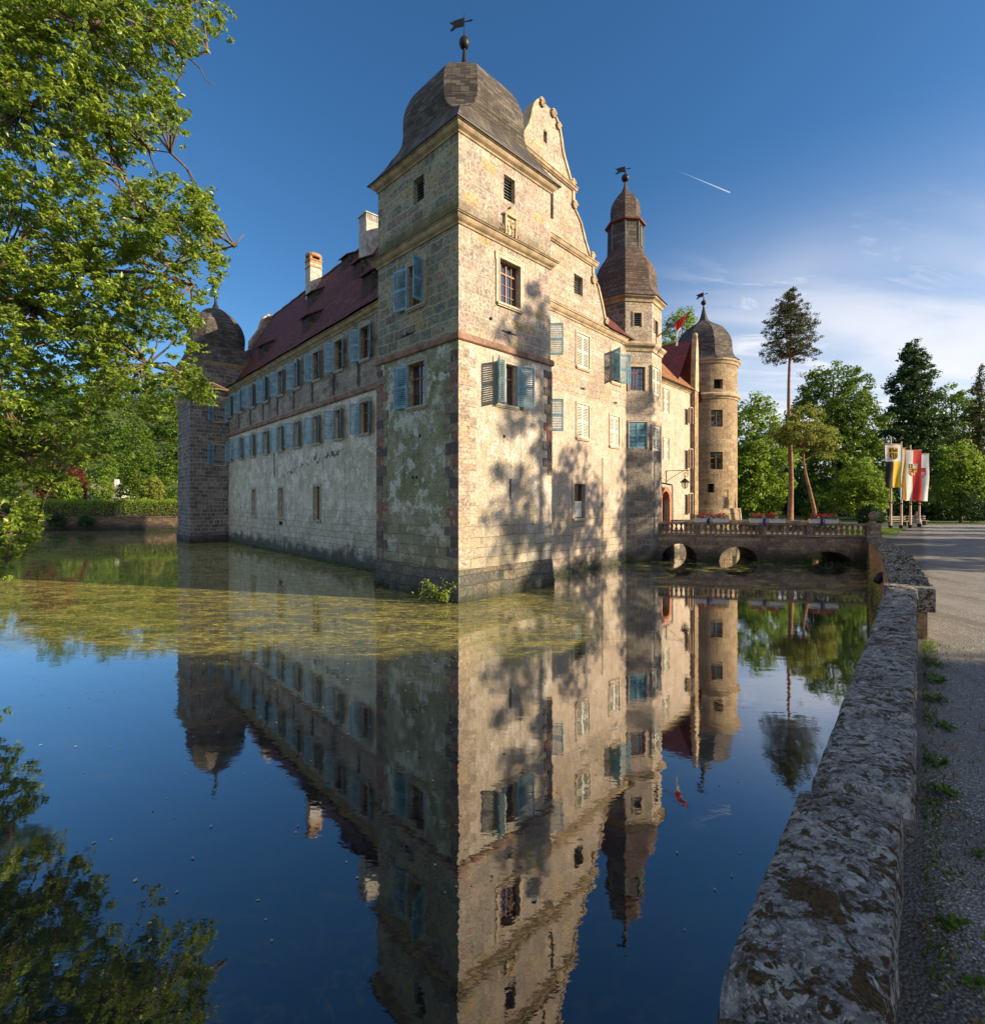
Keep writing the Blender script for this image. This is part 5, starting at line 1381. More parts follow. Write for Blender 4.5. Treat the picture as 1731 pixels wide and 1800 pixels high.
h = hz(628, Y)
tree('large_tree', 'big round-topped green tree left of the flags rising over the others', 'tree', gpos(1465, Y), str_trunk(h * .85), .4,
     [(0, 0, h * .72, 4.4, 4, h * .26), (2.6, 0, h * .55, 4, 3.5, h * .28), (-2.4, 0, h * .55, 3.6, 3.5, h * .25), (0, 0, h * .36, 5.2, 4, h * .28), (4, 0, h * .35, 3, 3, h * .2)], 480, 46, .8, .30, 'green', nl=30)
Y = 70
h = hz(606, Y)
tree('broad_conifer', 'dark green tree with tiered pointed crown behind the flagpoles', 'tree', gpos(1605, Y), str_trunk(h * .97), .35,
     [(4.6 * (1 - i / 12) ** .8 * .5 * math.cos(i * 2.4), 2 * (1 - i / 12) * math.sin(i * 2.4), h * (.2 + .76 * i / 12), 5.0 * (1 - i / 12.9) ** .55, 4.2 * (1 - i / 12.9) ** .55, 1.9) for i in range(13)], 640, 44, .7, .28, 'dark', 'bark_dark', nl=44, flat=.6)
Y = 63
h = hz(650, Y)
tree('larch_tree', 'thin drooping larch at the right edge of the wood', 'tree', gpos(1722, Y), str_trunk(h), .3,
     [(2.4 * (1 - i / 12) * math.cos(i * 2.2), 1.6 * (1 - i / 12) * math.sin(i * 2.2), h * (.3 + .69 * i / 12), 2.4 * (1 - i / 13.5), 2.0 * (1 - i / 13.5), 1.0) for i in range(13)], 240, 30, .5, .2, 'pine', 'bark_dark', nl=46, flat=.8)
Y = 76
h = hz(668, Y)
tree('edge_tree', 'dark broad tree filling the gap at the right edge behind the young tree', 'tree', gpos(1672, Y), str_trunk(h * .85), .35, [(0, 0, h * .66, 5, 4, h * .3), (5, 0, h * .55, 5, 4, h * .3), (-3, 0, h * .4, 4, 4, h * .3), (4, 0, h * .25, 6, 4, h * .22)], 420, 44, .8, .3, 'green', 'bark_dark', nl=24)
Y = 56
h = hz(770, Y)
tree('young_tree', 'light yellow-green young tree beside the dark bushes right of the flags', 'tree', gpos(1688, Y), str_trunk(h * .9), .16,
     [(0, 0, h * .7, 2.3, 2, h * .28), (1.2, 0, h * .5, 2, 1.8, h * .25), (-1, 0, h * .42, 1.8, 1.6, h * .25)], 170, 38, .5, .22, 'bright', nl=20)
h = hz(800, 53)
tree('light_tree', 'sunlit small tree between the crooked trunk and the first flagpole', 'tree', gpos(1512, 53), str_trunk(h * .9), .15,
     [(0, 0, h * .66, 2.1, 2, h * .3), (-.8, 0, h * .38, 2, 1.6, h * .28), (1, 0, h * .4, 1.8, 1.6, h * .26)], 190, 38, .5, .22, 'bright', nl=20)
bshs = [(1530, 49, 2.0, 2.1, 'dark', 'dark rounded shrub beside the bridge end pier'), (1655, 60, 5.2, 4.2, 'dark', 'dark shrub mass behind the bench and flagpoles'), (1735, 54, 4.6, 4.6, 'dark', 'deep green bush filling the right edge beside the path'), (1440, 60, 3.2, 3.4, 'green', 'green bush at the foot of the crooked trunk'), (1345, 66, 3.0, 2.6, 'bright', 'bright low bush behind the middle flower box'), (1570, 66, 5.0, 4.2, 'green', 'green bush behind the left flagpole')]
for px, Y, w_, h_, lf, lb in bshs:
    t = thing('bush', lb, 'bush', gpos(px, Y), world=False)
    pts, nor, cc = clump_pts([(0, 0, h_ * .5, w_ * .5, w_ * .45, h_ * .5), (w_ * .3, 0, h_ * .35, w_ * .3, w_ * .3, h_ * .38), (-w_ * .3, 0, h_ * .35, w_ * .3, w_ * .3, h_ * .38)], 120, 40, .42, .7, .4)
    leaves('foliage', pts, nor, .2, G[lf], t, .6)
# wood behind: one mass
def wood(name, label, spots, leaf, size=.42, cr=1.0):
    P_, N_ = [], []
    for x, y, z0, w_, h_, nc in spots:
        p, n, c = clump_pts([(x, y, z0 + h_ * .55, w_, w_ * .7, h_ * .48), (x, y - 1, z0 + h_ * .25, w_ * 1.1, w_ * .6, h_ * .27)], nc, 34, cr); P_.append(p); N_.append(n)
    o = leaves(name, np.concatenate(P_), np.concatenate(N_), size, G[leaf]); return tag(o, label, 'wood', kind='stuff')
sp_ = []
for i, px in enumerate(range(1300, 1960, 42)):
    Y = 82 + (i % 3) * 5; h = hz(random.uniform(715, 775), Y); sp_.append(((px - 865.5) / F0 * Y, Y, GZ, 4.8, h, 120)); sp_.append(((px - 845.5) / F0 * Y, Y - 4, GZ, 4.8, h * .45, 60))
for i, px in enumerate(range(1545, 1900, 22)): sp_.append(((px - 865.5) / F0 * 62, 62 + (i % 3), GZ - .4, 1.9, 3.8 + (i % 4) * .5, 26))
wood('woodland', 'dark leafy wood closing the view behind the path and flags', sp_, 'dark')
sp_ = []
for i in range(26):
    a = i / 25; sp_.append((-20 + 96 * a + random.uniform(-2, 2), 100 + 20 * random.random(), GZ, 6, random.uniform(10, 15), 40))
wood('distant_wood', 'hazy green wood on the horizon behind the castle', sp_, 'green', .6, 1.4)
Y = 78; h = hz(536, Y)
tree('park_tree', 'green tree peeking over the castle roof beside the slanted flag', 'tree', gpos(1200, Y), str_trunk(h * .9), .4, [(0, 0, h * .82, 3.2, 3, h * .17), (-1.6, 0, h * .7, 3.2, 3, h * .16)], 150, 40, .8, .3, 'bright', nl=16)

# --- left background
hm = ground_mat()
def hill(name, cx, cy, rx, ry, h):
    mb = MB(); n, m_ = 40, 14; rr = []
    for i in range(m_ + 1):
        f = i / m_; rad = 1 - f; z = GZ - .05 + h * (math.sin(f * pi / 2) ** 1.3)
        rr.append([(cx + rx * rad * math.cos(2 * pi * j / n) * (1 + .05 * math.sin(j * 3)), cy + ry * rad * math.sin(2 * pi * j / n), z) for j in range(n)])
    mb.rings(rr[:-1], cap1=True); return struct(obj(name, mb, hm, smooth=True))
hill('hill', -120, 170, 95, 60, 36)
sp_ = []
for i in range(120):
    x = random.uniform(-170, -45); y = random.uniform(118, 175); f = max(0, 1 - math.hypot((x + 120) / 95, (y - 170) / 60))
    sp_.append((x, y, GZ + 36 * math.sin(min(1, f) * pi / 2) ** 1.3 - 1, 4.2, random.uniform(9, 14), 34))
wood('hillside_wood', 'mixed sunlit wood covering the hill on the far left', sp_, 'green', .62, 1.3)
sp_ = []
for i in range(16):
    x = -92 + i * 3.6 + random.uniform(-1, 1); y = 108 + random.uniform(-4, 8); sp_.append((x, y, GZ, 3.6, random.uniform(9, 13), 42))
wood('valley_trees', 'row of sunny trees behind the hedge on the left', sp_, 'bright', .45, 1.0)
for i in range(7):
    x = -64 + i * 2.1; y = 112; hh = 21 + random.uniform(-2, 2)
    tree('forest_pine', ['slim forest pine with bare trunk on the hillside left of the far tower'] [0], 'pine tree', (x, y, 8), [(0, 0, -6), (0, 0, hh * .4), (.2, 0, hh * .7), (0, 0, hh)], .22, [(0, 0, hh * .82, 1.5, 1.5, hh * .2)], 26, 26, .6, .4, 'green', 'bark_pine', group='bare-trunked pines on the hillside', nl=4)
Y = 92
h = hz(728, Y); tree('column_tree', 'tall egg-shaped green tree behind the hedge next to the far tower', 'tree', gpos(240, Y), str_trunk(h * .9), .3, [(0, 0, h * .55, 2.9, 2.8, h * .44), (0, 0, h * .3, 3.1, 2.8, h * .28)], 230, 42, .65, .28, 'green', nl=12)
Y = 84
h = hz(760, Y); tree('copper_tree', 'copper-red leaved tree seen through the overhanging branches', 'tree', gpos(95, Y), str_trunk(h * .9), .3, [(0, 0, h * .55, 4.0, 3, h * .4), (3, 0, h * .3, 2.5, 2, h * .25)], 190, 40, .7, .28, 'red', nl=12)
h = hz(835, 78)
for px, lb in ((180, 'small rounded garden tree in front of the grey-roofed house'), (120, 'small light garden tree left of the grey-roofed house'), (268, 'small golden tree between hedge and far tower')):
    tree('garden_tree', lb, 'tree', gpos(px, 77 + (px % 7)), str_trunk(h * .8), .12, [(0, 0, h * .6, 1.7, 1.5, h * .38)], 70, 36, .45, .24, 'yellow' if px == 268 else 'bright', nl=8)
house = thing('house', 'white house with grey pitched roof half hidden behind garden trees', 'house', gpos(182, 98))
HF = Flat(gpos(150, 98)[:2], (1, .1))
wm = simple('white_house_wall', (.7, .68, .64), .9, .1, 2, .1)
mb = MB(); mb.box(HF, 0, 6.3, -5, 0, GZ - .3, GZ + 3.2); mb.face([HF.pt(6.3, 0, GZ + 3.2), HF.pt(6.3, -5, GZ + 3.2), HF.pt(6.3, -2.5, GZ + 5.6)]); obj('wall', mb, wm, house)
mb = MB()
for q0, z0, q1, z1 in ((.4, 2.85, -2.5, 5.75), (-5.4, 2.85, -2.5, 5.75)): mb.face([HF.pt(-.3, q0, GZ + z0), HF.pt(6.6, q0, GZ + z0), HF.pt(6.6, q1, GZ + z1), HF.pt(-.3, q1, GZ + z1)])
rf = obj('roof', mb, simple('grey_roof', (.22, .19, .18), .8, .15, 3, .1), house)
mb = MB(); mb.box(HF, 4, 4.6, -2.6, -2.0, GZ + 5, GZ + 6.6); obj('chimney', mb, wm, rf)
mb = MB()
for a in (1.2, 3.8): mb.box(HF, a, a + 1.1, 0, .04, GZ + 1.1, GZ + 2.3)
obj('window', mb, M['glass'], house)
# hedge
t = thing('hedge', 'long sunlit clipped hedge along the far left bank', 'hedge', (-52, 71, GZ), world=False)
n = 34000; x = RNG.uniform(-16, 16, n); y = RNG.uniform(-.9, .9, n); z = RNG.random(n) ** .5 * 2.25
hh = 2.3 + .12 * np.sin(x * 2.1) + .1 * np.sin(x * 5.3 + 1); z = z / 2.25 * hh * 1.08
leaves('foliage', np.stack([x, y + .1 * x, z], 1), np.stack([RNG.normal(size=n) * .5, -np.abs(RNG.normal(size=n)), RNG.random(n)], 1), .16, G['hedge'], t, .6)
mb = MB(); F = Flat((-16, -1.6), (32, 3.2)); mb.box(F, .2, 31.8, -.6, .5, 0, 2.0); obj('branches', mb, M['bark_dark'], t)
for px, w_, h_, lb in ((150, 2.2, 1.5, 'dark bush hanging over the far left bank wall'), (100, 2.6, 1.9, 'dark bush at the water below the hedge'), (20, 5, 3.2, 'shaded bush at the left edge by the water')):
    t = thing('bush', lb, 'bush', gpos(px, 67.0, .7), world=False)
    pts, nor, cc = clump_pts([(0, 0, h_ * .4, w_ * .5, .7, h_ * .5)], 60, 40, .35, .8, .3); leaves('foliage', pts, nor, .17, G['dark'], t, .6)

# --- big overhanging tree at the left ------------------------------------------------------------
outline = [(-520, -420), (250, -420), (330, -60), (420, 5), (428, 32), (402, 60), (362, 62), (350, 100), (322, 125), (342, 210), (330, 240), (292, 232), (272, 262), (240, 285), (232, 320), (262, 330), (300, 308), (345, 322), (392, 330), (402, 385), (417, 450), (408, 520), (392, 560), (398, 610), (352, 628), (392, 650), (428, 682), (400, 705), (352, 676), (322, 690), (342, 728), (330, 745), (290, 722), (250, 722), (215, 775), (190, 800), (150, 850), (105, 850), (62, 905), (75, 950), (42, 962), (10, 1000), (-5, 1025), (-60, 1040), (-520, 1000)]
gaps = [[(225, 265), (205, 300), (160, 322), (165, 350), (180, 372), (232, 335)], [(50, 690), (40, 720), (100, 735), (110, 700)], [(255, 590), (300, 580), (320, 620), (290, 640), (262, 625)], [(205, 150), (250, 165), (240, 190), (210, 180)], [(90, 290), (110, 300), (108, 330), (92, 320)], [(150, 760), (190, 700), (250, 715), (200, 790)]]
def inpoly(x, y, P):
    c = False; j = len(P) - 1
    for i in range(len(P)):
        xi, yi = P[i]; xj, yj = P[j]
        if (yi > y) != (yj > y) and x < (xj - xi) * (y - yi) / (yj - yi) + xi: c = not c
        j = i
    return c
bigtree = thing('overhanging_tree', 'large sunlit maple reaching over the moat from the left with drooping leafy branches', 'tree', (-19.5, 13, GZ), world=False)
ccs = []
while len(ccs) < 1500:
    x = random.uniform(-520, 428); y = random.uniform(-420, 1040)
    if x < -60 and random.random() < .82: continue
    if not inpoly(x + (26 if x > 60 else 0) + (26 if (y > 500 and x > 220) else 0), y, outline) or any(inpoly(x, y, g_) for g_ in gaps): continue
    if y < -40 and random.random() < .8: continue
    edge = max(0, min(1, (x + 520) / 940))
    Y = 12.2 + random.uniform(-2.6, 2.6) * (1 - .45 * edge)
    p = at(x, y, Y); ccs.append((p[0] + 19.5, p[1] - 13, p[2] - GZ))
ccs = np.array(ccs)
per = 108; c2 = np.repeat(ccs, per, axis=0); n = len(c2)
# each clump is a spray of rosettes
ros = RNG.normal(size=(len(ccs), 9, 3)); ros /= np.linalg.norm(ros, axis=2, keepdims=True); ros *= (RNG.random((len(ccs), 9, 1)) ** .5) * RNG.uniform(.2, .46, (len(ccs), 1, 1))
ri = RNG.integers(0, 9, n); cidx = np.repeat(np.arange(len(ccs)), per); rc = ros[cidx, ri]
off = RNG.normal(size=(n, 3)); off /= np.linalg.norm(off, axis=1, keepdims=True); off *= RNG.uniform(.03, .115, (n, 1)); off[:, 2] *= .6
nor = RNG.normal(size=(n, 3)) * .5 + np.array([.25, -.2, .75])
leaves('crown', c2 + rc + off, nor, .108, G['near'], bigtree, .5, .3)
mb = MB()
tr = [(0, 0, -.4), (.3, 0, 2.5), (.2, .2, 5.5), (.6, -.2, 9), (.4, 0, 13), (.8, 0, 17), (.5, 0, 21)]
mb.tube(tr, [.62, .5, .44, .38, .3, .2, .08], 14)
def bpt(px, py, Y): p = at(px, py, Y); return (p[0] + 19.5, p[1] - 13, p[2] - GZ)
arms = []
for pts, r in (([(-200, 420, 12.6), (40, 190, 12.4), (110, 160, 12.3), (190, 240, 12.2), (228, 330, 12.1), (250, 385, 12)], .1), ([(-250, 80, 12), (40, 60, 12), (150, 45, 12), (260, 50, 11.8), (330, 95, 11.8), (365, 92, 11.8)], .12),
               ([(-200, 640, 12), (60, 540, 12.2), (180, 585, 12.2), (240, 520, 12.2), (290, 480, 12.1), (330, 440, 12)], .11), ([(40, 540, 12.2), (180, 590, 12.2), (260, 640, 12), (330, 662, 11.9), (400, 686, 11.8)], .07),
               ([(-260, 520, 12.4), (0, 470, 12.5), (150, 475, 12.4), (262, 478, 12.2), (340, 500, 12)], .09), ([(-260, 760, 11.6), (-60, 760, 11.5), (40, 800, 11.4), (90, 850, 11.4), (60, 930, 11.3)], .08), ([(170, 590, 12.2), (230, 530, 12), (300, 470, 12), (380, 440, 12), (412, 432, 12), (428, 412, 12)], .035),
               ([(-100, 900, 11), (-20, 900, 11), (20, 940, 11), (10, 990, 11)], .05), ([(190, 240, 12.2), (215, 300, 12.1), (235, 350, 12.1), (262, 380, 12)], .04), ([(200, 240, 12.2), (262, 262, 12), (300, 268, 12)], .022), ([(320, 90, 11.8), (352, 120, 11.8), (362, 140, 11.8), (378, 150, 11.8)], .012)):
    P_ = [Vector(bpt(*p)) for p in pts]; arms += P_
    k = min(range(len(tr)), key=lambda i: abs(tr[i][2] - (P_[0][2] - 1.5)))
    if r >= .05: P_ = [Vector(tr[k])] + P_
    mb.tube(P_, [r * (2.0 if i == 0 and r >= .05 else 1) * (1 - .85 * i / (len(P_) - 1)) + .006 for i in range(len(P_))], 7)
# secondary twigs: from each second clump to the nearest limb point
A = np.array([tuple(a) for a in arms])
for c in ccs[::2]:
    d = np.linalg.norm(A - c, axis=1) + np.where(A[:, 0] > c[0] + .5, 2, 0); k = int(np.argmin(d))
    if d[k] < 3.6:
        s = Vector(A[k]); e = Vector(c); mid = s.lerp(e, .5) + Vector((random.uniform(-.15, .15), random.uniform(-.15, .15), random.uniform(-.05, .25)))
        mb.tube([s, mid, e], [.03, .02, .006], 5, cap=False)
obj('trunk', mb, M['bark'], bigtree, smooth=True)

# --- trees beyond the right edge of the frame that shade the path and the near water ---------------
for i, (x, y, h, r) in enumerate([(17, -2.5, 15, 4.6), (24, -1, 18, 4.8), (33, -3.6, 19, 5), (24, -9, 18, 5.5), (13, -9, 14, 4.5), (33, 15.2, 24, 2.5), (37, 19.6, 17.5, 3.3), (41, 25.8, 21, 2.6)]):
    tree('path_tree', ['leafy tree beside the path whose shade falls on the near parapet'][0], 'tree', (x, y, GZ), str_trunk(h * .85), .35,
         [(0, 0, h * .62, r, r, h * .36), (0, 0, h * .3, r * .9, r * .9, h * .2)], int(34 * r) + 40, 56, .9, .40, 'green', group='trees along the path casting shade', nl=10)

for x, y in ((20, 1.5), (22, 4.5), (24, 7.5), (26.5, 10.5), (29, 13.5), (31.5, 17), (37.5, 22.5), (41, 27), (44.5, 31.5), (49, 36.5), (54, 41)):  # off-frame bushes added so that the gravel path lies in shade
    t = thing('shade_bush', 'unseen bush added outside the gravel path to shade it', 'bush', (x, y, GZ), world=False, group='unseen bushes added to shade the path')
    sc_ = 1 if x < 33 else 1.75
    pts, nor, cc = clump_pts([(0, 0, 1.9 * sc_, 2.2, 2.0, 1.9 * sc_)], 110, 34, .5, .8, .3); leaves('foliage', pts, nor, .26, G['green'], t, .6)
# --- small plants ---------------------------------------------------------------------------------
def broad_plant(loc, rad, n, label, name='weed', h=.12, col='bright', group=None):
    t = thing(name, label, 'weed', loc, world=False, group=group); mb = MB()
    for i in range(n):
        a = random.uniform(0, 2 * pi); L = rad * random.uniform(.6, 1.1); w = L * .28; up = h * random.uniform(.5, 1.4)
        ca, sa = math.cos(a), math.sin(a); ax, ay = -sa, ca
        pr_ = [(0.05, 0), (.35, .7), (.65, 1), (.85, .75), (1, 0)]
        rows = []
        for f, ww in pr_:
            z = up * math.sin(f * 2.2) ; rows.append(((ca * L * f + ax * w * ww, sa * L * f + ay * w * ww, z + .25 * w * ww), (ca * L * f, sa * L * f, z), (ca * L * f - ax * w * ww, sa * L * f - ay * w * ww, z + .25 * w * ww)))
        for r0_, r1_ in zip(rows[:-1], rows[1:]):
            mb.face([r0_[0], r0_[1], r1_[1], r1_[0]]); mb.face([r0_[1], r0_[2], r1_[2], r1_[1]])
    obj('leaf_rosette', mb, G[col], t); return t
wl = [(.35, 1.9, .2), (.42, 2.45, .16), (.36, 3.0, .17), (.5, 3.35, .12), (.4, 4.05, .19), (.55, 4.9, .14), (.42, 5.7, .26), (.38, 6.3, .22), (.45, 7.3, .25), (.4, 8.2, .28), (.42, 9.0, .3), (.9, 2.6, .12), (1.1, 5.2, .16), (.75, 4.5, .1), (1.3, 6.8, .2), (.38, 1.45, .2), (.62, 2.05, .09), (.40, 9.9, .3), (.46, 3.65, .13), (1.7, 8.8, .2)]
for q, s, r_ in wl:
    r_ *= .45
    x, y, _ = NW.pt(s, q, 0)
    broad_plant((x, y, GZ + .008), r_, int(9 + r_ * 40), 'broad-leaved plantain weed growing in the gravel beside the parapet', group='weeds along the foot of the parapet', h=r_ * .5, col='green')
def grass(name, label, pts, hgt, mat, n):
    P_ = np.array([pts(i) for i in range(n)]); me_n = n
    v = np.empty((n, 3, 3)); a = RNG.uniform(0, 2 * pi, n); w = .006 + .006 * RNG.random(n) * (hgt / .1); h_ = hgt * RNG.uniform(.5, 1.3, n)
    lx = RNG.normal(size=n) * hgt * .35; ly = RNG.normal(size=n) * hgt * .35
    v[:, 0] = P_ + np.stack([np.cos(a) * w, np.sin(a) * w, 0 * a], 1); v[:, 1] = P_ - np.stack([np.cos(a) * w, np.sin(a) * w, 0 * a], 1); v[:, 2] = P_ + np.stack([lx, ly, h_], 1)
    me = bpy.data.meshes.new(name); me.vertices.add(3 * n); me.vertices.foreach_set('co', v.reshape(-1)); me.loops.add(3 * n); me.polygons.add(n)
    me.loops.foreach_set('vertex_index', np.arange(3 * n, dtype=np.int32)); me.polygons.foreach_set('loop_start', (np.arange(n) * 3).astype(np.int32)); me.polygons.foreach_set('loop_total', np.full(n, 3, np.int32))
    me.update(calc_edges=True); me.materials.append(mat); o = bpy.data.objects.new(name, me); COL.objects.link(o); return tag(o, label, 'grass', kind='stuff')
def gp(i):
    k = random.random(); s = random.choice([3.8, 5.4, 6.4, 7.6, 8.4, 9.4, 10.2, 10.9, 11.3, 4.6]) + random.gauss(0, .22); q = .27 + abs(random.gauss(0, .10)) + (.8 * random.random() if random.random() < .15 else 0); x, y, _ = NW.pt(s, q, 0); return (x, y, GZ + .006)
grass('grass_tufts', 'short grass tufts sprouting in the gravel beside the wall', gp, .04, G['green'], 1500)
def gv(i):
    f = random.random(); x = 25.2 + 7.6 * f + random.uniform(-1.3, .5); y = 34.6 + 6.6 * f + random.uniform(-.3, 2.4) ; return (x, y, GZ + .01)
grass('grass_verge', 'grass verge between the bridge end and the flagpoles', gv, .16, G['green'], 12000)
# pebbles on the near path
n = 9000; mb = MB()
vs = np.array([(1, 0, 0), (-1, 0, 0), (0, 1, 0), (0, -1, 0), (0, 0, 1), (0, 0, -1)], float); fs = np.array([(0, 2, 4), (2, 1, 4), (1, 3, 4), (3, 0, 4), (2, 0, 5), (1, 2, 5), (3, 1, 5), (0, 3, 5)])
ss = RNG.random(n) ** 1.6 * 9 + 1.2; qq = RNG.uniform(.30, 3.6, n)
cx = NW.o[0] + NW.d[0] * ss + NW.n[0] * qq; cy = NW.o[1] + NW.d[1] * ss + NW.n[1] * qq
r_ = RNG.uniform(.005, .013, n); V = vs[None] * (r_[:, None] * 1)[:, :, None] * RNG.uniform(.6, 1.4, (n, 6, 1)); V[:, :, 2] *= .6
an = RNG.uniform(0, 6.28, n); ca, sa = np.cos(an)[:, None], np.sin(an)[:, None]; Vx = V[:, :, 0] * ca - V[:, :, 1] * sa; Vy = V[:, :, 0] * sa + V[:, :, 1] * ca
V = np.stack([Vx + cx[:, None], Vy + cy[:, None], V[:, :, 2] + GZ + .008], 2)
me = bpy.data.meshes.new('pebbles'); me.from_pydata(V.reshape(-1, 3).tolist(), [], (fs[None] + (np.arange(n) * 6)[:, None, None]).reshape(-1, 3).tolist())
def pebm():
    m, t = newmat('pebble_stone'); t.link(t.ramp(t.geo.outputs['Random Per Island'], [(0, (.12, .115, .11)), (.5, (.28, .26, .24)), (1, (.55, .52, .48))]), t.b.inputs['Base Color']); t.b.inputs['Roughness'].default_value = .8; return m
me.materials.append(pebm()); o = bpy.data.objects.new('pebbles', me); COL.objects.link(o); tag(o, 'loose grey pebbles scattered over the near path', 'gravel', kind='stuff')
# floating leaves and specks
n = 2600
def specks(n, fn, size, mat, name, label):
    c = np.array([fn() for _ in range(n)]); nn = np.zeros((n, 3)); nn[:, 2] = 1; nn += RNG.normal(size=(n, 3)) * .08
    o = leaves(name, c, nn, size, mat, None, .7, .1); return tag(o, label, 'floating leaves', kind='stuff')
spm = simple('dry_floating_leaf', (.42, .40, .24), .7, .3, 9, 0)
def f1():
    while True:
        k = random.random()
        if k < .8: Y = random.uniform(12.5, 26); x = random.uniform(-.98 * Y, 2.5)
        else: Y = 4.2 + random.random() ** .8 * 20; x = random.uniform(-.95 * Y, .5 * Y)
        if x < wx(Y) - .4 or Y > 12: return (x, Y, .006 + .01 * random.random())
specks(2600, f1, .034, spm, 'floating_specks', 'pale seeds and petals drifting on the moat surface')
def f2():
    Y = 5 + random.random() * 20; x = random.uniform(-.9 * Y, min(.55 * Y, wx(Y) - .5)); return (x, Y, .01)
specks(24, f2, .07, spm, 'floating_leaves', 'small fallen leaves floating on the moat')
lp = []
for i in range(160):
    x, y, _ = NW.pt(1.2 + random.random() ** 1.3 * 10, .25 + random.random() ** 1.8 * 3.4, 0); lp.append((x, y, GZ + .022))
o = leaves('dry_leaves', np.array(lp), np.array([(random.gauss(0, .35), random.gauss(0, .35), 1) for _ in lp]), .045, simple('dry_brown_leaf', (.26, .13, .05), .8, .4, 30, 0), None, .6, .4); tag(o, 'dry brown leaves scattered on the near gravel', 'dry leaves', kind='stuff')
# shrub at the foot of the corner tower
t = thing('tower_shrub', 'fresh green self-sown shrub at the foot of the near tower corner', 'shrub', (-1.75, 20.0, .0), world=False)
mb = MB(); P_, N_ = [], []
for i in range(16):
    a = random.uniform(pi * .75, pi * 1.75); L = random.uniform(.3, .95); e = Vector((math.cos(a) * L * .9 - .1, -abs(math.sin(a)) * .35 - .08, L * 1.0))
    if i < 4: e = Vector((-.9 - .1 * i, -.2, .85 - .15 * i))
    s = Vector((0, -.08, .02)); mb.tube([s, s.lerp(e, .5) + Vector((0, 0, .06)), e], [.012, .009, .004], 4, cap=False)
    for k in range(26):
        f = random.uniform(.25, 1.05); P_.append(tuple(s.lerp(e, f) + Vector((random.gauss(0, .07), random.gauss(0, .05), random.gauss(0, .07))))); N_.append((random.gauss(0, .5), -.5, 1 * random.random()))
obj('stems', mb, M['bark'], t); leaves('foliage', np.array(P_), np.array(N_), .10, G['hedge'], t, .5)
# moss and ferns hanging at the waterline
def wl_pts(F, s0, s1, n, zmax=.32):
    P_, N_ = [], []
    for i in range(n):
        s = random.uniform(s0, s1); z = abs(random.gauss(0, zmax * .5)) + .02; p = F.pt(s, .18 * (1 - z) + random.uniform(0, .07), z); P_.append(p); N_.append((F.n[0] + random.gauss(0, .5), F.n[1] + random.gauss(0, .5), .6))
    return P_, N_
P_, N_ = [], []
for F, a, b, k in ((WL, -3, 28.5, 1700), (FR, -3, 8, 500), (TL, 4.6, 5.8, 90), (BR, 0, BL, 160)):
    p, nn = wl_pts(F, a, b, k); P_ += p; N_ += nn
o = leaves('waterline_moss', np.array(P_), np.array(N_), .09, G['dark'], None, .6); tag(o, 'dark moss and ferns along the waterline of the castle walls', 'moss', kind='stuff')
P_, N_ = [], []
Fw = Flat(Bp, (16.9 - Bp[0], 22.6 - Bp[1]))
for s, zc, k in ((2.5, 1.0, 60), (5.3, 1.3, 60), (7.5, .7, 50), (9.5, .6, 50), (4.1, .4, 60)):
    for i in range(k): P_.append(Fw.pt(s + random.gauss(0, .2), -.23 - abs(random.gauss(0, .05)), zc + random.gauss(0, .3))); N_.append((-Fw.n[0] + random.gauss(0, .4), -Fw.n[1] + random.gauss(0, .4), .5))
o = leaves('wall_ferns', np.array(P_), np.array(N_), .1, G['bright'], None, .5); tag(o, 'ferns growing in the joints of the far parapet wall', 'ferns', kind='stuff')

# ================================================================== SMALL THINGS
# wall lantern beside the door
lan = thing('wall_lantern', 'wrought iron lantern hanging from a scrolled bracket beside the castle door', 'lantern', FR.pt(FR.s_at(1172), .1, 5.6))
s = FR.s_at(1170); b0_ = lambda q, z: FR.pt(s, q, z)
mb = MB(); mb.tube([b0_(.05, 5.3), b0_(.05, 6.25)], .03, 6); mb.tube([b0_(.05, 6.2), b0_(.9, 6.2), b0_(1.75, 6.18)], .025, 6); mb.tube([b0_(.05, 5.4), b0_(.7, 5.85), b0_(1.3, 6.15)], .02, 6)
pts = [b0_(1.45 + .26 * (1 - k / 22) * math.cos(-k * .5 + 1.6) + .02 * k * .2, 5.92 + .26 * (1 - k / 22) * math.sin(-k * .5 + 1.6)) for k in range(18)]; mb.tube(pts, .02, 5)
obj('bracket', mb, M['iron'], lan)
lc = b0_(1.42, 5.05)
mb = MB(); mb.lathe(lc, [(.02, .75), (.05, .55), (.12, .5), (.34, .3), (.36, .27), (.3, .26)], 12); mb.tube([(lc[0], lc[1], lc[2] + .5), (lc[0], lc[1], lc[2] + .9)], .012, 5)
for k in range(6):
    a = k * pi / 3; mb.tube([(lc[0] + .27 * math.cos(a), lc[1] + .27 * math.sin(a), lc[2] + .28), (lc[0] + .2 * math.cos(a), lc[1] + .2 * math.sin(a), lc[2] - .05), (lc[0] + .05 * math.cos(a), lc[1] + .05 * math.sin(a), lc[2] - .2)], .012, 5)
mb.tube([(lc[0], lc[1], lc[2] - .2), (lc[0], lc[1], lc[2] + .3)], .02, 5)
obj('lamp_cage', mb, M['iron'], lan)
mb = MB(); mb.lathe(lc, [(.24, .26), (.18, -.03), (.05, -.17)], 12)
gm, gt = newmat('lantern_glass'); gt.b.inputs['Base Color'].default_value = (.5, .42, .3, 1); gt.b.inputs['Roughness'].default_value = .15; gt.b.inputs['Alpha'].default_value = .35
obj('lamp_glass', mb, gm, lan)

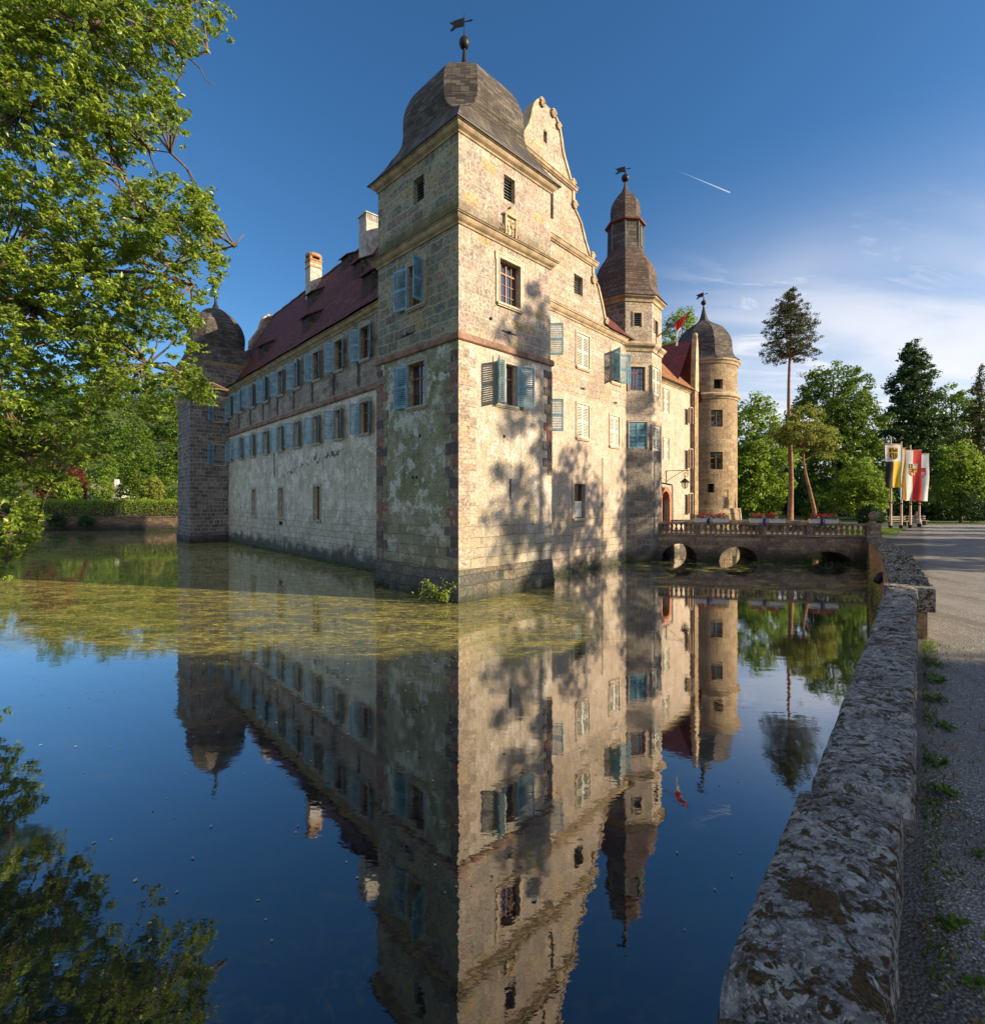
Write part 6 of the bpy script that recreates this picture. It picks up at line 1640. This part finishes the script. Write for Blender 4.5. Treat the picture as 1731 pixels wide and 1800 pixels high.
# cloth flags
def cloth(name, col, rough=.8):
    m, t = newmat(name); n = t.noise(t.pos, 3, 3, .5).outputs['Fac']; t.link(t.mix(t.smooth(n, .3, .7), tuple(x * .88 for x in col), col), t.b.inputs['Base Color']); t.b.inputs['Roughness'].default_value = rough
    tr = t.add('ShaderNodeBsdfTranslucent'); tr.inputs['Color'].default_value = c4(col); mx = t.add('ShaderNodeMixShader'); mx.inputs[0].default_value = .3
    t.link(t.b.outputs[0], mx.inputs[1]); t.link(tr.outputs[0], mx.inputs[2]); t.link(mx.outputs[0], t.n['Material Output'].inputs['Surface']); return m
CW = cloth('white_cloth', (.75, .74, .76)); CR = cloth('red_cloth', (.62, .03, .03)); CB = cloth('black_cloth', (.02, .02, .022)); CY = cloth('gold_cloth', (.80, .52, .03)); CBl = cloth('light_blue_cloth', (.22, .48, .66)); CO = cloth('orange_cloth', (.65, .33, .05))
def banner_part(name, u0, u1, v0, v1, mat, parent, wave, w, h, y=0, taper=0):
    """piece of a hanging banner; u 0..1 across, v 0..1 down"""
    mb = MB(); nx = max(2, int((u1 - u0) * 14)); nz = max(2, int((v1 - v0) * 22))
    def P(u, v):
        uu = (u - .5) * w * (1 - taper * v); yy = .07 * math.sin(u * 7 + v * 3 + wave) * (.3 + v) + .03 * math.sin(v * 9 + wave * 2)
        return (uu, yy - y, -v * h)
    for i in range(nx):
        for k in range(nz):
            a, b = u0 + (u1 - u0) * i / nx, u0 + (u1 - u0) * (i + 1) / nx; c, d = v0 + (v1 - v0) * k / nz, v0 + (v1 - v0) * (k + 1) / nz
            mb.face([P(a, c), P(b, c), P(b, d), P(a, d)])
    return obj(name, mb, mat, parent, smooth=True)
def shield(u, v, sw, sh, parts, parent, wave, w, h, taper):
    """heraldic shield as little cloth patches; parts: (fu0,fu1,fv0,fv1,mat) in shield units, clipped to a shield outline"""
    grp = []
    for k, (a, b, c, d, mat) in enumerate(parts):
        mb = MB(); nx, nz = 10, 12
        for i in range(nx):
            for j in range(nz):
                x0, x1 = a + (b - a) * i / nx, a + (b - a) * (i + 1) / nx; y0, y1 = c + (d - c) * j / nz, c + (d - c) * (j + 1) / nz
                cx_, cy_ = (x0 + x1) / 2 - .5, (y0 + y1) / 2
                lim = .5 if cy_ < .55 else .5 * math.sqrt(max(0, 1 - ((cy_ - .55) / .45) ** 2))
                if abs(cx_) > lim: continue
                def P(x, y):
                    U = u + (x - .5) * sw; V = v + y * sh; uu = (U - .5) * w * (1 - taper * V); yy = .07 * math.sin(U * 7 + V * 3 + wave) * (.3 + V) + .03 * math.sin(V * 9 + wave * 2)
                    return (uu, yy - .012 - .004 * k, -V * h)
                mb.face([P(x0, y0), P(x1, y0), P(x1, y1), P(x0, y1)])
        if mb.f: obj('crest', mb, mat, parent)
def flagpole(px, Y, ytop, label, cloth_fn=None, rz=0, fl=None):
    t = thing('flagpole', label, 'flagpole', gpos(px, Y), world=False, group='flagpoles beside the path')
    H = hz(ytop, Y); mb = MB(); mb.tube([(0, 0, -.2), (0, 0, H * .5), (0, 0, H)], [.085, .075, .05], 10)
    obj('pole', mb, M['wood_pole'], t, smooth=True)
    mb = MB(); mb.lathe((0, 0, 0), [(.16, -.1), (.16, .25), (.1, .3)], 10); mb.lathe((0, 0, H * .28), [(.1, 0), (.1, .1)], 10); obj('pole_collar', mb, M['iron'], t)
    return t, H
def flag(name, label, px, Y, x0, x1, y0, y1, wave=0, rz=0, taper=.06):
    w = (x1 - x0) / F0 * Y; h = (y1 - y0) / F0 * Y; cx_ = (x0 + x1) / 2
    t = thing(name, label, 'flag', (gpos(cx_, Y)[0], Y - .16, CAMH + (880 - y0) / F0 * Y), rz, world=False)
    mb = MB(); mb.tube([(-w / 2 - .05, 0, .02), (w / 2 + .05, 0, .02)], .025, 6); obj('crossbar', mb, M['wood_pole'], t)
    return t, w, h, wave, taper
flagpole(1565.5, 43, 768, 'pale wooden flagpole at the left carrying the black and gold banner')
flagpole(1584, 43.6, 776, 'pale wooden flagpole carrying the narrow blue and orange banner')
flagpole(1600, 44.2, 782, 'pale wooden flagpole carrying the white and red banner')
flagpole(1615.5, 46.5, 790, 'pale wooden flagpole at the right, half behind the red and white banners')
t, w, h, wv, tp_ = flag('banner_flag', 'hanging banner, white with gold shield above, black and gold halves below', 1565, 43, 1553.5, 1581.5, 781, 857, .4)
bp = lambda nm, a, b, c, d, m_: banner_part(nm, a, b, c, d, m_, t, wv, w, h, 0, tp_)
bp('cloth', 0, 1, 0, .4, CW); bp('cloth', 0, .46, .4, 1, CB); bp('cloth', .46, 1, .4, 1, CY)
shield(.5, .07, .62, .29, [(0, 1, 0, 1, CY), (.08, .3, .08, .4, CB), (.38, .5, .05, .3, CB), (.68, .92, .1, .4, CB), (.5, .62, .2, .4, CB), (.06, .94, .46, .5, CB), (.12, .24, .5, .95, CB), (.34, .46, .5, .95, CB), (.55, .66, .5, .95, CB), (.76, .88, .5, .95, CB)], t, wv, w, h, tp_)
t, w, h, wv, tp_ = flag('banner_flag', 'narrow hanging banner turned edge on, light blue with orange', 1583, 43.6, 1577, 1589, 788, 879, 1.3)
bp('cloth', 0, .55, 0, 1, CBl); bp('cloth', .55, 1, 0, 1, CO)
t, w, h, wv, tp_ = flag('banner_flag', 'long hanging banner, left half white and right half red with quartered shield', 1600, 44.2, 1586.5, 1616.5, 792, 880, 2.1, 0, .02)
bp('cloth', 0, .5, 0, 1, CW); bp('cloth', .5, 1, 0, 1, CR)
shield(.52, .27, .52, .23, [(0, 1, 0, 1, CY), (0, .46, 0, .36, CB), (.46, 1, 0, .36, CW), (.08, .22, .06, .3, CY), (.56, .94, .05, .12, CB), (.56, .94, .2, .28, CY), (.1, .4, .42, .52, CB), (.1, .4, .6, .68, CB), (.46, .6, .36, .72, CB), (.62, .9, .45, .52, CB), (0, 1, .72, 1, CR), (.3, .42, .78, 1, CW), (.58, .7, .78, 1, CW)], t, wv, w, h, tp_)
t, w, h, wv, tp_ = flag('banner_flag', 'hanging banner half hidden behind, red and white with a red shield of white points', 1616, 46.5, 1601, 1630, 798, 881, 3.3, 0, .1)
bp('cloth', 0, .5, 0, 1, CR); bp('cloth', .5, 1, 0, 1, CW)
shield(.62, .3, .36, .2, [(0, 1, 0, 1, CR), (.0, .12, .5, .9, CW), (.2, .36, .4, 1, CW), (.44, .6, .4, 1, CW), (.7, .84, .45, .9, CW), (0, 1, .0, .06, CB)], t, wv, w, h, tp_)
# slanted flag on the stair turret
tf = thing('slanted_flag', 'red and white cloth hanging from a slanted pole on the stair turret', 'flag', tpt(2.3, 67, 15.1), world=True)
p0 = Vector(tpt(2.2, 68, 15.0)); p1 = Vector(at(1212, 549, 33.6))
mb = MB(); mb.tube([p0, p1], [.05, .03], 7); obj('pole', mb, M['redwood'], tf)
mb = MB(); mc = MB(); d = (p1 - p0)
a_, b_ = p0 + d * .56, p0 + d * .98
N = 12
def fp(i, j, n2=9):
    f = i / N; g = j / n2; top = a_.lerp(b_, f); xw = top.lerp(a_ + d * .05, min(1, g * 2.2) * .93); return Vector((xw.x + .05 * math.sin(i * 1.3 + j * .3), xw.y + .07 * math.cos(i * 1.7 + j * .4), top.z - (.08 + 1.1 * f * .5) * min(1, g * 2) - g * 1.55 * (1 if g > 0 else 0) + .12 * g))
for i in range(N):
    for j in range(9):
        (mb if j < 3 else mc).face([fp(i, j), fp(i + 1, j), fp(i + 1, j + 1), fp(i, j + 1)])
obj('red_cloth', mb, CR, tf, smooth=True); obj('white_cloth', mc, CW, tf, smooth=True)

# flower boxes on the balustrade
pl_m = simple('white_planter', (.68, .66, .66), .6, .06, 3, .05)
pet = {}
for nm, c in (('red', (.55, .012, .02)), ('pink', (.60, .12, .20)), ('white', (.72, .68, .66)), ('blue', (.045, .03, .26))):
    pet[nm] = simple(nm + '_petals', c, .6, .25, 14, 0)
for (x0, x1, lb) in ((1221, 1281, 'white flower box with red, pink and blue flowers in front of the round tower'), (1319, 1380, 'white flower box of red and pink flowers at the middle of the bridge'), (1424, 1473, 'white flower box of red and pink flowers nearest the path')):
    sa_, sb_ = BR.s_at(x0), BR.s_at(x1); c = (sa_ + sb_) / 2; L = sb_ - sa_; rz = math.atan2(BR.d[1], BR.d[0])
    t = thing('flower_box', lb, 'flower box', BR.pt(c, -.12, DK + .902), rz, world=False, group='flower boxes on the balustrade')
    LF = Flat((0, 0), (1, 0)); mb = MB(); half = L / 2
    for a, b in ((-half, -.06), (.06, half)):
        P = LF.pt; w0, w1 = .12, .16
        mb.hexa([P(a, -w0, 0), P(b, -w0, 0), P(b, w0, 0), P(a, w0, 0), P(a - .02, -w1, .24), P(b + .02, -w1, .24), P(b + .02, w1, .24), P(a - .02, w1, .24)])
        mb.box(LF, a - .03, b + .03, -.175, .175, .24, .27)
    obj('planter', mb, pl_m, t)
    n = 420; P_ = np.stack([RNG.uniform(-half, half, n), RNG.normal(size=n) * .14 - .03, .24 + RNG.random(n) * .26], 1); leaves('foliage', P_, RNG.normal(size=(n, 3)) + np.array([0, -.4, .8]), .09, G['green'], t, .6)
    for nm, k, xr, zr in (('red', 230, (-.9, .95), (.34, .62)), ('pink', 150, (-.95, .8), (.32, .56)), ('white', 60, (-.5, .6), (.25, .48)), ('blue', 160, (-.30, -.14), (-.16, .26))):
        x = RNG.uniform(xr[0], xr[1], k) * half
        if nm != 'blue': cl = RNG.uniform(xr[0], xr[1], 9) * half; x = cl[RNG.integers(0, 9, k)] + RNG.normal(size=k) * .07
        P_ = np.stack([x, RNG.normal(size=k) * .10 - (.17 if nm == 'blue' else .05), RNG.uniform(zr[0], zr[1], k)], 1)
        leaves(nm + '_flowers', P_, RNG.normal(size=(k, 3)) + np.array([0, -1, .6]), .075, pet[nm], t, .9)
# bench
def bench(loc, rz, label):
    t = thing('park_bench', label, 'bench', loc, rz, world=False); F = Flat((0, 0), (1, 0)); L = 1.9
    for k in range(3): mb = MB(); mb.box(F, -L / 2, L / 2, -.28 + k * .15, -.16 + k * .15, .44, .475); obj('seat_slat', mb, M['bench_wood'], t)
    for k in range(2): mb = MB(); mb.box(F, -L / 2, L / 2, -.34, -.31, .58 + k * .22, .70 + k * .22); obj('back_slat', mb, M['bench_wood'], t)
    for s in (-L * .36, L * .36):
        mb = MB(); mb.box(F, s - .05, s + .05, -.3, .15, -.05, .44); mb.box(F, s - .04, s + .04, -.31, -.25, .44, .94); obj('leg', mb, M['stone_bank'], t)
bench(gpos(1579, 47.5), .05, 'wooden park bench with pale slats behind the flagpoles')
bench(gpos(1613, 49.5), -.05, 'second wooden bench on which the person sits')
# seated person (skin-modifier figure)
pers = thing('person', 'person in dark top and light trousers sitting beside the right flagpole', 'person', gpos(1609, 49.0), world=False)
def skin(name, verts, edges, radii, mat, parent):
    me = bpy.data.meshes.new(name); me.from_pydata(verts, edges, []); o = bpy.data.objects.new(name, me); COL.objects.link(o); o.parent = parent; me.materials.append(mat)
    md = o.modifiers.new('skin', 'SKIN'); sk = me.skin_vertices[0] if me.skin_vertices else None
    if sk is None: 
        bm = bmesh.new(); bm.from_mesh(me); bm.verts.layers.skin.verify(); bm.to_mesh(me); bm.free(); sk = me.skin_vertices[0]
    for i, r_ in enumerate(radii): sk.data[i].radius = (r_, r_); sk.data[i].use_root = (i == 0)
    sb = o.modifiers.new('sub', 'SUBSURF'); sb.levels = 2; sb.render_levels = 2
    for p in me.polygons: p.use_smooth = True
    return o
skm = simple('skin', (.45, .26, .19), .6, .05, 5, 0); clo = simple('dark_top', (.05, .035, .055), .9, .2, 5, .1); tro = simple('light_trousers', (.42, .45, .55), .9, .1, 5, .1); hairm = simple('brown_hair', (.09, .045, .025), .7, .2, 20, .2)
V_ = [(0, 0, .55), (0, -.03, .75), (0, -.05, .95), (0, -.06, 1.06), (0, -.08, 1.14), (0, -.09, 1.26), (.19, -.06, 1.0), (.24, -.16, .78), (.12, -.36, .72), (-.19, -.06, 1.0), (-.25, -.14, .78), (-.10, -.34, .80),
      (.1, -.02, .54), (.13, -.42, .56), (.12, -.46, .12), (.12, -.60, .05), (-.1, -.02, .54), (-.14, -.42, .56), (-.16, -.44, .12), (-.16, -.58, .05)]
E_ = [(0, 1), (1, 2), (2, 3), (3, 4), (4, 5), (2, 6), (6, 7), (7, 8), (2, 9), (9, 10), (10, 11), (0, 12), (12, 13), (13, 14), (14, 15), (0, 16), (16, 17), (17, 18), (18, 19)]
R_ = [.14, .125, .14, .055, .085, .09, .06, .042, .03, .06, .042, .03, .095, .07, .045, .04, .095, .07, .045, .04]
body = skin('body', V_, E_, R_, skm, pers)
skin('top', [V_[0], V_[1], V_[2], V_[6], V_[7], V_[9], V_[10], (0, -.05, 1.02)], [(0, 1), (1, 2), (2, 3), (3, 4), (2, 5), (5, 6), (2, 7)], [.16, .145, .16, .075, .055, .075, .055, .09], clo, body)
skin('trousers', [V_[0], V_[12], V_[13], V_[14], V_[16], V_[17], V_[18]], [(0, 1), (1, 2), (2, 3), (0, 4), (4, 5), (5, 6)], [.155, .11, .085, .06, .11, .085, .06], tro, body)
mb = MB(); mb.sphere((0, -.055, 1.235), .115, sz=1.15); mb.sphere((0, .0, 1.12), .085, sz=1.4); obj('hair', mb, hairm, body, smooth=True)
mb = MB()
for sx_ in (-1, 1): mb.sphere((.035 * sx_, -.185, 1.23), .012); mb.sphere((.1 * sx_, -.08, 1.22), .025)
mb.sphere((0, -.195, 1.2), .018); obj('face', mb, skm, body, smooth=True)
for hx, hy, hz_ in ((.12, -.36, .72), (-.10, -.34, .80)):
    mb = MB(); mb.sphere((hx, hy - .03, hz_), .035, sy=1.2, sz=.6)
    for k in range(5): mb.tube([(hx - .028 + .014 * k, hy - .06, hz_), (hx - .03 + .015 * k, hy - .10 - .01 * (k == 2), hz_ + .01), (hx - .028 + .014 * k, hy - .12, hz_ - .01)], .008, 5)
    obj('hand', mb, skm, body, smooth=True)

# ================================================================== LIGHT, SKY, CAMERA
SUN_EL = R(19)
sdir = norm2(.965, -.26)
sd3 = Vector((sdir[0] * math.cos(SUN_EL), sdir[1] * math.cos(SUN_EL), math.sin(SUN_EL)))
sun = bpy.data.lights.new('sun', 'SUN'); sun.energy = 5.0; sun.angle = R(.6); sun.color = (1, .80, .52)
so = bpy.data.objects.new('sun', sun); COL.objects.link(so); so.rotation_euler = sd3.to_track_quat('Z', 'Y').to_euler()
w = bpy.data.worlds.new('World'); SC.world = w; w.use_nodes = True
wt = NT(w); bg = wt.n['Background']
sky = wt.add('ShaderNodeTexSky', sky_type='NISHITA'); sky.sun_disc = False; sky.sun_elevation = SUN_EL; sky.sun_rotation = math.atan2(sdir[0], sdir[1]); sky.altitude = 300; sky.air_density = 1.0; sky.dust_density = .6; sky.ozone_density = 3.6
tc = wt.add('ShaderNodeTexCoord'); D = wt.vmath('NORMALIZE', tc.outputs['Generated'])
sepd = wt.add('ShaderNodeSeparateXYZ'); wt.link(D, sepd.inputs[0])
zz = wt.math('ADD', sepd.outputs[2], .22)
cx_ = wt.math('DIVIDE', sepd.outputs[0], zz); cy_ = wt.math('DIVIDE', sepd.outputs[1], zz)
cv = wt.add('ShaderNodeCombineXYZ'); wt.link(cx_, cv.inputs[0]); wt.link(cy_, cv.inputs[1])
mp = wt.add('ShaderNodeMapping'); mp.inputs['Rotation'].default_value = (0, 0, .95); mp.inputs['Scale'].default_value = (1.3, 4.2, 1); mp.inputs['Location'].default_value = (1.7, .4, 0); wt.link(cv.outputs[0], mp.inputs[0])
n1 = wt.noise(mp.outputs[0], 1.1, 9, .66, 1.1).outputs['Fac']; n2 = wt.noise(cv.outputs[0], .8, 5, .6, .6).outputs['Fac']
dirm = wt.vmath('DOT_PRODUCT', D, tuple(Vector((.80, .86, .24)).normalized()))
mask = wt.smooth(dirm, .86, .985)
cl = wt.math('MULTIPLY', wt.math('MULTIPLY', wt.smooth(n1, .45, .62), wt.smooth(n2, .32, .60)), mask)
n3 = wt.noise(mp.outputs[0], .6, 5, .5, .8).outputs['Fac']
cl = wt.math('MAXIMUM', cl, wt.math('MULTIPLY', wt.math('MULTIPLY', wt.smooth(n3, .42, .66), mask), .45))
cl = wt.math('MULTIPLY', cl, wt.smooth(sepd.outputs[2], .46, .26))
soft = wt.math('MULTIPLY', wt.math('MULTIPLY', wt.smooth(dirm, .80, 1.0), wt.smooth(sepd.outputs[2], .55, .10)), .60)
back = wt.math('MULTIPLY', wt.math('MULTIPLY', wt.smooth(sepd.outputs[1], .05, -.5), wt.smooth(n2, .30, .55)), wt.smooth(sepd.outputs[2], -.02, .15))  # unseen bright clouds added behind the camera as fill for the shaded walls
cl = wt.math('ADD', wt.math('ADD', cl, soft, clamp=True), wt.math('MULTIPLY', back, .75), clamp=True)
# vapour trail
va = Vector((309.5, 900, 587)).normalized(); vb = Vector((417.5, 900, 542)).normalized(); nn = va.cross(vb).normalized(); mm = (va + vb).normalized(); tt = (vb - va).normalized(); half = (vb - va).length / 2
dd = wt.math('ABSOLUTE', wt.vmath('DOT_PRODUCT', D, tuple(nn))); tl = wt.vmath('DOT_PRODUCT', D, tuple(tt))
wdt = wt.math('ADD', .0004, wt.math('MULTIPLY', wt.smooth(tl, -half, half), .0007))
ln = wt.math('SUBTRACT', 1.0, wt.math('DIVIDE', dd, wdt), clamp=True)
gate = wt.math('MULTIPLY', wt.smooth(tl, -half, half * .9), wt.math('LESS_THAN', tl, half))
gate = wt.math('MULTIPLY', gate, wt.math('GREATER_THAN', wt.vmath('DOT_PRODUCT', D, tuple(mm)), .9))
tr_ = wt.math('MULTIPLY', wt.math('MULTIPLY', ln, gate), .5)
hs = wt.add('ShaderNodeHueSaturation'); hs.inputs['Saturation'].default_value = 1.18; wt.link(sky.outputs[0], hs.inputs['Color'])
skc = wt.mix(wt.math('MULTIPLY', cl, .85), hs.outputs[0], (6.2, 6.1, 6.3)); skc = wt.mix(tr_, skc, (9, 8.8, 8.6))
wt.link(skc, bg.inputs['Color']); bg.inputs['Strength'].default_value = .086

cam = bpy.data.cameras.new('camera'); co = bpy.data.objects.new('camera', cam); COL.objects.link(co)
co.location = (0, 0, CAMH); co.rotation_euler = (R(90), 0, 0); cam.sensor_fit = 'HORIZONTAL'; cam.sensor_width = 36; cam.lens = 36 * F0 / 1731; cam.shift_y = -20 / 1731; cam.clip_start = .05; cam.clip_end = 3000
SC.camera = co
SC.view_settings.view_transform = 'Standard'; SC.view_settings.look = 'None'; SC.view_settings.exposure = 1.0; SC.view_settings.gamma = 1
SC.cycles.max_bounces = 6; SC.cycles.transparent_max_bounces = 6; SC.cycles.use_denoising = True
